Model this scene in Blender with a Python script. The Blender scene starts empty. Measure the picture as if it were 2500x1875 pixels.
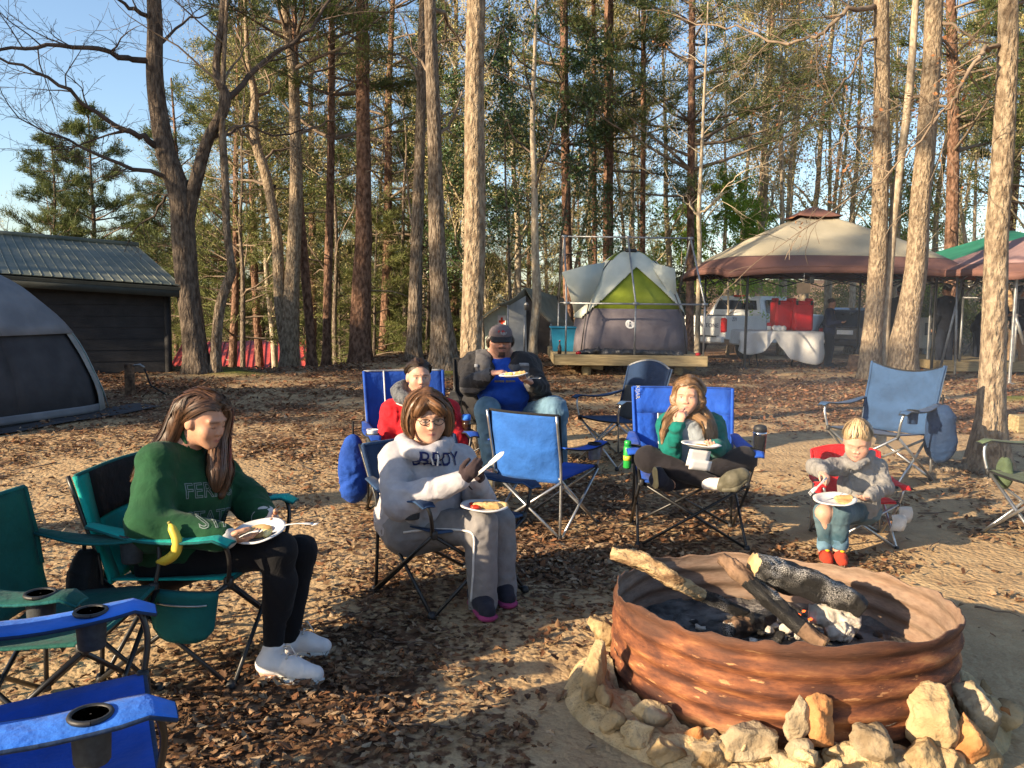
import bpy, bmesh, math, random
import numpy as np
from mathutils import Vector, Matrix
from mathutils.bvhtree import BVHTree

SC = bpy.context.scene
COL = SC.collection
R = math.radians
PI = math.pi

# ------------------------------------------------------------------ camera, sky, sun, exposure
F_PX = 2097.0                      # focal length in pixels of the 2500 px wide photograph
CAM_H = 1.55
PITCH = math.atan(0.1)
ROLL = 0.012
cam_d = bpy.data.cameras.new('camera'); cam = bpy.data.objects.new('camera', cam_d); COL.objects.link(cam)
cam_d.sensor_fit = 'HORIZONTAL'; cam_d.sensor_width = 36.0; cam_d.lens = 36.0 * F_PX / 2500.0
cam_d.clip_start = 0.05; cam_d.clip_end = 3000
cam.location = (0, 0, CAM_H)
cam.matrix_world = Matrix.Translation((0, 0, CAM_H)) @ Matrix.Rotation(PI / 2 - PITCH, 4, 'X') @ Matrix.Rotation(ROLL, 4, 'Z')
SC.camera = cam

SUN_EL = R(19.0)
SUN_TO = Vector((-0.86, -0.51, 0)).normalized()           # towards the sun, on the ground plane
world = bpy.data.worlds.new('World'); SC.world = world; world.use_nodes = True
wn = world.node_tree.nodes; wl = world.node_tree.links
sky = wn.new('ShaderNodeTexSky'); sky.sky_type = 'NISHITA'; sky.sun_disc = False
sky.sun_elevation = SUN_EL
sky.sun_rotation = math.atan2(SUN_TO.x, SUN_TO.y)
sky.air_density = 1.0; sky.dust_density = 1.3; sky.ozone_density = 2.0; sky.altitude = 300
wl.new(sky.outputs[0], wn['Background'].inputs[0]); wn['Background'].inputs[1].default_value = 0.105
sun_d = bpy.data.lights.new('sun', 'SUN'); sun = bpy.data.objects.new('sun', sun_d); COL.objects.link(sun)
sun_d.energy = 5.0; sun_d.angle = R(0.6); sun_d.color = (1.0, 0.79, 0.53)
sdir = Vector((SUN_TO.x * math.cos(SUN_EL), SUN_TO.y * math.cos(SUN_EL), math.sin(SUN_EL)))
sun.rotation_euler = sdir.to_track_quat('Z', 'Y').to_euler()
sun.location = sdir * 60
SC.view_settings.view_transform = 'Standard'; SC.view_settings.look = 'None'
SC.view_settings.gamma = 1.0; SC.view_settings.use_curve_mapping = False
SC.view_settings.exposure = 1.32
SC.render.engine = 'CYCLES'
SC.cycles.use_denoising = True
SC.cycles.max_bounces = 6; SC.cycles.diffuse_bounces = 3; SC.cycles.glossy_bounces = 2
SC.cycles.transmission_bounces = 4; SC.cycles.transparent_max_bounces = 8; SC.cycles.volume_bounces = 0
SC.cycles.caustics_reflective = False; SC.cycles.caustics_refractive = False
SC.cycles.sample_clamp_indirect = 6.0
SC.cycles.volume_step_rate = 2.0

_cr, _sr = math.cos(ROLL), math.sin(ROLL)
_cp, _sp = math.cos(PITCH), math.sin(PITCH)
def ray(px, py):
    u = (px - 1250.0) / F_PX; v = -(py - 937.5) / F_PX
    u, v = u * _cr - v * _sr, u * _sr + v * _cr
    return np.array((u, _cp + v * _sp, -_sp + v * _cp))
def U(px, py, Y):
    "world point seen at photo pixel (px,py), Y metres in front of the camera"
    d = ray(px, py); return np.array((0, 0, CAM_H)) + d * (Y / d[1])
def G(px, py, z=0.0):
    d = ray(px, py); return np.array((0, 0, CAM_H)) + d * ((z - CAM_H) / d[2])

# ------------------------------------------------------------------ noise
_rs = np.random.RandomState(7)
_perm = _rs.permutation(4096)
_val = _rs.rand(4096) * 2 - 1
def vnoise(P, s=1.0, seed=0):
    "value noise in [-1,1], P (...,3)"
    P = np.asarray(P, float) * s + seed * 17.31
    i = np.floor(P).astype(np.int64); f = P - i; f = f * f * (3 - 2 * f)
    def h(dx, dy, dz):
        a = _perm[(i[..., 0] + dx) & 4095]; a = _perm[(a + i[..., 1] + dy) & 4095]; a = _perm[(a + i[..., 2] + dz) & 4095]
        return _val[a]
    x, y, z = f[..., 0], f[..., 1], f[..., 2]
    def L(a, b, t): return a + (b - a) * t
    return L(L(L(h(0,0,0), h(1,0,0), x), L(h(0,1,0), h(1,1,0), x), y),
             L(L(h(0,0,1), h(1,0,1), x), L(h(0,1,1), h(1,1,1), x), y), z)
def fbm(P, s=1.0, o=4, seed=0):
    r = 0; a = 1.0
    for k in range(o):
        r = r + a * vnoise(P, s, seed + k); s *= 2.03; a *= 0.5
    return r / 1.8
def sstep(a, b, x):
    t = np.clip((np.asarray(x, float) - a) / (b - a), 0, 1); return t * t * (3 - 2 * t)

# ------------------------------------------------------------------ terrain height
def terrain(x, y):
    x = np.asarray(x, float); y = np.asarray(y, float)
    z = 0.20 * sstep(6, 16, y)
    right = -0.10 * sstep(17, 21, y) - 0.30 * sstep(20, 27, y) - 0.6 * sstep(35, 80, y)
    left = -3.4 * sstep(20.5, 33, y) - 2.5 * sstep(33, 60, y)
    w = sstep(-1.0, 5.0, x - (y - 20) * 0.05)
    z = z + left * (1 - w) + right * w
    z = z + 0.05 * vnoise(np.stack([x, y, 0 * x], -1), 0.35, 3) * sstep(4, 8, y) + 0.02 * vnoise(np.stack([x, y, 0 * x], -1), 1.3, 5)
    z = z - 0.5 * sstep(15.5, 20, y) * sstep(-2.5, -5.5, x)
    z = z + 7.0 * sstep(75, 200, np.hypot(x, y)) 
    return z
def gz(x, y): return float(terrain(x, y))
def GT(px, py):
    "point of the terrain at a photo pixel"
    d = ray(px, py); o = np.array((0, 0, CAM_H)); t = 1.0
    prev = o
    while t < 60:
        p = o + d * t
        if p[2] < gz(p[0], p[1]): break
        t += 0.02
    return o + d * t

# ------------------------------------------------------------------ objects
def prop(o, label=None, cat=None, group=None, kind=None):
    if label: o['label'] = label
    if cat: o['category'] = cat
    if group: o['group'] = group
    if kind: o['kind'] = kind
    return o
def thing(name, label, cat, loc=(0, 0, 0), rz=0.0, group=None):
    o = bpy.data.objects.new(name, None); COL.objects.link(o)
    o.location = tuple(loc); o.rotation_euler = (0, 0, rz); o.empty_display_size = 0.1
    return prop(o, label, cat, group)
def copy_tree(o, parent=None):
    c = o.copy(); COL.objects.link(c); c.parent = parent
    for ch in list(o.children): copy_tree(ch, c)
    return c
def mk(name, V, Fc, mats, parent=None, smooth=True, fm=None, col=None, world=True):
    """mesh object from arrays; V in world space unless the parent is not at the origin and world=False"""
    me = bpy.data.meshes.new(name)
    V = np.asarray(V, float)
    if isinstance(Fc, np.ndarray):
        n, k = Fc.shape
        me.vertices.add(len(V)); me.vertices.foreach_set('co', V.ravel())
        me.loops.add(n * k); me.loops.foreach_set('vertex_index', Fc.ravel().astype(np.int32))
        me.polygons.add(n); me.polygons.foreach_set('loop_start', np.arange(0, n * k, k, dtype=np.int32))
        me.update(calc_edges=True)
    else:
        me.from_pydata([tuple(v) for v in V], [], [tuple(int(i) for i in f) for f in Fc])
    if not isinstance(mats, (list, tuple)): mats = [mats]
    for m in mats: me.materials.append(M(m) if isinstance(m, str) else m)
    if fm is not None: me.polygons.foreach_set('material_index', np.asarray(fm, np.int32))
    if smooth: me.polygons.foreach_set('use_smooth', np.ones(len(me.polygons), bool))
    if col is not None:
        a = me.attributes.new('Col', 'FLOAT_COLOR', 'POINT')
        c = np.ones((len(V), 4), np.float32); c[:, :3] = col; a.data.foreach_set('color', c.ravel())
    me.validate(); me.update()
    o = bpy.data.objects.new(name, me); COL.objects.link(o)
    if parent is not None:
        o.parent = parent
        if world: o.matrix_parent_inverse = pm_inv(parent)
    return o
def pm_inv(p):
    if p.type != 'EMPTY': return Matrix.Identity(4)      # a part built in world space: its own matrix is the identity
    return (Matrix.Translation(p.location) @ p.rotation_euler.to_matrix().to_4x4() @ Matrix.Diagonal((*p.scale, 1.0))).inverted()

class MB:
    "collects geometry for one mesh"
    def __init__(s): s.V = []; s.F = []; s.m = []; s.n = 0
    def add(s, V, F, m=0):
        V = np.asarray(V, float); s.V.append(V)
        for f in F: s.F.append(tuple(int(i) + s.n for i in f)); s.m.append(m)
        s.n += len(V); return s
    def box(s, c, size, rot=None, m=0, bev=0.0):
        hx, hy, hz = [a / 2 for a in size]
        if bev > 0:
            b = min(bev, hx * .9, hy * .9, hz * .9); V = []; 
            for sx in (-1, 1):
                for sy in (-1, 1):
                    for sz in (-1, 1):
                        V += [(sx * (hx - b), sy * (hy - b), sz * hz), (sx * (hx - b), sy * hy, sz * (hz - b)), (sx * hx, sy * (hy - b), sz * (hz - b))]
            bm = bmesh.new(); vs = [bm.verts.new(v) for v in V]; bmesh.ops.convex_hull(bm, input=vs)
            bm.verts.index_update(); V = np.array([v.co[:] for v in bm.verts]); F = [[v.index for v in f.verts] for f in bm.faces]; bm.free()
        else:
            V = np.array([(x, y, z) for x in (-hx, hx) for y in (-hy, hy) for z in (-hz, hz)])
            F = [(0,1,3,2),(4,6,7,5),(0,4,5,1),(2,3,7,6),(0,2,6,4),(1,5,7,3)]
        if rot is not None: V = V @ np.array(rot).T
        return s.add(V + np.asarray(c, float), F, m)
    def tube(s, P, r, n=8, m=0, cap=True):
        P = np.asarray(P, float); k = len(P)
        r = np.full(k, r, float) if np.isscalar(r) else np.asarray(r, float)
        T = np.gradient(P, axis=0) if k > 2 else np.repeat((P[1] - P[0])[None], 2, 0)
        T /= np.linalg.norm(T, axis=1)[:, None] + 1e-12
        ref = np.array((0, 0, 1.0)) if abs(T[0][2]) < .9 else np.array((1.0, 0, 0))
        a = np.linspace(0, 2 * PI, n, endpoint=False); V = []
        N = np.cross(T[0], ref); N /= np.linalg.norm(N)
        for i in range(k):
            N = N - T[i] * N.dot(T[i]); N /= np.linalg.norm(N) + 1e-12
            B = np.cross(T[i], N)
            V.append(P[i] + r[i] * (np.cos(a)[:, None] * N + np.sin(a)[:, None] * B))
        V = np.concatenate(V); F = []
        for i in range(k - 1):
            for j in range(n):
                F.append((i * n + j, i * n + (j + 1) % n, (i + 1) * n + (j + 1) % n, (i + 1) * n + j))
        if cap: F.append(tuple(range(n - 1, -1, -1))); F.append(tuple((k - 1) * n + j for j in range(n)))
        return s.add(V, F, m)
    def lathe(s, prof, n=24, c=(0, 0, 0), m=0, rot=None):
        prof = np.asarray(prof, float); a = np.linspace(0, 2 * PI, n, endpoint=False)
        V = np.array([(p[0] * math.cos(t), p[0] * math.sin(t), p[1]) for p in prof for t in a]); k = len(prof); F = []
        for i in range(k - 1):
            for j in range(n): F.append((i * n + j, i * n + (j + 1) % n, (i + 1) * n + (j + 1) % n, (i + 1) * n + j))
        F.append(tuple(range(n - 1, -1, -1))); F.append(tuple((k - 1) * n + j for j in range(n)))
        if rot is not None: V = V @ np.array(rot).T
        return s.add(V + np.asarray(c, float), F, m)
    def sheet(s, P, th=0.004, m=0):
        "closed thin slab along a grid of points (a,b,3)"
        P = np.asarray(P, float); a, b = P.shape[:2]
        du = np.gradient(P, axis=0); dv = np.gradient(P, axis=1); N = np.cross(du, dv)
        N /= np.linalg.norm(N, axis=2)[..., None] + 1e-12
        V = np.concatenate([(P + N * th / 2).reshape(-1, 3), (P - N * th / 2).reshape(-1, 3)]); o = a * b; F = []
        I = lambda i, j: i * b + j
        for i in range(a - 1):
            for j in range(b - 1):
                F.append((I(i, j), I(i + 1, j), I(i + 1, j + 1), I(i, j + 1)))
                F.append((o + I(i, j), o + I(i, j + 1), o + I(i + 1, j + 1), o + I(i + 1, j)))
        for i in range(a - 1):
            F.append((I(i, 0), o + I(i, 0), o + I(i + 1, 0), I(i + 1, 0)))
            F.append((I(i, b - 1), I(i + 1, b - 1), o + I(i + 1, b - 1), o + I(i, b - 1)))
        for j in range(b - 1):
            F.append((I(0, j), I(0, j + 1), o + I(0, j + 1), o + I(0, j)))
            F.append((I(a - 1, j), o + I(a - 1, j), o + I(a - 1, j + 1), I(a - 1, j + 1)))
        return s.add(V, F, m)
    def out(s, name, mats, parent=None, smooth=True, world=True):
        return mk(name, np.concatenate(s.V), s.F, mats, parent, smooth, s.m, None, world)
def spline(P, n):
    "Catmull-Rom through P, n points per span"
    P = np.asarray(P, float); Q = np.vstack([2 * P[0] - P[1], P, 2 * P[-1] - P[-2]]); o = []
    for i in range(1, len(Q) - 2):
        for t in np.linspace(0, 1, n, endpoint=False):
            a, b, c, d = Q[i - 1], Q[i], Q[i + 1], Q[i + 2]
            o.append(.5 * (2 * b + (c - a) * t + (2 * a - 5 * b + 4 * c - d) * t * t + (3 * b - a - 3 * c + d) * t ** 3))
    o.append(P[-1]); return np.array(o)
def rotz(a): c, s = math.cos(a), math.sin(a); return np.array(((c, -s, 0), (s, c, 0), (0, 0, 1)))
def frame(f, up=(0, 0, 1)):
    f = np.asarray(f, float); f /= np.linalg.norm(f); r = np.cross(f, up); r /= np.linalg.norm(r); u = np.cross(r, f)
    return r, f, u
def auto_smooth(o, ang=40):
    me = o.data
    bm = bmesh.new(); bm.from_mesh(me)
    for e in bm.edges:
        if len(e.link_faces) == 2 and e.calc_face_angle(0) > R(ang): e.smooth = False
    bm.to_mesh(me); bm.free(); return o

# ------------------------------------------------------------------ materials
_M = {}
def M(n): return _M[n]
def mat(name, c, rough=0.7, var=0.15, scale=8.0, bump=0.0, bscale=None, metal=0.0, c2=None, stretch=(1, 1, 1), spec=0.5, attr=False,
        sheen=0.0, trans=0.0, bdist=0.0, detail=5.0, dist=0.01, lo=0.35, hi=0.65, bstretch=None):
    m = bpy.data.materials.new(name); m.use_nodes = True; nt = m.node_tree; N = nt.nodes; L = nt.links
    b = N['Principled BSDF']; b.inputs['Roughness'].default_value = rough; b.inputs['Metallic'].default_value = metal
    b.inputs['Specular IOR Level'].default_value = spec
    if sheen: b.inputs['Sheen Weight'].default_value = sheen; b.inputs['Sheen Roughness'].default_value = 0.5
    tc = N.new('ShaderNodeTexCoord'); mp = N.new('ShaderNodeMapping'); mp.inputs['Scale'].default_value = stretch
    L.new(tc.outputs['Object'], mp.inputs[0])
    nz = N.new('ShaderNodeTexNoise'); nz.inputs['Scale'].default_value = scale; nz.inputs['Detail'].default_value = detail
    L.new(mp.outputs[0], nz.inputs['Vector'])
    rp = N.new('ShaderNodeValToRGB'); rp.color_ramp.elements[0].position = lo; rp.color_ramp.elements[1].position = hi
    c = tuple(c); k2 = tuple(c2) if c2 is not None else tuple(min(1, x * (1 + var)) for x in c); k1 = c if c2 is not None else tuple(x * (1 - var) for x in c)
    rp.color_ramp.elements[0].color = (*[float(q) for q in k1], 1); rp.color_ramp.elements[1].color = (*[float(q) for q in k2], 1)
    L.new(nz.outputs[0], rp.inputs[0]); outc = rp.outputs[0]
    if attr:
        at = N.new('ShaderNodeAttribute'); at.attribute_name = 'Col'
        mx = N.new('ShaderNodeMix'); mx.data_type = 'RGBA'; mx.blend_type = 'MULTIPLY'; mx.inputs[0].default_value = 1
        L.new(outc, mx.inputs[6]); L.new(at.outputs[0], mx.inputs[7]); outc = mx.outputs[2]
    L.new(outc, b.inputs['Base Color'])
    if bump:
        n2 = N.new('ShaderNodeTexNoise'); n2.inputs['Scale'].default_value = bscale or scale; n2.inputs['Detail'].default_value = 6; n2.inputs['Distortion'].default_value = bdist
        mp2 = N.new('ShaderNodeMapping'); mp2.inputs['Scale'].default_value = bstretch or stretch
        L.new(tc.outputs['Object'], mp2.inputs[0]); L.new(mp2.outputs[0], n2.inputs['Vector'])
        bp = N.new('ShaderNodeBump'); bp.inputs['Strength'].default_value = bump; bp.inputs['Distance'].default_value = dist
        L.new(n2.outputs[0], bp.inputs['Height']); L.new(bp.outputs[0], b.inputs['Normal'])
    if trans:
        tr = N.new('ShaderNodeBsdfTranslucent'); L.new(outc, tr.inputs[0]); ad = N.new('ShaderNodeMixShader'); ad.inputs[0].default_value = trans
        L.new(b.outputs[0], ad.inputs[1]); L.new(tr.outputs[0], ad.inputs[2]); L.new(ad.outputs[0], N['Material Output'].inputs[0])
    _M[name] = m; return m
# ------------------------------------------------------------------ ground sheet with sand and leaf litter
def litter(x, y):
    "share of leaf cover 0..1"
    x = np.asarray(x, float); y = np.asarray(y, float)
    P = np.stack([x * 1.0, y * 0.75, 0 * x], -1)
    n = fbm(P, 1.1, 4, 11); n2 = fbm(P, 4.5, 3, 23)
    base = 0.36 + 0.66 * n + 0.36 * n2
    base = base - 0.75 * np.exp(-(((x - 1.05) / 1.15) ** 2 + ((y - 3.2) / 1.0) ** 2))       # trodden sand round the fire
    base = base - 0.55 * np.exp(-(((x - 2.9) / 0.9) ** 2 + ((y - 4.6) / 0.8) ** 2))
    base = base - 0.30 * np.exp(-(((x + 1.8) / 1.3) ** 2 + ((y - 5.2) / 1.0) ** 2))
    base = base - 0.30 * np.exp(-(((x - 3.0) / 1.5) ** 2 + ((y - 8.6) / 1.2) ** 2))
    base = base + 0.40 * np.exp(-(((x - 0.4) / 0.9) ** 2 + ((y - 5.0) / 1.0) ** 2))
    base = base + 0.35 * np.exp(-(((x + .7) / 0.8) ** 2 + ((y - 2.9) / 0.6) ** 2))
    base = base + 0.22 * sstep(9.0, 11.0, y) 
    return np.clip(base, 0, 1)
def axis(lo, hi, fine_lo, fine_hi, step, growth):
    a = list(np.arange(fine_lo, fine_hi, step)); s = step; v = a[-1]
    while v < hi: s *= growth; v += s; a.append(v)
    s = step; v = fine_lo; pre = []
    while v > lo: s *= growth; v -= s; pre.append(v)
    return np.array(pre[::-1] + a)
def ground_mat():
    m = bpy.data.materials.new('ground'); m.use_nodes = True; nt = m.node_tree; N = nt.nodes; L = nt.links
    b = N['Principled BSDF']; b.inputs['Roughness'].default_value = 0.95; b.inputs['Specular IOR Level'].default_value = 0.15
    tc = N.new('ShaderNodeTexCoord')
    def noise(s, d=6, st=None):
        n = N.new('ShaderNodeTexNoise'); n.inputs['Scale'].default_value = s; n.inputs['Detail'].default_value = d
        if st:
            mp = N.new('ShaderNodeMapping'); mp.inputs['Scale'].default_value = st; L.new(tc.outputs['Object'], mp.inputs[0]); L.new(mp.outputs[0], n.inputs['Vector'])
        else: L.new(tc.outputs['Object'], n.inputs['Vector'])
        return n
    def ramp(src, *st):
        r = N.new('ShaderNodeValToRGB'); e = r.color_ramp.elements
        while len(e) < len(st): e.new(0.5)
        for k, (p, c) in enumerate(st): e[k].position = p; e[k].color = (*c, 1)
        L.new(src, r.inputs[0]); return r.outputs[0]
    def mix(f, a, bb):
        x = N.new('ShaderNodeMix'); x.data_type = 'RGBA'
        if isinstance(f, float): x.inputs[0].default_value = f
        else: L.new(f, x.inputs[0])
        L.new(a, x.inputs[6]); L.new(bb, x.inputs[7]); return x.outputs[2]
    sand = ramp(noise(5).outputs[0], (.3, (.31, .20, .105)), (.55, (.45, .31, .165)), (.75, (.55, .40, .225)))
    grit = ramp(noise(120, 3).outputs[0], (.35, (.25, .17, .10)), (.6, (.46, .34, .20)))
    sand = mix(0.35, sand, grit)
    vo = N.new('ShaderNodeTexVoronoi'); vo.inputs['Scale'].default_value = 26; vo.inputs['Randomness'].default_value = 1.0
    mpv = N.new('ShaderNodeMapping'); mpv.inputs['Scale'].default_value = (1, .8, 1)
    nd = noise(9, 3); ad = N.new('ShaderNodeVectorMath'); ad.operation = 'MULTIPLY_ADD'; ad.inputs[1].default_value = (.12, .12, .12)
    L.new(nd.outputs[1], ad.inputs[0]); L.new(tc.outputs['Object'], ad.inputs[2]); L.new(ad.outputs[0], mpv.inputs[0]); L.new(mpv.outputs[0], vo.inputs['Vector'])
    sep = N.new('ShaderNodeSeparateColor'); L.new(vo.outputs['Color'], sep.inputs[0])
    leaf = ramp(sep.outputs[0], (.0, (.060, .034, .020)), (.35, (.115, .062, .034)), (.65, (.20, .105, .055)), (.9, (.29, .17, .095)), (1, (.36, .25, .16)))
    edge = ramp(vo.outputs['Distance'], (.0, (1, 1, 1)), (.55, (.75, .75, .75)), (.9, (.35, .35, .35)))
    mu = N.new('ShaderNodeMix'); mu.data_type = 'RGBA'; mu.blend_type = 'MULTIPLY'; mu.inputs[0].default_value = .8; L.new(leaf, mu.inputs[6]); L.new(edge, mu.inputs[7]); leaf = mu.outputs[2]
    at = N.new('ShaderNodeAttribute'); at.attribute_name = 'Col'; sp2 = N.new('ShaderNodeSeparateColor'); L.new(at.outputs[0], sp2.inputs[0])
    n3 = noise(24, 5); s1 = N.new('ShaderNodeMath'); s1.operation = 'MULTIPLY_ADD'; s1.inputs[1].default_value = 1.5; s1.inputs[2].default_value = -.75; L.new(n3.outputs[0], s1.inputs[0])
    s2 = N.new('ShaderNodeMath'); s2.operation = 'ADD'; L.new(s1.outputs[0], s2.inputs[0]); L.new(sp2.outputs[0], s2.inputs[1])
    f = ramp(s2.outputs[0], (.38, (0, 0, 0)), (.58, (1, 1, 1)))
    c = mix(f, sand, leaf)
    moss = ramp(noise(30, 4).outputs[0], (.3, (.05, .07, .012)), (.7, (.16, .17, .03)))
    c = mix(sp2.outputs[1], c, moss)
    L.new(c, b.inputs['Base Color'])
    h1 = noise(30, 6); h2 = N.new('ShaderNodeMath'); h2.operation = 'MULTIPLY_ADD'; h2.inputs[1].default_value = -.8; L.new(vo.outputs['Distance'], h2.inputs[0]); L.new(h1.outputs[0], h2.inputs[2])
    bp = N.new('ShaderNodeBump'); bp.inputs['Strength'].default_value = 0.38; bp.inputs['Distance'].default_value = 0.03
    L.new(h2.outputs[0], bp.inputs['Height']); L.new(bp.outputs[0], b.inputs['Normal'])
    _M['ground'] = m
ground_mat()
gx = axis(-420, 420, -4.5, 5.0, 0.07, 1.07); gy = axis(-420, 420, 1.4, 11.0, 0.07, 1.06)
XX, YY = np.meshgrid(gx, gy, indexing='ij')
ZZ = terrain(XX, YY)
near = sstep(14, 9, np.hypot(XX, YY))
LT = litter(XX, YY)
P3 = np.stack([XX, YY, 0 * XX], -1)
ZZ = ZZ + near * (0.007 * fbm(P3, 6, 3, 31) + 0.012 * LT * vnoise(P3, 13, 33))
moss = np.zeros_like(XX)
MOSS = [(G(505, 915, .1), .45), (G(560, 925, .1), .42), (G(1100, 915, .15), .6), (G(1040, 900, .15), .35), (G(2480, 985, .1), .25)]
for p, r in MOSS: 
    w = np.exp(-(((XX - p[0]) / (r * 1.5)) ** 2 + ((YY - p[1]) / r) ** 2)); moss = np.maximum(moss, w); ZZ = ZZ + 0.06 * w
nx_, ny_ = XX.shape
idx = np.arange(nx_ * ny_).reshape(nx_, ny_)
Fq = np.stack([idx[:-1, :-1].ravel(), idx[1:, :-1].ravel(), idx[1:, 1:].ravel(), idx[:-1, 1:].ravel()], 1)
gcol = np.stack([LT.ravel(), np.clip(moss.ravel() * 1.3 - .15, 0, 1), 0 * LT.ravel()], 1)
ground = mk('ground', np.stack([XX, YY, ZZ], -1).reshape(-1, 3), Fq, 'ground', col=gcol)
prop(ground, 'bare sandy forest floor strewn with dead leaves', None, None, 'structure')

# fallen leaves: nobody could count them
mat('dead_leaf', (.9, .9, .9), .8, .2, 30, attr=True, trans=.15, spec=.25)
def leaf_litter():
    rs = np.random.RandomState(5)
    out = np.array([(0, -.5), (.13, -.30), (.10, -.2), (.30, -.12), (.16, .02), (.34, .18), (.15, .26), (.12, .5), (-.08, .44), (-.30, .25), (-.15, .08), (-.33, -.08), (-.11, -.22), (-.14, -.34)])
    simple = np.array([(0, -.5), (.25, -.05), (.12, .4), (-.06, .5), (-.26, .05)])
    Vs = []; Fs = []; Cs = []; n0 = 0
    def batch(N, y0, y1, shape, smin, smax):
        nonlocal n0
        y = (rs.rand(N * 4) * (y1 ** 2 - y0 ** 2) + y0 ** 2) ** .5
        x = (rs.rand(N * 4) * 2 - 1) * y * 0.66
        k = rs.rand(N * 4) < np.clip(litter(x, y) * 1.15 - .05, 0.02, 1) ** 1.2
        x = x[k][:N]; y = y[k][:N]; n = len(x)
        keep = np.hypot(x - 1.07, y - 3.40) > .60; x = x[keep]; y = y[keep]; n = len(x)
        m = len(shape); s = rs.uniform(smin, smax, n); w = rs.uniform(.75, 1.1, n)
        L = np.zeros((n, m, 3)); L[:, :, 0] = shape[None, :, 0] * w[:, None]; L[:, :, 1] = shape[None, :, 1]
        c = rs.uniform(-1.1, 1.6, n)[:, None]; c2 = rs.uniform(-.8, 1.2, n)[:, None]
        L[:, :, 2] = c * L[:, :, 0] ** 2 * 1.6 + c2 * L[:, :, 1] ** 2 * .7 + rs.uniform(-.05, .05, (n, m))
        L *= s[:, None, None]
        ax = rs.normal(0, .26, n); ay = rs.normal(0, .26, n); az = rs.rand(n) * 2 * PI
        def rot(L, a, i, j):
            q = L.copy(); ca, sa = np.cos(a)[:, None], np.sin(a)[:, None]
            q[:, :, i] = L[:, :, i] * ca - L[:, :, j] * sa; q[:, :, j] = L[:, :, i] * sa + L[:, :, j] * ca; return q
        L = rot(rot(rot(L, ax, 1, 2), ay, 0, 2), az, 0, 1)
        z = terrain(x, y)
        L[:, :, 0] += x[:, None]; L[:, :, 1] += y[:, None]; L[:, :, 2] += (z + .006 + rs.rand(n) ** 2 * .016)[:, None] - np.minimum(L[:, :, 2].min(1), 0)[:, None] * .7
        pal = np.array([(.20, .115, .062), (.27, .16, .085), (.15, .082, .047), (.34, .22, .13), (.24, .11, .052), (.40, .29, .185), (.11, .066, .042)])
        far = sstep(8.5, 10.5, y)
        pc = pal[rs.randint(0, 7, n)]; red = np.array([(.26, .125, .066), (.33, .18, .10), (.20, .09, .05)])[rs.randint(0, 3, n)]
        pc = np.where((rs.rand(n) < far * .55)[:, None], red, pc) * rs.uniform(.75, 1.2, n)[:, None]
        Vs.append(L.reshape(-1, 3)); Cs.append(np.repeat(pc, m, 0))
        base = n0 + np.arange(n) * m
        for q in range(1, m - 1):
            Fs.append(np.stack([base, base + q, base + q + 1], 1))
        n0 += n * m
    batch(6500, 1.5, 5.2, out, .024, .054)
    batch(9500, 4.6, 8.5, simple, .032, .07)
    batch(13000, 7.5, 14, simple, .04, .085)
    batch(14000, 12, 21, simple, .06, .12)
    o = mk('leaf_litter', np.concatenate(Vs), np.concatenate(Fs), 'dead_leaf', smooth=False, col=np.concatenate(Cs))
    prop(o, 'brown curled oak leaves lying all over the ground', 'leaves', None, 'stuff')
leaf_litter()
mat('twig', (.16, .11, .075), .9, .3, 20)
def twigs():
    rs = np.random.RandomState(9); mb = MB()
    for k in range(150):
        y = rs.uniform(2.0, 12); x = rs.uniform(-.6, .6) * y
        if math.hypot(x - 1.07, y - 3.4) < 1.0: continue
        a = rs.rand() * 2 * PI; l = rs.uniform(.08, .45); P = []
        for t in np.linspace(-.5, .5, 5):
            px = x + math.cos(a) * l * t + rs.normal(0, .01); py = y + math.sin(a) * l * t + rs.normal(0, .01)
            P.append((px, py, gz(px, py) + .014))
        mb.tube(P, np.linspace(.006, .002, 5) * rs.uniform(.6, 1.3), 4)
    prop(mb.out('fallen_twigs', 'twig'), 'thin bare twigs scattered among the fallen leaves', 'twigs', None, 'stuff')
twigs()
# ------------------------------------------------------------------ trees
mat('bark_oak', (.105, .078, .056), .95, c2=(.26, .21, .16), scale=10, detail=8, stretch=(2.6, 2.6, .8), lo=.40, hi=.62, bump=1.0, bscale=12, bstretch=(2.8, 2.8, .8), dist=.07, spec=.15)
mat('bark_dark', (.055, .042, .034), .95, c2=(.17, .135, .105), scale=9, detail=8, stretch=(2.4, 2.4, .8), bump=1.0, bscale=11, dist=.06, spec=.15)
mat('bark_tan', (.165, .12, .08), .95, c2=(.35, .275, .19), scale=11, detail=9, lo=.38, hi=.60, stretch=(2.2, 2.2, 1.0), bump=1.0, bscale=13, bstretch=(2.2, 2.2, 1.0), dist=.07, spec=.15)
mat('bark_pine', (.10, .055, .036), .95, c2=(.25, .148, .10), scale=8, detail=8, lo=.40, hi=.62, stretch=(2.0, 2.0, 1.0), bump=1.0, bscale=9, dist=.07, spec=.15)
mat('bark_pale', (.24, .19, .135), .9, c2=(.46, .39, .29), scale=12, stretch=(2, 2, .8), bump=.5, dist=.02, spec=.15)
mat('needles', (.05, .078, .026), .6, c2=(.13, .155, .045), scale=1.1, trans=.3, spec=.3)
mat('needles_bright', (.075, .125, .026), .6, c2=(.18, .225, .05), scale=1.6, trans=.35, spec=.3)
mat('needles_olive', (.085, .105, .030), .65, c2=(.20, .21, .065), scale=1.2, trans=.3, spec=.3)
mat('leaf_holly', (.03, .065, .02), .35, c2=(.08, .13, .04), scale=3, trans=.1)
mat('leaf_spring', (.16, .30, .035), .6, c2=(.33, .46, .08), scale=2, trans=.45, spec=.3)
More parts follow.
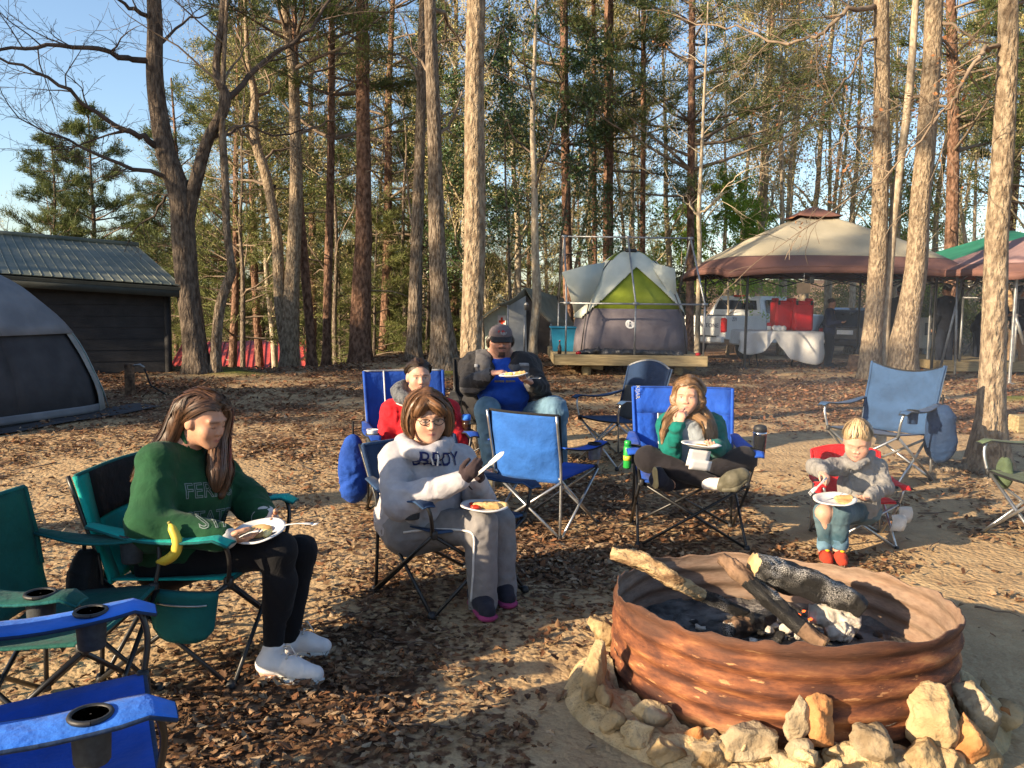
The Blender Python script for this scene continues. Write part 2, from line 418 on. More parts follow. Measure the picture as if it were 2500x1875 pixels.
mat('leaf_bud', (.36, .31, .13), .7, c2=(.54, .48, .22), scale=2, trans=.3, spec=.2)
mat('leaf_rust', (.25, .10, .045), .75, c2=(.40, .20, .09), scale=4, trans=.3, spec=.2)
mat('twig_pale', (.34, .27, .18), .9, c2=(.54, .45, .32), scale=3, spec=.15)
mat('twig_dark', (.055, .043, .036), .9, c2=(.13, .10, .08), scale=3, spec=.15)
mat('twig_mid', (.13, .095, .07), .9, c2=(.26, .20, .145), scale=3, spec=.15)

class Wood:
    "batches of thin tubes and leaf blades, built vectorised"
    def __init__(s): s.t = {}; s.tris = []; s.tm = []
    def tube(s, P, r, sides=3, m=0): s.t.setdefault((len(P), sides, m), []).append((P, r))
    def blades(s, T, m):  # T (n,3,3)
        s.tris.append(np.asarray(T, float)); s.tm.append(m)
    def build(s, name, mats, parent, world=True):
        V = []; Fq = []; fm = []; n0 = 0
        for (k, n, m), L in s.t.items():
            P = np.array([a for a, b in L], float); r = np.array([b for a, b in L], float); b_ = len(L)
            T = np.gradient(P, axis=1) if k > 2 else np.repeat((P[:, 1] - P[:, 0])[:, None], 2, 1)
            T /= np.linalg.norm(T, axis=2)[..., None] + 1e-9
            ref = np.where(np.abs(T[:, :1, 2:]) < .8, np.array([[[0, 0, 1.]]]), np.array([[[1., 0, 0]]]))
            N = np.cross(T, np.repeat(ref, k, 1)); N /= np.linalg.norm(N, axis=2)[..., None] + 1e-9; B = np.cross(T, N)
            a = np.linspace(0, 2 * PI, n, endpoint=False)
            Q = P[:, :, None] + r[:, :, None, None] * (np.cos(a)[None, None, :, None] * N[:, :, None] + np.sin(a)[None, None, :, None] * B[:, :, None])
            V.append(Q.reshape(-1, 3))
            base = n0 + np.arange(b_)[:, None, None] * k * n; i = np.arange(k - 1)[None, :, None] * n; j = np.arange(n)[None, None, :]; j2 = (j + 1) % n
            f = np.stack([base + i + j, base + i + j2, base + i + n + j2, base + i + n + j], -1).reshape(-1, 4)
            Fq.append(f); fm.append(np.full(len(f), m)); n0 += b_ * k * n
        quads = np.concatenate(Fq) if Fq else np.zeros((0, 4), int)
        tv = [t.reshape(-1, 3) for t in s.tris]; nt = sum(len(t) for t in s.tris)
        me = bpy.data.meshes.new(name); VV = np.concatenate(V + tv); me.vertices.add(len(VV)); me.vertices.foreach_set('co', VV.ravel())
        tri = n0 + np.arange(nt * 3).reshape(-1, 3); nq = len(quads)
        me.loops.add(nq * 4 + nt * 3); me.loops.foreach_set('vertex_index', np.concatenate([quads.ravel(), tri.ravel()]).astype(np.int32))
        me.polygons.add(nq + nt); me.polygons.foreach_set('loop_start', np.concatenate([np.arange(nq) * 4, nq * 4 + np.arange(nt) * 3]).astype(np.int32))
        me.update(calc_edges=True)
        for m in mats: me.materials.append(M(m))
        tm = [np.full(len(t), m) for t, m in zip(s.tris, s.tm)]
        me.polygons.foreach_set('material_index', np.concatenate(fm + tm).astype(np.int32))
        sm = np.zeros(nq + nt, bool); sm[:nq] = True; me.polygons.foreach_set('use_smooth', sm); me.update()
        o = bpy.data.objects.new(name, me); COL.objects.link(o)
        if parent is not None:
            o.parent = parent
            if world: o.matrix_parent_inverse = pm_inv(parent)
        return o
def unit(v): return v / (np.linalg.norm(v) + 1e-12)
def branch(w, rs, p, d, L, r, lev, cfg, tips):
    n = 5 if lev < 2 else 4
    P = [p]; d = unit(d); q = p
    for i in range(n - 1):
        d = unit(d + rs.normal(0, cfg['wob'], 3) + np.array((0, 0, cfg['up'])) * (L / 3 + .15))
        q = q + d * L / (n - 1); P.append(q)
    P = np.array(P); rr = np.linspace(r, max(r * .35, .003), n)
    w.tube(P, rr, 5 if lev == 0 else 3, 0)
    if lev >= cfg['lev']:
        tips.append((P[-1], d)); 
        if n > 2: tips.append((P[-2], d))
        return
    k = cfg['kids'][lev]
    for c in range(k):
        t = (c + rs.rand()) / k * .75 + .25; i = min(int(t * (n - 1)), n - 2); f = t * (n - 1) - i
        s = P[i] * (1 - f) + P[i + 1] * f; ax = unit(P[i + 1] - P[i])
        pr = unit(np.cross(ax, rs.normal(0, 1, 3))); an = rs.uniform(.5, 1.1)
        branch(w, rs, s, ax * math.cos(an) + pr * math.sin(an), L * cfg['sc'] * rs.uniform(.65, 1.15) * (1.15 - .5 * t), r * .42 * (1.2 - .6 * t), lev + 1, cfg, tips)
    branch(w, rs, P[-1], d, L * .55, rr[-1], lev + 1, cfg, tips)
def leaves_at(w, rs, tips, per, size, spread, m, asp=.5):
    if not tips: return
    T = np.array([t[0] for t in tips]); T = np.repeat(T, per, 0); n = len(T)
    c = T + rs.normal(0, spread, (n, 3)); a = rs.normal(0, 1, (n, 3)); a /= np.linalg.norm(a, axis=1)[:, None]
    b = rs.normal(0, 1, (n, 3)); b = np.cross(a, b); b /= np.linalg.norm(b, axis=1)[:, None]; s = size * rs.uniform(.6, 1.3, n)[:, None]
    tri1 = np.stack([c - a * s * .5, c + b * s * asp * .5, c + a * s * .5], 1); tri2 = np.stack([c - a * s * .5, c + a * s * .5, c - b * s * asp * .5 + np.cross(a, b) * s * .12], 1)
    w.blades(np.concatenate([tri1, tri2]), m)
def tufts_at(w, rs, pts, dirs, per, length, width, m, cone=.8):
    P = np.repeat(np.array(pts), per, 0); D = np.repeat(np.array(dirs), per, 0); n = len(P)
    d = D + rs.normal(0, cone, (n, 3)) + np.array((0, 0, .25)); d /= np.linalg.norm(d, axis=1)[:, None]
    s = np.cross(d, rs.normal(0, 1, (n, 3))); s /= np.linalg.norm(s, axis=1)[:, None]; l = length * rs.uniform(.6, 1.2, n)[:, None]
    P = P + rs.normal(0, length * .3, (n, 3))
    w.blades(np.stack([P - s * width * .5, P + d * l, P + s * width * .5], 1), m)

def trunk_mesh(P, r, n=14, sub=5, flare=1.6, flare_h=.5, seed=0, gn=.10, knots=()):
    "closed rough tapered trunk along a path in world space"
    P = spline(P, sub); k = len(P); r = np.interp(np.linspace(0, 1, k), np.linspace(0, 1, len(r)), r)
    h = P[:, 2] - P[0, 2]; r = r * (1 + (flare - 1) * np.exp(-np.maximum(h, 0) / flare_h * 1.6))
    mb = MB(); mb.tube(P, r, n); V = mb.V[0]; C = np.repeat(P, n, 0); D = V - C
    dn = np.linalg.norm(D, axis=1)[:, None]; u = D / (dn + 1e-9)
    S = np.concatenate([u * 1.6, (C[:, 2:] * .9)], 1)
    nz = vnoise(np.stack([S[:, 0], S[:, 1], S[:, 3]], -1), 1.2, seed) * gn + vnoise(np.stack([u[:, 0] * 3, u[:, 1] * 3, C[:, 2] * .5], -1), 1.0, seed + 3) * gn * .7
    hh = np.repeat(h, n); lob = (np.cos(np.arctan2(u[:, 1], u[:, 0]) * 5 + seed) * .22 + vnoise(u * 2, 1, seed) * .2) * np.exp(-np.maximum(hh, 0) / flare_h * 2.0)
    mb.V[0] = C + D * (1 + nz + lob)[:, None]
    return mb, P, r
def straight(base, top, n, rs, wob):
    t = np.linspace(0, 1, n); P = base[None] * (1 - t)[:, None] + top[None] * t[:, None]
    P[1:, :2] += np.cumsum(rs.normal(0, wob, (n - 1, 2)), 0) * .6
    return P

def pine_crown(w, rs, Q, c0, h, spread, dens=1.0):
    pts = []; ds = []; z = c0
    while z < h - .3:
        t = (z - c0) / (h - c0); L = spread * (1 - t) ** .7 * rs.uniform(.55, 1.15) + .35
        for k in range(rs.randint(2, 5)):
            if rs.rand() > dens: continue
            a = rs.rand() * 2 * PI; i = min(np.searchsorted(Q[:, 2], z), len(Q) - 1); b = np.array((Q[i][0], Q[i][1], z))
            d = np.array((math.cos(a), math.sin(a), rs.uniform(-.15, .35) + .4 * t)); pp = [b]; dd = unit(d); q = b; n = 5
            for j in range(n - 1):
                dd = unit(dd + rs.normal(0, .12, 3) + np.array((0, 0, .05))); q = q + dd * L / (n - 1); pp.append(q)
            pp = np.array(pp); w.tube(pp, np.linspace(.012 + .012 * L, .006, n), 4, 0)
            for c in range(int(4 + L * 4.0)):
                u = rs.uniform(.3, 1); ii = min(int(u * 4), 3); s0 = pp[ii] + (pp[ii + 1] - pp[ii]) * (u * 4 - ii)
                sd = unit(dd + rs.normal(0, .75, 3) * np.array((1, 1, .35)) + np.array((0, 0, .12))); sl = rs.uniform(.25, .7) * (.5 + .3 * L)
                e = s0 + sd * sl; w.tube(np.array([s0, e]), np.array([.008, .004]), 3, 0)
                for q2 in np.linspace(.45, 1, 3): pts.append(s0 + sd * sl * q2); ds.append(sd)
        z += rs.uniform(.25, .6)
    return pts, ds
# ---- prototypes (local coordinates, trunk base at the origin), copied into the wood
def proto_pine(seed, h, r, c0, bark, needle, spread=2.6, dens=1.0, tuft=8):
    rs = np.random.RandomState(seed); root = thing('pine_tree', '', 'tree')
    P = straight(np.zeros(3), np.array((rs.normal(0, .3), rs.normal(0, .3), h)), 8, rs, .05)
    mb, Q, rr = trunk_mesh(P, np.linspace(r, r * .22, 8), 9, 3, 1.35, .5, seed); mb.out('trunk', bark, root, world=False)
    w = Wood(); pts, ds = pine_crown(w, rs, Q, c0, h, spread, dens)
    for k in range(7):   # dead stubs below the crown
        z = rs.uniform(c0 * .35, c0); a = rs.rand() * 2 * PI; b = np.array((0, 0, z)); d = np.array((math.cos(a), math.sin(a), rs.uniform(-.2, .25))); L = rs.uniform(.3, 1.4)
        w.tube(np.array([b, b + d * L * .5, b + d * L + rs.normal(0, .08, 3)]), np.array([.022, .014, .006]), 3, 0)
    tufts_at(w, rs, pts, ds, tuft, .22, .028, 1)
    w.build('crown', ['twig_mid', needle], root, world=False); return root
def proto_bare(seed, h, r, c0, bark, twig, leaf=None, per=2, lsize=.06, kids=(5, 4, 3), lean=.4, limbs=11, up=.10, Ls=3.0, stems=1, lev=3):
    rs = np.random.RandomState(seed); root = thing('bare_tree', '', 'tree'); w = Wood(); tips = []
    mbs = MB()
    cfg = dict(wob=.17, up=up, lev=lev, kids=kids, sc=.55)
    for s_ in range(stems):
        ln = lean * (1 if stems == 1 else 2.2)
        P = straight(np.array((rs.normal(0, .12), rs.normal(0, .12), 0)) * (stems > 1), np.array((rs.normal(0, ln), rs.normal(0, ln), h * rs.uniform(.85, 1))), 8, rs, .10)
        mb, Q, rr = trunk_mesh(P, np.linspace(r, r * .2, 8), 8, 3, 1.4, .4, seed + s_)
        mbs.add(mb.V[0], mb.F, 0)
        for k in range(limbs):
            z = c0 + (h - c0) * (k + rs.rand()) / limbs; i = min(np.searchsorted(Q[:, 2], z), len(Q) - 1); b = Q[i]; t = (z - c0) / (h - c0)
            a = rs.rand() * 2 * PI; an = rs.uniform(.7, 1.25) - .3 * t
            branch(w, rs, b, np.array((math.cos(a) * math.sin(an), math.sin(a) * math.sin(an), math.cos(an))), Ls * (1 - .6 * t) * rs.uniform(.6, 1.2), rr[i] * .45, 0, cfg, tips)
        branch(w, rs, Q[-1], np.array((0, 0, 1.)), Ls * .5, rr[-1], 1, cfg, tips)
    mbs.out('trunk', bark, root, world=False)
    if leaf: leaves_at(w, rs, tips, per, lsize, .10, 1, .6)
    w.build('crown', [twig] + ([leaf] if leaf else []), root, world=False); return root
def proto_bush(seed, h, spread, twig, leaf, n, lsize, name='shrub'):
    rs = np.random.RandomState(seed); root = thing(name, '', 'shrub'); w = Wood(); tips = []
    cfg = dict(wob=.2, up=.12, lev=2, kids=(6, 4), sc=.55)
    for k in range(7):
        a = rs.rand() * 2 * PI; an = rs.uniform(.1, .7) * spread
        branch(w, rs, rs.normal(0, .08, 3) * np.array((1, 1, 0)), np.array((math.cos(a) * math.sin(an), math.sin(a) * math.sin(an), math.cos(an))), h * rs.uniform(.5, .9), .022, 0, cfg, tips)
    leaves_at(w, rs, tips, n, lsize, .16, 1, .6)
    w.build('branches', [twig, leaf], root, world=False); return root

_used = set()
def plant(proto, x, y, s, rz, label, group, z=None, sz=None):
    o = proto if proto.name not in _used else copy_tree(proto)
    _used.add(proto.name); 
    o.location = (x, y, (gz(x, y) if z is None else z) - .05); o.rotation_euler = (0, 0, rz); o.scale = (s, s, sz or s)
    prop(o, label, None, group); return o
# ------------------------------------------------------------------ the trees one can tell apart
def hero(label, base, path, bark, twig, limbs=(), top=5.0, seed=1, flare=1.6, pine=None, auto=6, leaf=None, Y=None, name='tree', auto_from=None, autoL=2.2, stems=(), roots=0, twigkids=(4, 3), fh=.5):
    rs = np.random.RandomState(seed)
    B = GT(*base) if Y is None else U(base[0], base[1], Y); Y0 = B[1]
    B = B.copy(); B[2] = min(B[2], gz(B[0], B[1])) - .06
    root = thing(name, label, 'tree', (B[0], B[1], B[2]))
    w = Wood(); tips = []
    cfg = dict(wob=.17, up=.05, lev=2, kids=twigkids, sc=.5)
    def wd(px): return px / 2 * Y0 / F_PX
    trunk = MB(); alls = []
    for si, pt in enumerate([path] + list(stems)):
        P = [] ; r = []
        if si == 0: P.append(B); r.append(wd(path[0][2]))
        for q in pt: P.append(U(q[0], q[1], Y0 + (q[3] if len(q) > 3 else 0))); r.append(wd(q[2]))
        d = unit(P[-1] - P[-2]) * .7 + np.array((0, 0, .3)); tp = top
        if tp > 0:
            P += [P[-1] + d * tp * .5, P[-1] + d * tp]; r += [r[-1] * .75, max(r[-1] * .25, .015)]
        mb, Q, rr = trunk_mesh(P, r, 16, 6, flare if si == 0 else 1.0, fh, seed + si, .09)
        trunk.add(mb.V[0], mb.F, 0); alls.append((Q, rr))
    tr = trunk.out('trunk', bark, root)
    for k in range(roots):
        a = rs.rand() * 2 * PI if k else PI; L = rs.uniform(.5, .9); r0 = wd(path[0][2]) * .45; rp = []
        for t in np.linspace(0.1, 1, 7):
            x = B[0] + math.cos(a + t * .4) * L * t; y = B[1] + math.sin(a + t * .4) * L * t * .7; rp.append((x, y, gz(x, y) + r0 * (1 - t) * 1.2 - .02))
        m2 = MB(); m2.tube(rp, np.linspace(r0, .02, 7), 8); m2.out('root', bark, root)
    for lb in limbs:
        lw, pts = lb[0], lb[1]; P = spline([U(q[0], q[1], Y0 + (q[2] if len(q) > 2 else 0)) for q in pts], 4)
        r = np.linspace(wd(lw), max(wd(lw) * .28, .006), len(P)); 
        P[1:-1] += rs.normal(0, .02, (len(P) - 2, 3))
        w.tube(P, r, 8, 0)
        L = np.linalg.norm(np.diff(P, axis=0), axis=1).sum(); nk = int(L * 3.2)
        for c in range(nk):
            i = min(int((.18 + .82 * (c + rs.rand()) / nk) * (len(P) - 1)), len(P) - 2); ax = unit(P[i + 1] - P[i]); pr = unit(np.cross(ax, rs.normal(0, 1, 3))); an = rs.uniform(.5, 1.1)
            branch(w, rs, P[i] + (P[i + 1] - P[i]) * rs.rand(), ax * math.cos(an) + pr * math.sin(an), rs.uniform(.5, 1.5) * min(1.2, .5 + L * .15), max(r[i] * .4, .007), 0, cfg, tips)
        branch(w, rs, P[-1], P[-1] - P[-2], 1.0, r[-1], 0, cfg, tips)
    if pine:
        c0, spread, dens, needle, tuft = pine
        Q, rr = alls[0]; h = Q[-1, 2]; p_, d_ = pine_crown(w, rs, Q, c0, h, spread, dens); tufts_at(w, rs, p_, d_, tuft, .20, .022, 1)
        for k in range(9):
            i = rs.randint(len(Q) // 5, len(Q) * 3 // 4); a = rs.rand() * 2 * PI; d = np.array((math.cos(a), math.sin(a), rs.uniform(-.3, .3))); L = rs.uniform(.3, 1.5)
            w.tube(np.array([Q[i], Q[i] + d * L * .5, Q[i] + d * L + rs.normal(0, .1, 3)]), np.array([.02, .013, .005]), 4, 0)
        mats = [twig, needle]
    else:
        cfg2 = dict(wob=.17, up=.06, lev=2, kids=(5, 4), sc=.55)
        for Q, rr in alls:
            z0 = auto_from if auto_from is not None else Q[0, 2] + (Q[-1, 2] - Q[0, 2]) * .5
            for k in range(auto):
                z = z0 + (Q[-1, 2] - z0) * (k + rs.rand()) / auto; i = min(np.searchsorted(Q[:, 2], z), len(Q) - 1); a = rs.rand() * 2 * PI; an = rs.uniform(.7, 1.2)
                branch(w, rs, Q[i], np.array((math.cos(a) * math.sin(an), math.sin(a) * math.sin(an), math.cos(an))), autoL * rs.uniform(.6, 1.2), rr[i] * .45, 0, cfg2, tips)
        mats = [twig] + ([leaf[0]] if leaf else [])
        if leaf:
            sel = [t for t in tips if rs.rand() < leaf[1]]; leaves_at(w, rs, sel, leaf[2], leaf[3], .06, 1, .6)
    if w.t or w.tris: w.build('crown', mats, root)
    return root

hero('dark forked oak beside the shed with long limbs reaching left', (481, 912),
     [(470, 800, 56), (456, 690, 54), (447, 560, 52), (440, 480, 50), (405, 370, 46), (385, 260, 40), (377, 170, 37), (378, 60, 34), (372, -80, 30)],
     'bark_dark', 'twig_dark', stems=([(452, 560, 36), (470, 470, 34), (505, 345, 27), (551, 250, 24), (528, 172, 19), (541, 57, 16), (550, -60, 14)],),
     limbs=[(15, [(361, 148), (300, 140, -.4), (240, 123, -.8), (115, 109, -1.2), (0, 122, -1.6), (-110, 110, -2)]),
            (17, [(393, 362), (340, 330, -.3), (298, 315, -.6), (218, 263, -1), (115, 189, -1.4), (-10, 137, -1.7)]),
            (12, [(412, 432), (321, 410, -.5), (195, 355, -1.2), (86, 309, -1.8)]),
            (12, [(362, 40), (300, 10, -.4), (230, -50, -.8)]),
            (15, [(555, 242), (630, 166, .3), (739, 86, .6), (802, 0, 1), (840, -90, 1.2)]),
            (10, [(470, 440), (420, 470, .4), (380, 520, .8), (330, 560, 1.2)]),
            (9, [(510, 340), (600, 310, .6), (690, 330, 1.2), (760, 300, 1.6)]),
            (9, [(376, 120), (450, 60, .5), (520, 20, 1)])],
     top=3.5, seed=11, flare=1.5, auto=5, auto_from=8, twigkids=(6, 5))
hero('thin crooked leaning tree on a mossy mound beside the dark forked oak', (524, 914),
     [(527, 850, 24), (538, 745, 25), (563, 672, 23), (566, 655, 20), (553, 560, 18), (550, 458, 19), (541, 286, 16), (545, 170, 12), (552, 40, 9)],
     'bark_oak', 'twig_mid', limbs=[(7, [(545, 200), (580, 140, .3), (640, 60, .6)]), (6, [(548, 330), (600, 300, .3), (660, 290, .6)])], top=2, seed=12, flare=1.5, auto=4)
hero('twin-stemmed pale oak with bent left stem rising at the crest', (704, 868),
     [(708, 800, 44), (712, 700, 36), (716, 630, 33), (722, 500, 30), (724, 400, 28), (719, 280, 26), (715, 170, 23), (699, 57, 20), (694, -60, 16)],
     'bark_tan', 'twig_mid', stems=([(702, 860, 30), (686, 762, 28), (680, 650, 27), (674, 560, 25), (650, 430, 24), (628, 362, 22), (618, 300, 20), (622, 238, 18), (606, 150, 13), (600, 60, 10)],),
     limbs=[(10, [(628, 362), (590, 325, -.3), (570, 318, -.5), (540, 330, -.8)]), (10, [(716, 215), (770, 175, .4), (860, 150, .9)]),
            (9, [(672, 455), (600, 440, .5), (530, 436, 1)]), (9, [(622, 240), (660, 215, .3), (640, 150, .5)]), (8, [(720, 330), (800, 300, .5), (850, 290, 1)]), (9, [(640, 400), (670, 370, .4), (730, 360, 1)])],
     top=3, seed=13, flare=1.5, auto=6, Y=18.6)
hero('slim reddish pine just right of the twin-stemmed oak', (763, 872), [(757, 800, 22), (742, 630, 22), (730, 460, 19), (722, 200, 15), (718, -20, 11)], 'bark_pine', 'twig_mid', top=3, seed=14, Y=18.9, pine=(6.5, 2.0, .8, 'needles', 11))
hero('straight dark pine left of the big reddish pine', (796, 862), [(799, 760, 20), (804, 560, 20), (808, 380, 18), (810, 57, 14), (811, -40, 13)], 'bark_pine', 'twig_mid', top=4, seed=15, Y=19.4, pine=(5.0, 2.4, .8, 'needles_olive', 11))
hero('big reddish-barked pine with bright green boughs near its top', (879, 884), [(880, 800, 52), (884, 660, 44), (888, 515, 38), (887, 300, 33), (885, 100, 29), (884, -60, 26)], 'bark_pine', 'twig_mid', top=5, seed=16, pine=(6.4, 1.5, .75, 'needles_bright', 9), flare=1.35)
hero('slender bent oak trunk left of the two pale oaks', (1010, 882), [(1012, 780, 33), (1016, 640, 30), (1019, 555, 29), (1024, 400, 26), (1028, 250, 23), (1030, 100, 21), (1034, -40, 18)], 'bark_oak', 'twig_mid',
     limbs=[(8, [(1022, 200), (1000, 150, .3), (970, 130, .6), (930, 140, 1)]), (8, [(1016, 560), (1000, 520, .3), (995, 430, .5), (970, 350, .8)]), (7, [(1032, 330), (1080, 280, .4), (1140, 260, .8)])], top=4, seed=17, auto=6)
hero('pale oak with a wide flared mossy base behind the seated woman in red', (1083, 908), [(1080, 830, 52), (1072, 700, 42), (1066, 560, 37), (1062, 400, 34), (1058, 250, 32), (1052, 100, 29), (1049, -40, 27)], 'bark_oak', 'twig_mid',
     limbs=[(8, [(1066, 330), (1100, 300, .3), (1130, 220, .5), (1200, 150, 1)]), (8, [(1050, 180), (1010, 120, .4), (980, 40, .6)])], top=5, seed=18, flare=2.0, auto=6, fh=.7)
hero('big sunlit oak trunk standing right behind the seated man', (1150, 1095), [(1150, 1000, 52), (1151, 860, 49), (1155, 700, 50), (1158, 560, 49), (1158, 300, 47), (1161, 100, 45), (1164, -30, 44)], 'bark_tan', 'twig_mid', top=6, seed=19, flare=1.35, auto=7, auto_from=4.8, autoL=2.6)
hero('slim pale trunk with a dark knothole in front of the canvas tent', (1300, 884), [(1302, 820, 19), (1310, 740, 21), (1308, 650, 19), (1306, 560, 17), (1305, 450, 14), (1300, 300, 12), (1305, 150, 9)], 'bark_pale', 'twig_dark', limbs=[(4, [(1312, 575), (1322, 570, 0)])], top=2, seed=20, auto=10, auto_from=2.6, autoL=1.6, leaf=('leaf_holly', .9, 3, .075))
for k, (x0, x1, w0, yy, lab) in enumerate([(1388, 1376, 24, 24, 'reddish pine trunk rising left of the green tent'), (1453, 1449, 12, 26, 'thin reddish pine trunk rising behind the middle of the green tent'), (1484, 1487, 27, 25, 'thickest reddish pine trunk right above the green tent'),
                                           (1568, 1571, 14, 25, 'thin reddish pine trunk above the right slope of the green tent'), (1684, 1690, 20, 23, 'dark-crowned pine between the green tent and the beige gazebo')]):
    hero(lab, (x0, 860), [(x0, 750, w0), (x0 + (x1 - x0) * .3, 600, w0 * .95), (x0 + (x1 - x0) * .7, 300, w0 * .85), (x1, 0, w0 * .75), (x1, -60, w0 * .7)], 'bark_pine', 'twig_mid', top=4, seed=30 + k, Y=yy,
         pine=(4.3 if k == 4 else (5.2 if k in (0, 2) else 6.5), 3.4 if k == 4 else 2.3, .8, 'needles', 11), name='tree')
hero('slim pale forked sapling beside the white pickup tailgate', (1702, 872), [(1704, 780, 12), (1708, 600, 11), (1706, 530, 11), (1712, 400, 8), (1718, 260, 7), (1724, 120, 5)], 'bark_pale', 'twig_pale',
     limbs=[(6, [(1706, 530), (1690, 505, .1), (1672, 490, .3), (1640, 450, .5)]), (6, [(1707, 528), (1735, 500, -.1), (1770, 460, -.3), (1810, 420, -.4)])], top=1, seed=41, Y=19.5, auto=5, autoL=1.3)
hero('left trunk of the lit clump in front of the beige gazebo', (2124, 926), [(2127, 850, 48), (2136, 740, 42), (2145, 600, 41), (2151, 400, 38), (2152, 200, 36), (2151, 0, 34), (2150, -60, 33)], 'bark_tan', 'twig_mid',
     limbs=[(13, [(2140, 18, 0), (2100, 20, -.2), (2060, 30, -.3), (2020, 70, -.2), (1980, 92, .2), (1900, 105, .6), (1800, 66, 1.2), (1700, 60, 1.8)]),
            (8, [(2142, 90), (2110, 110, -.2), (2080, 170, -.3), (2040, 230, -.3), (1990, 280, 0), (1950, 320, .3)]), (7, [(2146, 320), (2090, 310, -.2), (2060, 330, -.3), (2040, 360, -.3), (2010, 370, -.2)])], top=5, seed=42, flare=1.5, auto=4, auto_from=7.5, leaf=('leaf_rust', .07, 3, .055))
hero('thin middle trunk of the lit clump in front of the beige gazebo', (2160, 926), [(2160, 850, 22), (2165, 740, 20), (2185, 500, 19), (2205, 350, 19), (2222, 200, 17), (2236, 0, 15), (2240, -50, 14)], 'bark_pale', 'twig_mid', top=3, seed=43, flare=1.3, auto=4, auto_from=7)
hero('right leaning trunk of the lit clump in front of the beige gazebo', (2206, 930), [(2206, 850, 62), (2216, 780, 54), (2236, 660, 50), (2246, 500, 47), (2262, 330, 44), (2274, 180, 42), (2280, 0, 40), (2282, -60, 38)], 'bark_tan', 'twig_mid',
     limbs=[(9, [(2290, 50), (2330, 62, -.2), (2380, 95, -.3), (2420, 110, -.3)]), (8, [(2284, 90), (2320, 110, .3), (2360, 180, .6), (2420, 240, .9)])], top=5, seed=44, flare=1.4, auto=4, auto_from=7.5, leaf=('leaf_rust', .07, 3, .055))
hero('reddish pine trunk rising between the beige gazebo and the green canopy', (2322, 850), [(2322, 750, 30), (2322, 600, 30), (2328, 350, 27), (2324, 100, 23), (2321, -40, 22)], 'bark_pine', 'twig_mid', top=4, seed=45, Y=23, pine=(5.5, 2.6, .7, 'needles', 11))
hero('near sunlit oak trunk with an oval scar by the frame edge', (2412, 1150), [(2414, 1080, 64), (2418, 1005, 58), (2425, 850, 56), (2430, 700, 55), (2434, 560, 52), (2446, 400, 50), (2455, 250, 48), (2461, 100, 46), (2464, -40, 44)], 'bark_tan', 'twig_mid',
     limbs=[(12, [(2440, 112), (2405, 122, -.1), (2389, 140, -.15), (2350, 200, -.2), (2334, 238, -.2), (2285, 299, -.2), (2218, 378, -.15), (2126, 452, 0)]), (9, [(2470, 20), (2510, -10, .2), (2560, -30, .4)])],
     top=5, seed=46, flare=2.0, auto=5, auto_from=5.5, roots=3, leaf=('leaf_rust', .08, 3, .05))
# ------------------------------------------------------------------ the wood behind the camp and the trees that shade it
PN = [proto_pine(101, 15, .17, 5.0, 'bark_pine', 'needles', 2.8, 1.0, 11), proto_pine(102, 13, .14, 2.4, 'bark_pine', 'needles_olive', 2.3), proto_pine(103, 17, .19, 7.5, 'bark_pine', 'needles', 2.6, .9, 11), proto_pine(104, 8, .09, .5, 'bark_dark', 'needles_olive', 1.9, 1.0, 9)]
CON = proto_pine(105, 10, .13, .5, 'bark_dark', 'needles', 3.0, 1.0, 16)
BR = [proto_bare(111, 13, .13, 3.0, 'bark_pale', 'twig_pale', 'leaf_bud', 2, .07), proto_bare(112, 11, .10, 2.2, 'bark_oak', 'twig_mid', 'leaf_bud', 1, .06), proto_bare(113, 12, .08, 1.5, 'bark_pale', 'twig_pale', 'leaf_bud', 2, .08, stems=3, limbs=6, up=.25)]
SPR = proto_bare(121, 8, .07, 1.2, 'bark_pale', 'twig_mid', 'leaf_spring', 7, .11)
HOL = proto_bare(122, 8, .05, 1.6, 'bark_oak', 'twig_dark', 'leaf_holly', 3, .08, Ls=1.7, limbs=9)
BSH = [proto_bush(131, 2.6, 1.1, 'twig_mid', 'needles_olive', 7, .10), proto_bush(132, 2.2, 1.2, 'twig_pale', 'leaf_bud', 4, .08), proto_bush(133, 2.8, 1.0, 'twig_dark', 'needles', 8, .10)]
wr = np.random.RandomState(77)
L_PINE = 'tall green pine among many in the wood behind the camp'; L_BARE = 'pale bare deciduous tree among many in the wood behind the camp'
L_BUSH = 'low leafy shrub among many at the edge of the wood'; L_YOUNG = 'young dense conifer among many in the shade under the wood'
def pick(px, Y): return (px - 1250) / F_PX * Y
# placed by eye: column in the photograph, distance, scale, kind
for px, Y, s, k in [(560, 27, 1.0, 1), (640, 31, 1.05, 0), (760, 34, 1.1, 2), (930, 27, 1.1, 0), (1010, 31, 1.0, 1), (1110, 33, 1.1, 2),
                    (1840, 38, 1.1, 2), (2440, 35, 1.1, 2), (2520, 28, 1.0, 0), (480, 34, .9, 0), (400, 40, .8, 1), (1000, 44, 1.1, 1), (800, 45, 1.1, 1), (1300, 47, 1.1, 0), (430, 52, 1.0, 0), (500, 60, 1.1, 1), (570, 54, 1.0, 1), (630, 64, 1.1, 0), (690, 56, 1.1, 1), (750, 66, 1.1, 1), (820, 58, 1.0, 0), (880, 68, 1.1, 1), (940, 60, 1.0, 1), (1060, 62, 1.1, 1), (330, 58, .9, 1), (1130, 56, 1.0, 1), (1220, 64, 1.0, 0), (1420, 60, 1.0, 1), (1560, 62, 1.0, 1)]:
    x = pick(px, Y); plant(PN[k], x, Y, s, wr.rand() * 6.28, L_PINE, 'pines of the wood behind the camp')
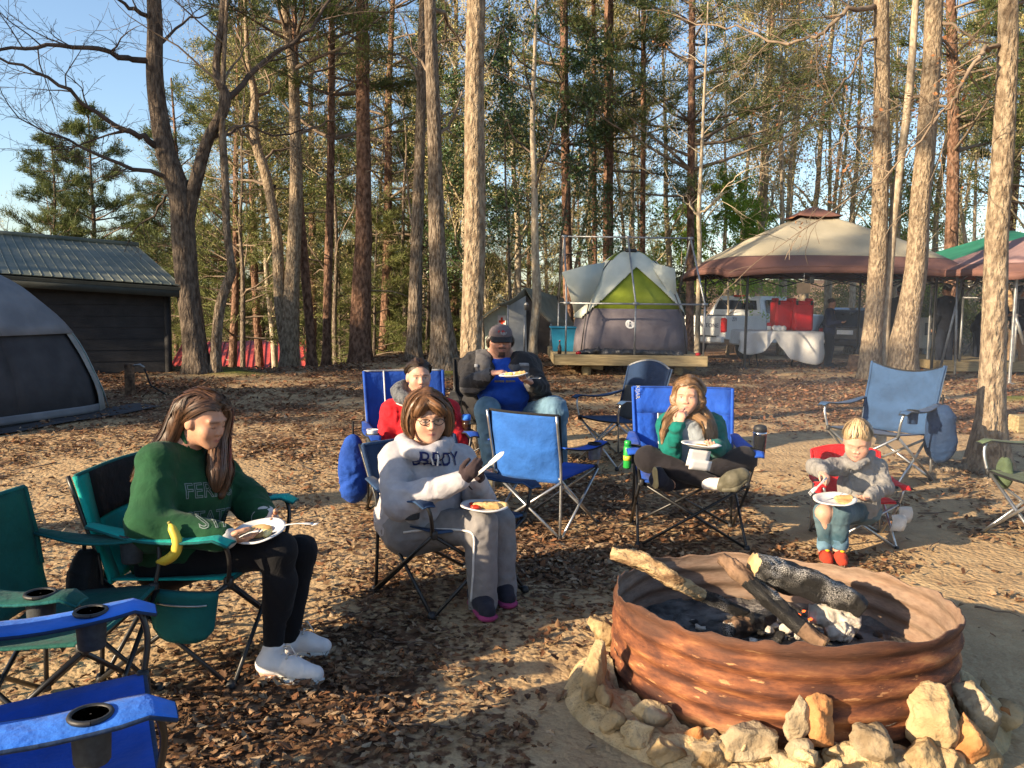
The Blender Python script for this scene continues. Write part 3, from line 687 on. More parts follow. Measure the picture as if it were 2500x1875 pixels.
for px, Y, s, k in [(590, 25, .9, 1), (670, 29, 1.0, 0), (820, 25, .9, 1), (900, 31, 1.0, 0), (985, 26, .9, 1), (1130, 25, .9, 0), (1215, 30, 1.0, 2), (1270, 26, 1.0, 0), (1360, 28, 1.0, 2), (1440, 30, 1.1, 0), (1540, 28, 1.0, 2), (1630, 30, 1.0, 0),
                    (1780, 29, 1.1, 2), (1850, 31, 1.2, 0), (1910, 28, 1.1, 2), (1960, 33, 1.2, 0), (2010, 30, 1.1, 2), (2070, 29, 1.0, 0), (2180, 30, 1.1, 2), (2260, 32, 1.1, 0), (2380, 29, 1.0, 2), (2480, 31, 1.1, 0), (1480, 38, 1.2, 0), (1700, 40, 1.2, 0), (1900, 42, 1.2, 0), (2120, 41, 1.2, 0), (2330, 42, 1.2, 2), (1150, 38, 1.1, 0), (1020, 36, 1.1, 0), (2560, 34, 1.1, 0)]:
    x = pick(px, Y); plant(BR[k], x, Y, s, wr.rand() * 6.28, L_BARE, 'bare trees of the wood behind the camp')
for px, Y, s in [(740, 38, .9), (830, 28, .8), (910, 25, .7), (950, 30, .9), (1040, 26, .8), (1190, 32, .8)]:
    x = pick(px, Y); plant(PN[3], x, Y, s, wr.rand() * 6.28, L_YOUNG, 'young conifers under the wood')
for k in range(48):
    px = wr.uniform(420, 2500) if k % 3 else wr.uniform(420, 1300); Y = wr.uniform(24.0, 48); x = pick(px, Y)
    if 1.5 < x < 13 and Y < 29.5: Y += 9; x = pick(px, Y)
    if 400 < px < 790 and Y < 38: Y = 38 + wr.rand() * 10; x = pick(px, Y)
    plant(BSH[wr.randint(0, 3)], x, Y, wr.uniform(.7, 1.35), wr.rand() * 6.28, L_BUSH, 'shrubs at the edge of the wood')
for k in range(26):
    px = 390 + k * 27 + wr.rand() * 15; Y = wr.uniform(50, 75); plant(PN[3] if k % 2 else BSH[0], pick(px, Y), Y, wr.uniform(1.0, 1.6), wr.rand() * 6.28, L_BUSH if k % 2 == 0 else L_YOUNG, 'shrubs at the edge of the wood' if k % 2 == 0 else 'young conifers under the wood')
for k, (px, Y, s, lab) in enumerate([(1775, 27, .62, 'small tree in fresh bright green leaf behind the pickup tailgate'), (1650, 33, .6, 'small tree in bright spring leaf behind the right pole of the pipe frame'), (1845, 34, .6, 'small bright green tree behind the pickup cab'), (2195, 33, .75, 'bright green young tree glimpsed between the trunks of the lit clump')]):
    plant(SPR, pick(px, Y), Y, s, k * 1.7, lab, 'trees in fresh spring leaf')
for k, (px, Y, s, lab) in enumerate([(1240, 21.5, .95, 'dark glossy holly behind the peaked cap of the seated man'), (1355, 22.5, 1.0, 'dark glossy holly at the left end of the pipe frame'), (1180, 24, 1.0, 'dark glossy holly right of the big sunlit oak trunk')]):
    plant(HOL, pick(px, Y), Y, s, k * 2.1, lab, 'hollies')
# conifers behind the shed
for k, (px, Y, s, lab) in enumerate([(150, 31, .80, 'left one of the two conifers rising behind the shed roof'), (232, 35, .98, 'taller right one of the two conifers rising behind the shed roof')]):
    plant(CON, pick(px, Y), Y, s, k * 2, lab, 'conifers behind the shed', z=-1.0)
plant(PN[3], pick(90, 40), 40, .75, 3.0, 'short dark conifer low behind the left end of the shed roof', 'conifers behind the shed', z=-1.4)
plant(BR[1], pick(15, 30), 30, .72, 1.0, 'bare reddish tree beyond the shed at the left frame edge', None)
# trees to the left and behind the camera: they throw the long bands of shade
shade = [(-15.5, 3.5, 1.0, PN[1]), (-13.5, 6.5, .9, PN[1]), (-19, 7, 1.05, PN[0]), (-17, 10.5, 1.0, PN[1]), (-10.0, 1.35, 1.3, PN[2]), (-9.2, -4.0, 1.25, PN[2]), (-24, -15.0, 1.0, BR[0])]
for k, (x, y, s, p) in enumerate(shade):
    plant(p, x, y, s, k * 1.3, 'tree outside the frame whose long shadow crosses the camp floor', 'trees that shade the camp')

# every tree of the wood gets a label that says where it stands
_marks = [(440, 'behind the shed'), (600, 'behind the dark forked oak'), (785, 'behind the twin-stemmed oak'), (960, 'behind the big reddish pine'), (1100, 'behind the two pale oaks'), (1235, 'behind the big sunlit oak'), (1400, 'behind the canvas tent'), (1640, 'behind the green tent'), (1760, 'behind the pickup'), (2060, 'behind the beige gazebo'), (2300, 'behind the lit clump of trunks'), (9999, 'behind the green canopy')]
_ord = ['first', 'second', 'third', 'fourth', 'fifth', 'sixth', 'seventh', 'eighth', 'ninth', 'tenth', 'eleventh', 'twelfth', 'thirteenth', 'fourteenth', 'fifteenth', 'sixteenth', 'seventeenth', 'eighteenth', 'nineteenth', 'twentieth']
def relabel(group, noun):
    b = {}
    for o in list(COL.objects):
        if o.get('group') == group and o.parent is None:
            px = 1250 + o.location.x / o.location.y * F_PX; w = next(t for m, t in _marks if px < m); b.setdefault(w, []).append((px, o))
    for w, L in b.items():
        L.sort(key=lambda t: t[0])
        for i, (px, o) in enumerate(L): o['label'] = noun + ' ' + w + ('' if len(L) == 1 else ', ' + _ord[i] + ' from the left')
relabel('pines of the wood behind the camp', 'tall green pine'); relabel('bare trees of the wood behind the camp', 'pale bare tree'); relabel('young conifers under the wood', 'young dense conifer'); relabel('shrubs at the edge of the wood', 'low leafy shrub')
# ------------------------------------------------------------------ bodies as one continuous surface (smooth union of tapered volumes)
class Flesh:
    def __init__(s): s.p = []
    def cap(s, a, b, ra, rb=None, k=.02, w=None, wr=1.0):
        s.p.append(('c', np.asarray(a, float), np.asarray(b, float), ra, ra if rb is None else rb, k, None if w is None else unit(np.asarray(w, float)), wr)); return s
    def ell(s, c, r, axes=None, k=.02, sub=False):
        s.p.append(('s' if sub else 'e', np.asarray(c, float), np.asarray(r, float), np.eye(3) if axes is None else np.array(axes, float), k)); return s
    def chain(s, P, r, k=.015, **kw):
        for i in range(len(P) - 1): s.cap(P[i], P[i + 1], r[i], r[i + 1], k, **kw)
        return s
    def bounds(s):
        lo = np.full(3, 9e9); hi = -lo
        for q in s.p:
            if q[0] == 's': continue
            if q[0] == 'c':
                m = max(q[3], q[4]) * max(q[7], 1); pts = np.array([q[1], q[2]])
            else: m = max(q[2]); pts = q[1][None]
            lo = np.minimum(lo, pts.min(0) - m); hi = np.maximum(hi, pts.max(0) + m)
        return lo, hi
    def field(s, vox):
        lo, hi = s.bounds(); lo = lo - vox * 3; hi = hi + vox * 3
        n = np.ceil((hi - lo) / vox).astype(int) + 1
        D = np.full(n, 1.0, np.float32)
        ax = [lo[i] + np.arange(n[i]) * vox for i in range(3)]
        for q in s.p:
            k = q[5] if q[0] == 'c' else q[4]
            if q[0] == 'c': m = max(q[3], q[4]) * max(q[7], 1); a = np.minimum(q[1], q[2]) - m; b = np.maximum(q[1], q[2]) + m
            else: m = max(q[2]); a = q[1] - m; b = q[1] + m
            pad = k + vox * 2.5
            i0 = np.clip(np.floor((a - pad - lo) / vox).astype(int), 0, n - 1); i1 = np.clip(np.ceil((b + pad - lo) / vox).astype(int) + 1, 1, n)
            X, Y, Z = np.meshgrid(*[ax[i][i0[i]:i1[i]].astype(np.float32) for i in range(3)], indexing='ij', sparse=True)
            if q[0] == 'c':
                _, A, B, ra, rb, _, w, wr = q
                x, y, z = X - A[0], Y - A[1], Z - A[2]; ab = B - A
                if w is not None and wr != 1.0:
                    c = (x * w[0] + y * w[1] + z * w[2]) * (1 - 1 / wr); x = x - w[0] * c; y = y - w[1] * c; z = z - w[2] * c
                    ab = ab - w * (ab.dot(w) * (1 - 1 / wr))
                t = np.clip((x * ab[0] + y * ab[1] + z * ab[2]) / (ab.dot(ab) + 1e-9), 0, 1)
                d = np.sqrt((x - t * ab[0]) ** 2 + (y - t * ab[1]) ** 2 + (z - t * ab[2]) ** 2) - (ra + t * (rb - ra))
            else:
                _, c, r, E, _ = q
                x, y, z = X - c[0], Y - c[1], Z - c[2]
                u = [(x * E[i][0] + y * E[i][1] + z * E[i][2]) / r[i] for i in range(3)]
                l = np.sqrt(u[0] ** 2 + u[1] ** 2 + u[2] ** 2); d = (l - 1) * float(np.min(r))
                g = np.sqrt((u[0] / r[0]) ** 2 + (u[1] / r[1]) ** 2 + (u[2] / r[2]) ** 2); d = np.where(l > 1e-6, l * (l - 1) / np.maximum(g, 1e-6), d)
            S = D[i0[0]:i1[0], i0[1]:i1[1], i0[2]:i1[2]]
            if q[0] == 's':
                h = np.maximum(k - np.abs(S + d), 0) / k; S[...] = np.maximum(S, -d) + h * h * k * .25
            else:
                h = np.maximum(k - np.abs(S - d), 0) / k; S[...] = np.minimum(S, d) - h * h * k * .25
        return D, lo
    def surface(s, vox):
        D, lo = s.field(vox); n = np.array(D.shape); I = D < 0
        c = np.zeros(n - 1, np.uint8)
        for dx in (0, 1):
            for dy in (0, 1):
                for dz in (0, 1): c += I[dx:n[0] - 1 + dx, dy:n[1] - 1 + dy, dz:n[2] - 1 + dz]
        act = np.argwhere((c > 0) & (c < 8)); ids = np.full(n - 1, -1, np.int64); ids[tuple(act.T)] = np.arange(len(act))
        acc = np.zeros((len(act), 3)); cnt = np.zeros(len(act))
        cor = [(a, b, d) for a in (0, 1) for b in (0, 1) for d in (0, 1)]
        for a in cor:
            for ax_ in range(3):
                if a[ax_]: continue
                b = list(a); b[ax_] = 1
                va = D[act[:, 0] + a[0], act[:, 1] + a[1], act[:, 2] + a[2]]; vb = D[act[:, 0] + b[0], act[:, 1] + b[1], act[:, 2] + b[2]]
                m = (va < 0) != (vb < 0); t = np.where(m, va / np.where(m, va - vb, 1), 0)
                p = np.repeat(np.array(a, float)[None], len(act), 0); p[:, ax_] += t
                acc += p * m[:, None]; cnt += m
        V = lo + (act + acc / cnt[:, None]) * vox
        Fs = []
        for ax_ in range(3):
            u, v = [(1, 2), (2, 0), (0, 1)][ax_]
            sl0 = [slice(None)] * 3; sl1 = [slice(None)] * 3; sl0[ax_] = slice(0, -1); sl1[ax_] = slice(1, None)
            e = np.argwhere(I[tuple(sl0)] != I[tuple(sl1)]); e = e[(e[:, u] > 0) & (e[:, v] > 0)]
            e = e[(e[:, 0] < n[0] - 1) & (e[:, 1] < n[1] - 1) & (e[:, 2] < n[2] - 1)]
            def cell(du, dv):
                q = e.copy(); q[:, u] -= du; q[:, v] -= dv; return ids[tuple(q.T)]
            f = np.stack([cell(1, 1), cell(0, 1), cell(0, 0), cell(1, 0)], 1)
            ins = I[tuple(e.T)]; f = np.where(ins[:, None], f, f[:, ::-1]); Fs.append(f)
        Fq = np.concatenate(Fs); Fq = Fq[(Fq >= 0).all(1)]
        # keep quads facing outward, relax once
        return V, Fq, (D, lo, vox)
def relax(V, Fq, it=1, f=.5):
    for _ in range(it):
        S = np.zeros_like(V); c = np.zeros(len(V))
        for a, b in ((0, 1), (1, 2), (2, 3), (3, 0)):
            np.add.at(S, Fq[:, a], V[Fq[:, b]]); np.add.at(S, Fq[:, b], V[Fq[:, a]]); np.add.at(c, Fq[:, a], 1); np.add.at(c, Fq[:, b], 1)
        V = V * (1 - f) + S / np.maximum(c, 1)[:, None] * f
    return V
def vnormals(V, Fq):
    n = np.cross(V[Fq[:, 2]] - V[Fq[:, 0]], V[Fq[:, 3]] - V[Fq[:, 1]]); N = np.zeros_like(V)
    for i in range(4): np.add.at(N, Fq[:, i], n)
    return N / (np.linalg.norm(N, axis=1)[:, None] + 1e-12)

def head_flesh(fl, c, f, s, up=(0, 0, 1), nose=1.0, full=0.0, cran=1.0):
    "adds a head; c centre, f facing, s scale (1 = adult); returns axes"
    r, f, u = frame(f, up); E = np.array([r, f, u])
    P = lambda x, y, z: np.asarray(c) + s * (r * x + f * y + u * z)
    fl.ell(P(0, -.014, .034 + .03 * (cran - 1)), np.array((.074, .092, .081)) * s * cran, E, .02)
    fl.ell(P(0, .022, -.022), np.array((.064 + .008 * full, .068, .080)) * s, E, .03)
    fl.ell(P(0, .052, -.070), np.array((.040 + .012 * full, .036, .034)) * s, E, .03)
    fl.ell(P(0, .070, -.092), np.array((.022, .020, .017)) * s, E, .025)
    for sx in (-1, 1):
        fl.ell(P(sx * .038, .058, -.030), np.array((.026 + .006 * full, .026, .028 + .006 * full)) * s, E, .02)
        fl.cap(P(sx * .012, .084, .026), P(sx * .048, .070, .024), .010 * s, .009 * s, .014)
        fl.ell(P(sx * .076, -.010, -.008), np.array((.011, .022, .033)) * s, E, .008)
    fl.ell(P(-.031, .101, .004), np.array((.019, .019, .013)) * s, E, .012, sub=True)
    fl.ell(P(.031, .101, .004), np.array((.019, .019, .013)) * s, E, .012, sub=True)
    for sx in (-1, 1): fl.ell(P(sx * .031, .0725, .004), np.array((.0135, .0135, .012)) * s, E, .005)
    fl.cap(P(0, .085, .012), P(0, .106 * (.5 + .5 * nose), -.024), .008 * s, .0115 * s, .010)
    for sx in (-1, 1): fl.ell(P(sx * .011, .094, -.029), np.array((.009, .010, .008)) * s, E, .007)
    for sx in (-1, 1):
        fl.cap(P(0, .0905, -.0545), P(sx * .022, .080, -.0575), .0065 * s, .004 * s, .005)
        fl.cap(P(0, .0895, -.0655), P(sx * .019, .080, -.0605), .0075 * s, .004 * s, .005)
    return E
def face_paint(V, C, c, E, s, skin, eye=(.035, .022, .015), lids=False, brow=(.07, .045, .03), lip=(.42, .17, .14), blush=.5, beard=None):
    L = (V - c) @ E.T / s; x, y, z = L[:, 0], L[:, 1], L[:, 2]; ax = np.abs(x); front = y > .045
    def paint(m, col, a=1.0):
        m = np.clip(m * a, 0, 1)[:, None]; C[:] = C * (1 - m) + np.array(col) * m
    g = lambda d: np.exp(-d)
    paint(g(((ax - .040) / .020) ** 2 + ((z + .030) / .018) ** 2) * front, np.array(skin) * np.array((1.05, .72, .66)), blush * .6)
    paint(g((x / .010) ** 2 + ((z + .027) / .012) ** 2) * (y > .085), np.array(skin) * np.array((1.03, .75, .70)), blush * .6)
    if beard is not None:
        m = ((z < -.038) & (y > .02)) | ((z < -.02) & (ax > .05) & (y > -.01)); m = m & ~((z > -.050) & (ax < .008)) & (L[:, 2] > -.125) & (np.abs(L[:, 0]) < .085)
        paint(m.astype(float) * (.75 + .25 * vnoise(V, 160)), beard, .62)
        paint(((ax < .028) & (np.abs(z + .0465) < .0065) & (y > .07)).astype(float), beard, .95)
        paint(((ax < .026) & (z < -.075) & (y > .055) & (z > -.118)).astype(float), beard, .95)
    paint(g((x / .021) ** 4 + ((z + .060) / .0085) ** 4) * (y > .072), lip, .85)
    paint(g((x / .019) ** 4 + ((z + .0602) / .0016) ** 2) * (y > .072), (.10, .03, .03), .8)
    paint(g(((ax - .031) / .019) ** 4 + ((z - .0235 + (ax - .031) * .12) / .0038) ** 4) * front, brow, .85)
    if lids: paint(g(((ax - .031) / .0135) ** 4 + ((z + .0035 - (ax - .031) ** 2 * 8) / .0022) ** 2) * front, (.05, .03, .025), .9)
    else:
        paint(g(((ax - .031) / .0125) ** 4 + ((z - .0035) / .0058) ** 4) * front, (.52, .48, .45), .9)
        paint(g(((ax - .031) / .0052) ** 4 + ((z - .0035) / .0058) ** 4) * front, eye, 1)
        paint(g(((ax - .031) / .0145) ** 4 + ((z - .0095 + (ax - .031) ** 2 * 14) / .0024) ** 2) * front, (.06, .035, .03), .9)
    return C
def hand_flesh(fl, wrist, d, nrm, s=1.0, curl=.5, thumb=1, spread=.12, grow=0.0, curls=None):
    "adds a hand: d finger direction, nrm palm normal, thumb side sign"
    d = unit(np.asarray(d, float)); n = np.asarray(nrm, float); n = unit(n - d * n.dot(d)); a = np.cross(n, d) * thumb
    w = np.asarray(wrist, float); g = grow
    fl.cap(w, w + d * .030 * s, (.0245 + g) * s, (.025 + g) * s, .012, n, .72)
    fl.cap(w + d * .030 * s, w + d * .072 * s, (.032 + g) * s, (.034 + g) * s, .012, n, .46)
    for i, (o, L) in enumerate(((.027, .072), (.0095, .080), (-.0085, .075), (-.0255, .058))):
        cu = curl if curls is None else curls[i]
        p = w + d * (.082 - .006 * abs(i - 1)) * s + a * o * s; dd = unit(d + a * o * spread * 8); r = (.0092 - .0006 * (i == 3) + g) * s
        for j, fr in enumerate((.45, .32, .23)):
            dd = unit(dd * math.cos(cu * (.75, 1.0, .7)[j]) + n * math.sin(cu * (.75, 1.0, .7)[j])); q = p + dd * L * fr * s
            fl.cap(p, q, r, r * .92, .0035); p = q; r *= .92
    p = w + d * .022 * s + a * .026 * s; q = p + unit(d * .75 + a * .62 + n * .35) * .040 * s; e = q + unit(d * .95 + a * .12 + n * (.25 + .4 * curl)) * .030 * s; h = e + unit(d * .95 - a * .12 + n * (.3 + .4 * curl)) * .024 * s
    fl.cap(p, q, (.015 + g) * s, (.0115 + g) * s, .010); fl.cap(q, e, (.0112 + g) * s, (.0102 + g) * s, .004); fl.cap(e, h, (.0102 + g) * s, (.0085 + g) * s, .004)
def limb(fl, a, b, c, ra, rb, rc, rbulge=None, k=.03):
    fl.cap(a, b, ra, rb, k); fl.cap(b, c, rb if rbulge is None else rbulge, rc, k)

_person_n = 0
def skin_mat(name, c):
    m = mat(name, (.94, .94, .94), .52, .06, 40, attr=True, spec=.35, bump=.12, bscale=220, dist=.002)
    b = m.node_tree.nodes['Principled BSDF']; b.inputs['Subsurface Weight'].default_value = .12; b.inputs['Subsurface Radius'].default_value = (.012, .004, .002); return m
skin_mat('skin', None)
def body_obj(fl, vox, skin, paint=None, parent=None, name='body'):
    V, Fq, _ = fl.surface(vox); V = relax(V, Fq, 1, .35)
    C = np.repeat(np.array(skin, float)[None], len(V), 0) * (1 + .06 * vnoise(V, 30)[:, None])
    if paint: paint(V, C)
    return mk(name, V, Fq, 'skin', parent, True, None, C)
def cloth_obj(name, fl, vox, matname, parent, fold=.006, fs=(9, 9, 9), seed=0, mats=None, pick=None, it=2, fold2=.004, cut=None):
    V, Fq, _ = fl.surface(vox); V = relax(V, Fq, it, .5); N = vnormals(V, Fq)
    wp = np.stack([vnoise(V, 6, seed + 21), vnoise(V, 6, seed + 22), vnoise(V, 6, seed + 23)], 1)
    q = V * np.array(fs) + wp * .55
    w = vnoise(q, 1.0, seed); w = 1 - np.minimum(np.abs(w) * 2.6, 1.5); q2 = V * np.array(fs)[[1, 2, 0]] * 1.9 + wp * .8; w2 = 1 - np.minimum(np.abs(vnoise(q2, 1.0, seed + 9)) * 2.8, 1.4)
    amp = .55 + .45 * vnoise(V, 3.3, seed + 31)
    V = V + N * (amp * (w * fold + w2 * fold2))[:, None]
    fm = None
    if pick: fm = pick(V[Fq].mean(1))
    return mk(name, V, Fq, mats or [matname], parent, True, fm)
def hair_obj(name, fl, locks, vox, mats, parent, n=90, width=.006, seed=0, off=1.0, lift=.004):
    "solid mass plus ribbons that run along the locks"
    V, Fq, _ = fl.surface(vox); V = relax(V, Fq, 2, .5)
    o = mk(name, V, Fq, mats[0], parent)
    rs = np.random.RandomState(seed); bv = BVHTree.FromPolygons([tuple(v) for v in V], [tuple(int(i) for i in f) for f in Fq])
    mb_V = []; mb_F = []; cols = []; n0 = 0
    for P, r in locks:
        P = np.asarray(P, float); Q = spline(P, 4); rr = np.interp(np.linspace(0, 1, len(Q)), np.linspace(0, 1, len(r)), r)
        T = np.gradient(Q, axis=0); T /= np.linalg.norm(T, axis=1)[:, None]
        nc = 12; cdir = rs.normal(0, 1, (nc, 3)); cb = rs.uniform(.35, 1.7, nc); clift = rs.uniform(.4, 2.6, nc)
        for k in range(int(n * 1.9)):
            ci = rs.randint(nc); a = rs.rand() * 2 * PI; e = cdir[ci] + rs.normal(0, .22, 3); side = unit(np.cross(T[len(T) // 2], e)); pts = []; o2 = rs.uniform(.75, 1.08) * off
            t0 = rs.uniform(0, .25); t1 = rs.uniform(.85, 1.0); m = 9
            wav = rs.normal(0, .12, 3)
            for t in np.linspace(t0, t1, m):
                x = t * (len(Q) - 1); i = min(int(x), len(Q) - 2); f = x - i; c = Q[i] * (1 - f) + Q[i + 1] * f; tt = T[i]
                sd = unit(side - tt * side.dot(tt)); rad = (rr[i] * (1 - f) + rr[i + 1] * f) * o2
                p = c + (sd + wav * t) * rad
                pts.append(p)
            pts = np.array(pts); out = []
            for p in pts:
                h = bv.find_nearest(Vector(p))
                if h[0] is not None:
                    nn = np.array(h[1]); hp = np.array(h[0]); dist = (p - hp).dot(nn)
                    if dist < lift: p = hp + nn * (lift * clift[ci] * rs.uniform(.5, 1.3))
                    elif dist > .02: p = hp + nn * .012
                    out.append((p, nn))
            pts = np.array([q[0] for q in out]); nn = np.array([q[1] for q in out])
            tt = np.gradient(pts, axis=0); b = np.cross(tt, nn); b /= np.linalg.norm(b, axis=1)[:, None] + 1e-9
            wd = width * .8 * rs.uniform(.5, 1.2) * np.array([.4, .8, 1, 1, 1, 1, .9, .6, .2])[:, None]
            v = np.stack([pts - b * wd / 2, pts + b * wd / 2], 1).reshape(-1, 3); mb_V.append(v)
            i = np.arange(m - 1) * 2 + n0; mb_F.append(np.stack([i, i + 1, i + 3, i + 2], 1)); n0 += 2 * m
            cols.append(np.repeat(cb[ci] * rs.uniform(.75, 1.3, 1), 2 * m)[:, None] * np.ones(3))
    if mb_V: mk('hair_strands', np.concatenate(mb_V), np.concatenate(mb_F), mats[1], o, True, None, np.concatenate(cols))
    return o
def hair_mats(n, c):
    mat(n + '_mass', np.array(c) * .75, .5, c2=np.array(c) * 1.1, scale=40, stretch=(1, 1, .12), bump=.9, bscale=90, bstretch=(1, 1, .08), dist=.004, spec=.4)
    mat(n + '_strand', np.array(c) * 1.1, .42, .1, 20, attr=True, spec=.5)
    return [n + '_mass', n + '_strand']
def shoe_flesh(fl, heel, toe, w=.042, h=.055, k=.02):
    heel = np.asarray(heel, float); toe = np.asarray(toe, float); d = toe - heel; m = heel + d * .55
    fl.cap(heel + np.array((0, 0, h * .5)), m + np.array((0, 0, h * .45)), w * .82, w * .95, k); fl.cap(m + np.array((0, 0, h * .35)), toe + np.array((0, 0, h * .2)), w, w * .8, k)
def text_on(body, lines, origin, r, u, nrm, size, matname, parent, name='lettering', outline=0.0, gap=1.15, squash=1.0, lift=.004):
    "lettering projected on a garment: origin centre, r reading direction, u up, nrm towards the viewer side"
    bv = BVHTree.FromPolygons([v.co for v in body.data.vertices], [p.vertices for p in body.data.polygons]); objs = []
    for li, tx in enumerate(lines):
        cu = bpy.data.curves.new('t', 'FONT'); cu.body = tx; cu.align_x = 'CENTER'; cu.size = size; cu.resolution_u = 2
        if outline: cu.fill_mode = 'NONE'; cu.bevel_depth = outline; cu.bevel_resolution = 0
        else: cu.fill_mode = 'FRONT'
        ob = bpy.data.objects.new('t', cu); COL.objects.link(ob); dg = bpy.context.evaluated_depsgraph_get(); me = bpy.data.meshes.new_from_object(ob.evaluated_get(dg))
        bpy.data.objects.remove(ob); bm = bmesh.new(); bm.from_mesh(me); bpy.data.meshes.remove(me)
        bmesh.ops.triangulate(bm, faces=bm.faces[:]); 
        for _ in range(2): 
            es = [e for e in bm.edges if e.calc_length() > size * .12]
            if es: bmesh.ops.subdivide_edges(bm, edges=es, cuts=1)
            bmesh.ops.triangulate(bm, faces=bm.faces[:])
        V = []
        for v in bm.verts:
            p = np.asarray(origin) + r * v.co.x * squash + u * (v.co.y - li * size * gap); q = p + nrm * .4
            h = bv.ray_cast(Vector(q), Vector(-nrm))
            V.append(np.array(h[0]) + np.array(h[1]) * lift + nrm * v.co.z * .3 if h[0] is not None else p)
        bm.verts.index_update(); Fc = [[v.index for v in f.verts] for f in bm.faces]; bm.free()
        objs.append(mk(name, V, Fc, matname, parent, False))
    return objs
# ------------------------------------------------------------------ folding camp chairs
mat('tube_black', (.012, .012, .013), .38, .3, 30, spec=.5)
mat('tube_steel', (.42, .43, .44), .34, .12, 30, metal=.85)
mat('plastic_black', (.015, .015, .016), .55, .2, 30)
def fabric(n, c, var=.18, bump=.7):
    c = np.array(c); return mat('fab_' + n, c * (1 - var), .82, c2=c * (1 + var), scale=7, detail=7, bump=bump, bscale=14, dist=.02, spec=.25, sheen=.04)
for n, c in dict(royal=(.012, .075, .42), royal_light=(.03, .16, .62), blue=(.010, .055, .30), navy=(.010, .028, .075), slate=(.026, .062, .14), teal=(.004, .30, .26), teal_dark=(.004, .10, .10),
                 green=(.006, .075, .062), olive=(.07, .10, .055), red=(.55, .012, .016), black=(.010, .010, .011), denimblue=(.02, .10, .36), white=(.62, .60, .56)).items(): fabric(n, c)
mat('mesh_grey', (.03, .035, .04), .85, .2, 60)
mat('trim_grey', (.22, .23, .25), .7, .2, 40)
def face_rz(f): return math.atan2(f[1], f[0]) - PI / 2
def chair(label, loc, f, w=.56, dp=.52, sh=.43, bh=.88, ah=.62, lean=.16, frame='tube_black', seat='fab_royal', back='fab_royal', arm='fab_royal', tr=.0095, cups=(1,), sc=1.0, style='plain', trim='fab_black',
          armdrop=.02, curve=.0, band=None, top=None, group='folding camp chairs round the fire', armw=.095, cupmat='mesh_grey', noarms=False, sag=.05, seed=0, backw=1.0):
    rs = np.random.RandomState(seed + 3)
    z0 = gz(loc[0], loc[1]); t = thing('camp_chair', label, 'chair', (loc[0], loc[1], z0), face_rz(f), group); t.scale = (sc, sc, sc)
    A = np.array
    hw, hd = w / 2, dp / 2
    foot = {(sx, sy): A((sx * hw, sy * hd, .01)) for sx in (-1, 1) for sy in (-1, 1)}
    sF = {sx: A((sx * hw * .96, hd * .98, sh)) for sx in (-1, 1)}; sB = {sx: A((sx * hw * .92, -hd * .86, sh - .03)) for sx in (-1, 1)}
    jb = {sx: A((sx * hw * .98, -hd * .95, .44)) for sx in (-1, 1)}
    tb = {sx: A((sx * hw * 1.0 * backw, -hd * .95 - lean, bh)) for sx in (-1, 1)}
    def tube(name, P, r=tr, n=8, parent=t, m=frame):
        mb = MB(); mb.tube(P, r, n); return mb.out(name, m, parent, world=False)
    for sx in (-1, 1):
        o = .010 * sx
        tube('leg', [foot[(sx, 1)] + A((0, o, 0)), sF[-sx] + A((0, o, -.015))]); tube('leg', [foot[(sx, 1)], jb[sx] + A((-.012 * sx, 0, -.03))])
        tube('leg', [foot[(sx, -1)] + A((.012 * sx, 0, 0)), sF[sx] + A((.012 * sx, 0, -.02))]); tube('leg', [foot[(sx, -1)] + A((0, o, 0)), jb[-sx] + A((0, o, -.06))])
        tube('back_post', spline([foot[(sx, -1)] * A((1, .98, 1)) + A((0, 0, .0)), jb[sx], (jb[sx] + tb[sx]) / 2 + A((0, .004, 0)), tb[sx]], 3))
        for sy in (-1, 1):
            mb = MB(); mb.lathe([(.012, 0), (.021, .004), (.021, .018), (.014, .034)], 10, foot[(sx, sy)] - A((0, 0, .012))); mb.out('foot', 'plastic_black', t, world=False)
        mb = MB(); mb.box(sF[sx] + A((0, 0, -.012)), (.03, .035, .045), bev=.006); mb.out('joint', 'plastic_black', t, world=False)
    # seat
    n = 13; u = np.linspace(0, 1, n); 
    S = np.zeros((n, n, 3))
    for i, a in enumerate(u):
        for j, b in enumerate(u):
            p = (sF[-1] * (1 - a) + sF[1] * a) * (1 - b) + (sB[-1] * (1 - a) + sB[1] * a) * b
            p[2] -= sag * 4 * a * (1 - a) * (.25 + b * (1.3 - b) * 1.6) * .8; S[i, j] = p
    mb = MB(); mb.sheet(S, .008); so = mb.out('seat', seat, t, world=False)
    mb = MB(); mb.tube(S[:, 0] + A((0, .004, -.003)), .008, 6); mb.out('piping', trim, so, world=False)
    # back
    m = 17; Bk = np.zeros((n, m, 3)); zl = sh - .05
    for i, a in enumerate(u):
        for j, b in enumerate(np.linspace(0, 1, m)):
            z = zl + (bh - zl) * b; lo = A((0, -hd * .80, 0)); xx = (a * 2 - 1) * hw * (.95 + (backw - .95) * b)
            y = -hd * .84 - lean * max((z - .40), 0) / (bh - .40) - .055 * (1 - (2 * a - 1) ** 2) * (.55 + .45 * math.sin(b * PI))
            zz = z + (curve * (1 - (2 * a - 1) ** 2) * b ** 6 if curve >= 0 else curve * (1 - (2 * a - 1) ** 2) * b ** 6)
            wr = .006 * vnoise(A((a * 5 + seed, b * 4, seed * 3.3)), 1.0, seed)
            Bk[i, j] = (xx, y + wr, zz)
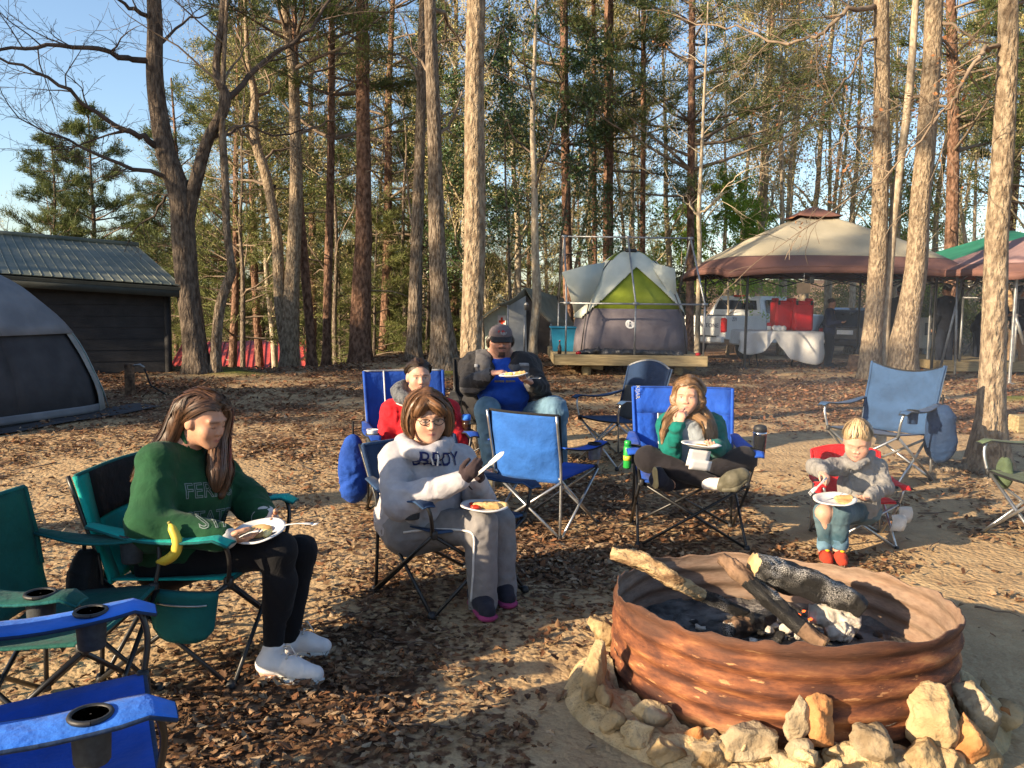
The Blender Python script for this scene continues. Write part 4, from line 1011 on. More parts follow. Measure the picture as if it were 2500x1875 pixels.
    if style == 'tealblack':   # black headband and middle between coloured side strips
        j = int(m * .58); mb = MB(); mb.sheet(Bk[2:-2, j:] + A((0, .004, 0)), .008); bo = mb.out('backrest', 'fab_black', t, world=False); mb = MB(); mb.sheet(Bk[2:-2, :j + 1], .006); mb.out('mesh_panel', back, bo, world=False)
        for q in (slice(0, 3), slice(n - 3, n)): mb = MB(); mb.sheet(Bk[q], .010); mb.out('side_panel', back, bo, world=False)
    elif style == 'band':      # top panel in one cloth, middle in another
        j = int(m * .62); mb = MB(); mb.sheet(Bk[:, j:], .008); bo = mb.out('backrest', back, t, world=False); mb = MB(); mb.sheet(Bk[:, :j + 1] + A((0, .003, 0)), .004); mb.out('mesh_panel', band or 'mesh_grey', bo, world=False)
    elif style == 'sides':   # wide coloured side panels round a dark mesh centre, wide headband
        j = int(m * .66); mb = MB(); mb.sheet(Bk[:, j:], .008); bo = mb.out('backrest', back, t, world=False)
        mb = MB(); mb.sheet(Bk[:4, :j + 1], .008); mb.out('side_panel', back, bo, world=False); mb = MB(); mb.sheet(Bk[-4:, :j + 1], .008); mb.out('side_panel', back, bo, world=False)
        mb = MB(); mb.sheet(Bk[3:-3, :j + 1] + A((0, .006, 0)), .004); mb.out('mesh_panel', band or 'mesh_grey', bo, world=False)
        for q in (3, n - 4): mb = MB(); mb.tube(Bk[q, :j + 1] + A((0, .008, 0)), .005, 5); mb.out('piping', 'fab_white', bo, world=False)
    elif style == 'stripe':
        mb = MB(); mb.sheet(Bk, .008); bo = mb.out('backrest', back, t, world=False)
        for q in (3, n - 4):
            mb = MB(); mb.tube(Bk[q] + A((0, .006, 0)), .006, 5); mb.out('piping', 'fab_white', bo, world=False)
    else:
        mb = MB(); mb.sheet(Bk, .008); bo = mb.out('backrest', back, t, world=False)
    mb = MB(); mb.tube(Bk[:, -1], .009, 6); mb.out('piping', top or trim, bo, world=False)
    for q in (0, -1): 
        mb = MB(); mb.tube(Bk[q, m // 3:], .0125, 6); mb.out('pole_sleeve', back if style != 'sleeve' else 'fab_black', bo, world=False)
    # arms
    if not noarms:
        for sx in (-1, 1):
            tip = A((sx * (hw + .03), hd * .92, ah)); rear = A((sx * (hw * 1.0), -hd * .92 - lean * .32, ah + armdrop))
            tube('arm_post', spline([sF[sx] + A((sx * .004, .0, -.02)), A((sx * (hw + .015), hd * 1.04, (sh + ah) / 2)), tip + A((0, .01, -.022)), tip + A((0, -.05, -.012))], 4))
            k = 12; arm_ = np.zeros((k, 7, 3))
            for i, a in enumerate(np.linspace(0, 1.10, k)):
                c = rear * (1 - a) + tip * a; c[2] -= .028 * math.sin(min(a, 1) * PI) 
                ww = armw * (.55 + .5 * sstep(0, .45, a)) * (1 - .35 * sstep(.92, 1.1, a))
                for j, b in enumerate(np.linspace(-.5, .5, 7)):
                    arm_[i, j] = c + A((b * ww + sx * .01, 0, -.006 * (2 * b) ** 2 - (.022 * (a - 1) / .1 if a > 1 else 0)))
            mb = MB(); mb.sheet(arm_, .009); ao = mb.out('armrest', arm, t, world=False)
            edge = np.concatenate([arm_[:, 0], arm_[-1, 1:-1], arm_[::-1, -1]]); mb = MB(); mb.tube(edge, .0055, 5); mb.out('piping', trim, ao, world=False)
            if sx in cups:
                c = arm_[8, 3] + A((0, .0, .004)); ring = [(c[0] + .043 * math.cos(q), c[1] + .043 * math.sin(q), c[2] + .004) for q in np.linspace(0, 2 * PI, 21)]
                mb = MB(); mb.tube(ring, .0065, 6, cap=False); ho = mb.out('cup_holder', 'plastic_black', ao, world=False)
                mb = MB(); mb.lathe([(.041, 0), (.042, -.03), (.039, -.10), (.036, -.105), (.034, -.10), (.037, -.03), (.0365, .001)], 18, c); mb.out('cup_pouch', cupmat, ho, world=False)
                mb = MB(); mb.lathe([(.0405, .0035), (.002, .0035), (.002, .003), (.0405, .003)], 18, c + A((0, 0, .0025))); mb.out('cup_opening', 'fab_black', ho, world=False)
    return t
def L2W(t, p):
    "local point of a chair to world"
    s = t.scale[0]; return np.array(t.location) + rotz(t.rotation_euler[2]) @ (np.asarray(p, float) * s)

c_green = chair('teal and black camp chair under the girl in the green sweatshirt', (-1.33, 3.58), (1, -.10), w=.62, dp=.54, bh=.83, sh=.44, ah=.625, seat='fab_teal', back='fab_teal', arm='fab_teal', style='tealblack', trim='fab_teal_dark', cups=(-1,), seed=1, lean=.12, armw=.11)
c_dark = chair('dark green empty camp chair cut by the left frame edge', (-1.58, 2.92), (1, .02), w=.60, dp=.44, bh=.81, sh=.43, ah=.62, seat='fab_green', back='fab_green', arm='fab_green', trim='fab_teal_dark', cups=(-1, 1), seed=2, lean=.08, armw=.11)
c_blue = chair('bright blue empty camp chair in the bottom corner nearest the camera', (-1.20, 2.06), (.90, .44), w=.62, dp=.56, bh=.93, sh=.42, ah=.62, seat='fab_royal', back='fab_royal', arm='fab_royal_light', trim='fab_navy', cups=(-1, 1), seed=3, lean=.2, armw=.13)
c_grey = chair('navy camp chair with black frame under the woman in the grey hoodie', (-.31, 4.37), (.66, -.75), w=.60, dp=.50, bh=.76, sh=.42, ah=.585, seat='fab_navy', back='fab_navy', arm='fab_navy', trim='fab_slate', cups=(1,), seed=4)
c_red = chair('high-backed dark blue chair with white piping under the woman in red', (-.68, 6.05), (.33, -.94), w=.60, dp=.54, bh=1.02, sh=.44, ah=.64, seat='fab_blue', back='fab_blue', arm='fab_blue', style='stripe', top='trim_grey', cups=(1, -1), frame='tube_black', seed=5, lean=.18)
c_man = chair('black camp chair under the man in the peaked cap', (-.13, 7.85), (.16, -.99), w=.74, dp=.58, bh=.98, sh=.46, ah=.66, seat='fab_black', back='fab_black', arm='fab_black', cups=(), seed=6)
c_back = chair('empty blue steel-framed chair seen from behind in the middle', (.24, 5.86), (.55, .84), w=.54, dp=.52, bh=.83, sh=.42, ah=.60, frame='tube_steel', seat='fab_royal', back='fab_denimblue', arm='fab_royal', style='sleeve', trim='fab_black', cups=(1,), seed=7, lean=.08, cupmat='trim_grey')
c_navy = chair('empty navy chair with rounded mesh back in front of the tent platform', (1.02, 8.10), (-.80, -.60), w=.54, dp=.54, bh=.90, sh=.44, ah=.64, frame='tube_steel', seat='fab_slate', back='fab_navy', arm='fab_slate', style='band', top='trim_grey', cups=(), curve=.07, seed=8)
c_girl = chair('royal blue chair with mesh vents under the cross-legged girl', (1.17, 5.58), (-.07, -1), w=.68, dp=.56, bh=.95, sh=.43, ah=.63, seat='fab_royal', back='fab_royal', arm='fab_royal', style='sides', cups=(-1, 1), seed=9, lean=.20, backw=1.02, trim='fab_blue')
c_right = chair('empty faded blue chair with steel frame behind the toddler', (3.18, 7.35), (-.80, -.60), w=.66, dp=.56, bh=.98, sh=.43, ah=.64, frame='tube_steel', seat='fab_slate', back='fab_slate', arm='fab_slate', cups=(-1,), curve=-.07, seed=10, lean=.16, tr=.011, cupmat='fab_navy')
c_tod = chair('small red child chair with steel legs under the toddler', (2.24, 5.50), (-.12, -1), w=.62, dp=.52, bh=.76, sh=.42, ah=.57, frame='tube_steel', seat='fab_red', back='fab_red', arm='fab_red', trim='fab_red', cups=(1,), seed=11, sc=.72, tr=.012, cupmat='fab_red', curve=.05)
c_edge = chair('olive green chair with steel frame cut by the right frame edge', (3.50, 5.40), (-1, -.12), w=.62, dp=.56, bh=.95, sh=.44, ah=.64, frame='tube_steel', seat='fab_olive', back='fab_olive', arm='fab_olive', cups=(), seed=12, tr=.011)

# pieces that hang from the chairs
def pouch(label, t, c, size, m, n='storage_bag', rot=0.0, cat='bag', seed=0):
    p = L2W(t, c); fl = Flesh(); sx, sy, sz = size; a = t.rotation_euler[2] + rot; e = rotz(a); E = np.array([e[:, 0], e[:, 1], (0, 0, 1)])
    fl.ell(p, (sx * .5, sy * .5, sz * .5), E, .02); fl.ell(p - np.array((0, 0, sz * .18)), (sx * .46, sy * .55, sz * .34), E, .03); fl.ell(p + np.array((0, 0, sz * .34)), (sx * .3, sy * .3, sz * .18), E, .03)
    r = thing(n, label, cat, p - np.array((0, 0, sz * .5))); cloth_obj('cloth', fl, .012, m, r, .024, (10, 10, 5), seed, fold2=.010, it=1)
    mb = MB(); mb.tube([p + np.array((0, 0, sz * .42)), p + np.array((0, 0, sz * .72))], .008, 6); mb.out('strap', 'fab_black', r); return r
pouch('dark blue drawstring bag hanging off the faded blue chair', c_right, (-.42, -.22, .42), (.26, .16, .46), 'fab_navy', seed=1)
pouch('blue carry bag hanging on the high-backed chair of the woman in red', c_red, (.43, -.10, .36), (.20, .12, .46), 'fab_blue', seed=2)
pouch('black bag hanging behind the teal chair back', c_green, (.34, -.30, .36), (.16, .12, .34), 'fab_black', seed=3)
pouch('small olive bag hanging under the green chair at the right edge', c_edge, (.30, .16, .42), (.13, .07, .20), 'fab_olive', seed=4)
def side_pocket():
    r = thing('side_pocket', 'teal zip pocket hanging from the seat of the teal chair', 'pocket', L2W(c_green, (.36, .05, .20)), c_green.rotation_euler[2])
    n = 9; P = np.zeros((n, n, 3))
    for i, a in enumerate(np.linspace(-.5, .5, n)):
        for j, b in enumerate(np.linspace(0, 1, n)): P[i, j] = L2W(c_green, (.335 + .02 * math.cos(a * 3), .10 + a * .28 * (1 - .15 * b), .40 - b * (.20 - .05 * (2 * a) ** 4)))
    mb = MB(); mb.sheet(P, .03); o = mb.out('cloth', 'fab_teal_dark', r); mb = MB(); mb.tube(P[1:-1, 2] + np.array((0, -.018, 0)), .004, 5); mb.out('zip', 'tube_steel', o)
side_pocket()
def skirt_panel():   # sewn tags on the two small chairs
    for t, c, lab in ((c_tod, (-.30, .20, .30), 'white paper tag dangling from the red child chair'), (c_tod, (-.40, .05, .34), 'larger white care label hanging off the red child chair'), (c_right, (.12, -.20, .36), 'white label hanging under the faded blue chair')):
        p = L2W(t, c); P = np.array([[p + np.array((i * .03 + .012 * math.sin(j), .01 * math.sin(i * 2 + j), -j * .035)) for j in range(4)] for i in range(-1, 3)]); mb = MB(); mb.sheet(P, .002); prop(mb.out('paper_tag', 'fab_white'), lab, 'tag')
skirt_panel()
# ------------------------------------------------------------------ fire ring, stones, logs
def rust_mat():
    m = bpy.data.materials.new('rust'); m.use_nodes = True; nt = m.node_tree; N = nt.nodes; L = nt.links; b = N['Principled BSDF']
    b.inputs['Roughness'].default_value = .72; b.inputs['Specular IOR Level'].default_value = .3
    tc = N.new('ShaderNodeTexCoord'); mp = N.new('ShaderNodeMapping'); mp.inputs['Scale'].default_value = (1, 1, 4.5); L.new(tc.outputs['Object'], mp.inputs[0])
    def nz(s, d=8, v=mp): n = N.new('ShaderNodeTexNoise'); n.inputs['Scale'].default_value = s; n.inputs['Detail'].default_value = d; n.inputs['Roughness'].default_value = .62; L.new(v.outputs[0], n.inputs['Vector']); return n.outputs[0]
    def ramp(src, *st):
        r = N.new('ShaderNodeValToRGB'); e = r.color_ramp.elements
        while len(e) < len(st): e.new(.5)
        for k, (p, c) in enumerate(st): e[k].position = p; e[k].color = (*c, 1)
        L.new(src, r.inputs[0]); return r.outputs[0]
    def mix(f, a, c, mode='MIX'):
        x = N.new('ShaderNodeMix'); x.data_type = 'RGBA'; x.blend_type = mode; L.new(f, x.inputs[0]) if not isinstance(f, float) else setattr(x.inputs[0], 'default_value', f); L.new(a, x.inputs[6]); L.new(c, x.inputs[7]); return x.outputs[2]
    c = ramp(nz(5), (.25, (.030, .013, .010)), (.43, (.085, .030, .017)), (.55, (.20, .070, .030)), (.68, (.36, .155, .060)), (.8, (.48, .28, .13)))
    flake = ramp(nz(11, 10), (.61, (0, 0, 0)), (.66, (1, 1, 1))); c2 = ramp(nz(26), (.3, (.30, .125, .05)), (.7, (.50, .28, .13)))
    c = mix(flake, c, c2)
    at = N.new('ShaderNodeAttribute'); at.attribute_name = 'Col'; sp = N.new('ShaderNodeSeparateColor'); L.new(at.outputs[0], sp.inputs[0])
    dark = ramp(nz(8), (.3, (.035, .018, .014)), (.7, (.11, .05, .03))); c = mix(sp.outputs[0], c, dark)
    ash = ramp(nz(14), (.3, (.16, .115, .085)), (.7, (.31, .23, .17))); c = mix(sp.outputs[1], c, ash)
    sandy = ramp(nz(9), (.3, (.36, .22, .10)), (.7, (.58, .41, .22))); c = mix(sp.outputs[2], c, sandy)
    L.new(c, b.inputs['Base Color']); bp = N.new('ShaderNodeBump'); bp.inputs['Strength'].default_value = .5; bp.inputs['Distance'].default_value = .008; L.new(nz(40, 8), bp.inputs['Height']); L.new(bp.outputs[0], b.inputs['Normal']); _M['rust'] = m
rust_mat()
FC = np.array((1.085, 3.40)); FR_ = .66
def fire_ring():
    r = thing('fire_ring', 'rusty corrugated steel fire ring full of logs and ash', 'fire pit', (FC[0], FC[1], 0))
    na, nz_ = 160, 44; V = []; C = []
    for side in (0, 1):
        for i in range(na):
            a = 2 * PI * i / na; ca, sa = math.cos(a), math.sin(a)
            dent = .018 * vnoise(np.array((ca * 1.6, sa * 1.6, 0)), 1.3, 4) + .010 * vnoise(np.array((ca * 4, sa * 4, 3)), 1, 5)
            top = .375 - .045 * sa + .016 * vnoise(np.array((ca * 3, sa * 3, 9)), 1.4, 6) + .012 * vnoise(np.array((ca * 9, sa * 9, 2)), 1.4, 7)
            if -.3 < ca + .0 < 1: pass
            for j in range(nz_):
                t = j / (nz_ - 1); z = -.04 + (top + .04) * t
                cor = .0095 * math.sin(z * 2 * PI / .078 + 1.2) * (1 - .55 * sstep(.85, 1, t)); flare = .016 * max(0, t - .82) / .18 * vnoise(np.array((ca * 5, sa * 5, 1)), 1.1, 8)
                rr = FR_ + dent * (.4 + .8 * t) + cor + flare - (.006 if side else 0)
                V.append((FC[0] + rr * ca, FC[1] + rr * sa, z))
                nzv = vnoise(np.array((ca * 4, sa * 4, z * 6)), 1, 12)
                if side: C.append((.25 + .3 * nzv, .75 - .5 * sstep(.35, 0, t), 0))
                else: C.append((sstep(.75, 1.0, t + .12 * nzv) * .85, 0, sstep(.30, .05, t + .10 * nzv) * .85))
    I = lambda s, i, j: s * na * nz_ + (i % na) * nz_ + j; F = []
    for i in range(na):
        for j in range(nz_ - 1):
            F.append((I(0, i, j), I(0, i + 1, j), I(0, i + 1, j + 1), I(0, i, j + 1))); F.append((I(1, i, j), I(1, i, j + 1), I(1, i + 1, j + 1), I(1, i + 1, j)))
        F.append((I(0, i, nz_ - 1), I(0, i + 1, nz_ - 1), I(1, i + 1, nz_ - 1), I(1, i, nz_ - 1)))
    mk('wall', V, F, 'rust', r, True, None, np.clip(np.array(C), 0, 1))
    # ash bed
    mat('ash', (.045, .043, .042), .97, c2=(.20, .185, .17), scale=9, detail=9, bump=1.0, bscale=35, dist=.03, spec=.1)
    n = 60; V = []; F = []
    for i in range(n):
        for j in range(n):
            x, y = (i / (n - 1) * 2 - 1), (j / (n - 1) * 2 - 1); k = math.sqrt(max(1 - y * y / 2, 0)); k2 = math.sqrt(max(1 - x * x / 2, 0)); X, Y = x * k * FR_ * .985, y * k2 * FR_ * .985
            p = np.array((X, Y, 0)); z = .12 + .07 * math.exp(-((X - .05) ** 2 + (Y + .05) ** 2) / .12) + .03 * fbm(p, 5, 3, 2) + .012 * vnoise(p, 30, 3); V.append((FC[0] + X, FC[1] + Y, z))
    for i in range(n - 1):
        for j in range(n - 1): F.append((i * n + j, (i + 1) * n + j, (i + 1) * n + j + 1, i * n + j + 1))
    mk('ash_bed', V, F, 'ash', r)
fire_ring()
# stone collar set in sandy mortar
mat('stone_tan', (.22, .145, .07), .92, c2=(.50, .37, .205), scale=6, detail=9, bump=1.0, bscale=16, dist=.03, spec=.2)
mat('stone_grey', (.19, .14, .085), .92, c2=(.44, .355, .235), scale=7, detail=9, bump=1.0, bscale=18, dist=.03, spec=.2)
mat('stone_orange', (.30, .12, .04), .9, c2=(.50, .26, .11), scale=8, detail=9, bump=.9, bscale=18, dist=.025, spec=.2)
mat('mortar', (.36, .26, .135), .95, c2=(.56, .42, .24), scale=8, detail=9, bump=1.0, bscale=28, dist=.03, spec=.15)
mat('moss_green', (.05, .07, .015), .95, c2=(.15, .17, .04), scale=60, bump=.8, bscale=160, dist=.01, spec=.1)
def rock(parent, c, size, m, seed, yaw=0.0, tilt=(0, 0), sub=4, name='stone', jag=.22):
    bm = bmesh.new(); bmesh.ops.create_icosphere(bm, subdivisions=sub, radius=.5); V = np.array([v.co[:] for v in bm.verts]); F = [[v.index for v in f.verts] for f in bm.faces]; bm.free()
    rs = np.random.RandomState(seed)
    for k in range(16):      # broken flat faces
        d = unit(rs.normal(0, 1, 3)); h = rs.uniform(.22, .40); q = V @ d; V = V - np.outer(np.maximum(q - h, 0) * .93, d)
    V = V * (1 + jag * fbm(V, 2.6, 4, seed)[:, None] * .55) ; V = V + unit_rows(V) * (.045 * vnoise(V, 7, seed + 1) - .035 * np.abs(vnoise(V, 13, seed + 2)) + .012 * vnoise(V, 30, seed + 3))[:, None]
    V = V * np.array(size) * 1.12
    Rm = np.array(Matrix.Rotation(yaw, 3, 'Z') @ Matrix.Rotation(tilt[0], 3, 'X') @ Matrix.Rotation(tilt[1], 3, 'Y'))
    return mk(name, V @ Rm.T + np.asarray(c), F, m, parent, True)
def unit_rows(V): return V / (np.linalg.norm(V, axis=1)[:, None] + 1e-9)
def stones():
    r = thing('stone_collar', 'broken stones set in sandy mortar around the fire ring', 'stone surround', (FC[0], FC[1], 0))
    na, nr = 260, 40; V = []
    for i in range(na):
        a = 2 * PI * i / na; ca, sa = math.cos(a), math.sin(a); wfront = sstep(.5, -.2, sa)
        for j in range(nr):
            t = j / (nr - 1); out_ = FR_ + .01 + t * (.11 + .10 * wfront + .05 * vnoise(np.array((ca * 2, sa * 2, 0)), 1.2, 3))
            p = np.array((ca * out_, sa * out_, 0)); h = (.025 + .085 * wfront) * (1 - t ** 2.6) * (.75 + .7 * fbm(p, 6, 4, 6)) + (.03 * vnoise(p, 13, 5) - .03 * np.abs(vnoise(p, 22, 8))) * (1 - t * .8) * (.3 + .7 * wfront) - .03 * t ** 6
            V.append((FC[0] + p[0], FC[1] + p[1], gz(FC[0] + p[0], FC[1] + p[1]) + h))
    F = [(i * nr + j, i * nr + j + 1, ((i + 1) % na) * nr + j + 1, ((i + 1) % na) * nr + j) for i in range(na) for j in range(nr - 1)]
    mk('mortar', V, F, 'mortar', r)
    def S(px, py, z, wpx, hpx, dep, m, seed, yaw=0, tilt=(0, 0), jag=.22):
        p = G(px, py, z); s = np.linalg.norm(p - np.array((0, 0, CAM_H))) / F_PX
        # keep it outside the steel wall
        d = p[:2] - FC; dist = np.linalg.norm(d); need = FR_ + .01 + dep * .36
        if dist < need: p[:2] = FC + d / dist * need
        rock(r, p, (wpx * s, dep, hpx * s * 1.02), m, seed, yaw, tilt, jag=jag)
    S(1470, 1535, .09, 84, 88, .15, 'stone_tan', 1, .5); S(1447, 1655, .13, 92, 172, .14, 'stone_tan', 2, .9, (0, .06))
    S(1937, 1735, .17, 78, 135, .09, 'stone_grey', 3, -.1, (0, .05)); S(1985, 1745, .165, 88, 122, .09, 'stone_orange', 14, .1, (0, .1))
    S(1845, 1805, .075, 140, 105, .15, 'stone_grey', 5, .1); S(2098, 1790, .11, 122, 95, .15, 'stone_grey', 6, -.15); S(2262, 1757, .14, 150, 165, .15, 'stone_tan', 7, -.3, (0, -.05))
    S(2060, 1858, .035, 130, 80, .13, 'stone_tan', 8, .0); S(2374, 1722, .14, 92, 82, .15, 'stone_grey', 9, -.6); S(2368, 1812, .10, 86, 120, .12, 'stone_orange', 20, -.6, (0, .3)); S(2395, 1775, .08, 90, 150, .14, 'stone_grey', 11, -.7)
    S(2190, 1860, .03, 130, 90, .14, 'stone_grey', 12, -.2); S(1935, 1868, .03, 130, 70, .13, 'stone_grey', 13, .1); S(1560, 1790, .05, 90, 60, .12, 'mortar', 24, .4); S(1620, 1835, .04, 100, 60, .12, 'stone_tan', 15, .3); S(1740, 1862, .03, 120, 62, .13, 'stone_tan', 16, .2)
    S(2290, 1868, .04, 110, 90, .14, 'stone_tan', 17, -.4); S(1500, 1755, .06, 70, 70, .1, 'stone_tan', 18, .4); S(2030, 1815, .07, 70, 60, .10, 'stone_tan', 19, 0)
    rs = np.random.RandomState(8)
    for k in range(30):      # smaller stones packed between the large ones
        a = rs.uniform(-2.95, -.15); d = FR_ + rs.uniform(.05, .17); w = rs.uniform(.06, .14); x, y = FC[0] + d * math.cos(a), FC[1] + d * math.sin(a)
        rock(r, (x, y, gz(x, y) + rs.uniform(.02, .10)), (w * 1.25, w * .9, w), ('stone_tan', 'stone_grey', 'stone_tan', 'stone_orange', 'mortar')[rs.randint(5)], 300 + k, a + PI / 2 + rs.normal(0, .3), (rs.normal(0, .3), rs.normal(0, .3)), sub=3)
    for px, py, z, w in ((2330, 1800, .10, .05), (2090, 1845, .055, .05), (1560, 1770, .06, .035)):
        rock(r, G(px, py, z) + np.array((0, -.02, 0)), (w * 1.6, w, w), 'moss_green', int(px), name='moss')
stones()
# logs
mat('wood_pale', (.13, .075, .04), .9, c2=(.50, .35, .19), scale=9, stretch=(1, 1, 2.2), detail=10, lo=.36, hi=.60, bump=1.0, bscale=26, dist=.03, spec=.2)
mat('wood_bark', (.07, .045, .032), .92, c2=(.24, .15, .095), scale=12, detail=9, bump=1.0, bscale=26, dist=.02, spec=.15)
mat('wood_end', (.45, .27, .12), .85, c2=(.62, .42, .22), scale=14, spec=.2)
mat('ash_white', (.34, .30, .25), .95, c2=(.62, .57, .50), scale=16, detail=8, bump=.9, bscale=40, dist=.01, spec=.1)
def char_mat():
    m = bpy.data.materials.new('char'); m.use_nodes = True; nt = m.node_tree; N = nt.nodes; L = nt.links; b = N['Principled BSDF']; b.inputs['Roughness'].default_value = .6
    tc = N.new('ShaderNodeTexCoord'); nz = N.new('ShaderNodeTexNoise'); nz.inputs['Scale'].default_value = 5; L.new(tc.outputs['Object'], nz.inputs['Vector'])
    mp = N.new('ShaderNodeMapping'); mp.inputs['Scale'].default_value = (28, 28, 28); L.new(tc.outputs['Object'], mp.inputs[0])
    v = N.new('ShaderNodeTexVoronoi'); v.feature = 'DISTANCE_TO_EDGE'; L.new(mp.outputs[0], v.inputs['Vector'])
    r = N.new('ShaderNodeValToRGB'); r.color_ramp.elements[0].position = .04; r.color_ramp.elements[0].color = (0, 0, 0, 1); r.color_ramp.elements[1].position = .16; L.new(v.outputs['Distance'], r.inputs[0])
    p = N.new('ShaderNodeValToRGB'); p.color_ramp.elements[0].position = .50; p.color_ramp.elements[0].color = (.018, .016, .015, 1); p.color_ramp.elements[1].position = .60; p.color_ramp.elements[1].color = (.50, .47, .43, 1); L.new(nz.outputs[0], p.inputs[0])
    x = N.new('ShaderNodeMix'); x.data_type = 'RGBA'; x.inputs[6].default_value = (.012, .011, .010, 1); L.new(r.outputs[0], x.inputs[0]); L.new(p.outputs[0], x.inputs[7]); L.new(x.outputs[2], b.inputs['Base Color'])
    bp = N.new('ShaderNodeBump'); bp.inputs['Strength'].default_value = 1; bp.inputs['Distance'].default_value = .01; L.new(r.outputs[0], bp.inputs['Height']); L.new(bp.outputs[0], b.inputs['Normal']); _M['char'] = m
char_mat()
def log(label, P, r, mats, seed, n=26, rough=.16, split=(0, 1), name='log', flat=0.0):
    P = spline(P, 16); k = len(P); rr = np.interp(np.linspace(0, 1, k), np.linspace(0, 1, len(r)), r); mb = MB(); mb.tube(P, rr, n); V = mb.V[0]; C = np.repeat(P, n, 0); D = V - C
    t = np.repeat(np.arange(k) / (k - 1), n); a = np.tile(np.arange(n) * 2 * PI / n, k)
    q = np.stack([np.cos(a) * 1.6, np.sin(a) * 1.6, t * 9], 1); s = 1 + rough * fbm(q, 1.1, 4, seed) - rough * .5 * np.abs(vnoise(np.stack([np.cos(a) * 6, np.sin(a) * 6, t * 5], 1), 1.3, seed + 7)) + rough * .6 * vnoise(np.stack([np.cos(a) * 5, np.sin(a) * 5, t * 2], 1), 1, seed + 4) - flat * np.maximum(np.cos(a - 1), 0) ** 2
    mb.V[0] = C + D * s[:, None]
    fm = []
    for f in mb.F:
        if len(f) > 4: fm.append(len(mats) - 1); continue
        tt = np.mean([t[i] for i in f]); fm.append(0 if tt < split[0] + .05 * vnoise(np.array((f[0] * .7, 0, 0)), 1, seed) else (1 if tt < split[1] else 2))
    o = mk(name, mb.V[0], mb.F, mats, None, True, fm); return prop(o, label, 'log')
def FP(px, py, z): return G(px, py, z)
log('long pale barkless log jutting over the rim on its left side', [FP(1494, 1350, .52), FP(1570, 1372, .50), FP(1650, 1420, .44), FP(1735, 1462, .34), FP(1825, 1500, .25)], [.026, .038, .033, .028, .02], ['wood_pale', 'wood_pale', 'char', 'wood_pale'], 1, split=(.55, .68), rough=.42)
log('brown bark log leaning across the middle of the fire towards the front', [FP(1763, 1360, .48), FP(1800, 1395, .44), FP(1868, 1455, .36), FP(1930, 1510, .29), FP(2015, 1575, .22)], [.024, .036, .038, .036, .032], ['wood_bark', 'char', 'wood_bark', 'wood_end'], 2, split=(.35, .85), rough=.40)
log('thick charred log with white ash scales at the centre of the fire', [FP(1838, 1385, .46), FP(1905, 1405, .42), FP(1990, 1435, .37), FP(2060, 1465, .32), FP(2105, 1494, .28)], [.058, .072, .068, .060, .04], ['char', 'char', 'char', 'wood_end'], 3, flat=.25, rough=.3)
log('ash-white burnt log chunk lying before the charred log', [FP(1975, 1500, .24), FP(2030, 1505, .24), FP(2095, 1528, .21)], [.045, .06, .04], ['ash_white'] * 4, 4, rough=.3)
log('short burnt log end under the leaning brown log', [FP(1778, 1540, .22), FP(1830, 1525, .22), FP(1880, 1505, .22)], [.04, .045, .035], ['wood_bark', 'char', 'char', 'char'], 5, rough=.3, split=(.4, 1))
log('small ash-grey log lump beside the glowing embers', [FP(2020, 1545, .20), FP(2055, 1545, .20), FP(2078, 1560, .18)], [.03, .04, .03], ['ash_white'] * 4, 6, rough=.35)
def coals():
    r = thing('coal_heap', 'heap of black coals and white ash lumps in the ring', 'coals', (FC[0], FC[1], .12)); rs = np.random.RandomState(4)
    for k in range(85):
        a = rs.rand() * 2 * PI; d = rs.rand() ** .6 * .52; x, y = FC[0] + .04 + d * math.cos(a), FC[1] - .05 + d * math.sin(a) * .9; s = rs.uniform(.012, .045) * (1.2 if d < .25 else .8)
        if math.hypot(x - FC[0], y - FC[1]) > .56: continue
        rock(r, (x, y, .13 + .07 * math.exp(-(d ** 2) / .12) + s * .2), (s * 1.8, s * 1.3, s), 'ash_white' if rs.rand() < .38 else 'char', 50 + k, rs.rand() * 6, sub=2, name='coal', jag=.4)
    em = bpy.data.materials.new('ember'); em.use_nodes = True; b = em.node_tree.nodes['Principled BSDF']; b.inputs['Base Color'].default_value = (.2, .02, .005, 1); b.inputs['Emission Color'].default_value = (1, .12, .02, 1); b.inputs['Emission Strength'].default_value = 1.6; _M['ember'] = em
    for px, py in ((1950, 1500), (1962, 1492), (1978, 1512), (1955, 1515)): rock(r, FP(px, py, .235), (.025, .015, .012), 'ember', px, sub=2, name='ember')
coals()
# ------------------------------------------------------------------ people
A = np.array
def cloth_mat(n, c, var=.12, rough=.9, bump=.32, bscale=10, c2=None, scale=20, sheen=.06, dist=.035):
    c = A(c, float); return mat(n, c * (1 - var) if c2 is None else c, rough, c2=(c * (1 + var) if c2 is None else c2), scale=scale, bump=bump, bscale=bscale, dist=dist, spec=.2, sheen=sheen, bdist=1.1)
cloth_mat('sweat_green', (.012, .058, .024)); cloth_mat('legging_black', (.007, .007, .009), sheen=.05); cloth_mat('shoe_white', (.66, .64, .64), .06, .7, sheen=0); cloth_mat('cuff_white', (.55, .52, .48)); cloth_mat('rubber_white', (.55, .54, .50), .08, .6, sheen=0)
cloth_mat('hoodie_grey', (.37, .36, .385), .10); cloth_mat('pants_grey', (.20, .19, .19), .12); cloth_mat('stripe_white', (.62, .60, .58)); cloth_mat('glove_brown', (.040, .027, .030)); cloth_mat('shoe_dark', (.022, .022, .032)); cloth_mat('shoe_pink', (.30, .045, .13))
cloth_mat('fleece_red', (.46, .014, .022), .15); cloth_mat('scarf_grey', (.10, .105, .115), .25, bump=.8, bscale=22); cloth_mat('navy_cloth', (.012, .018, .040))
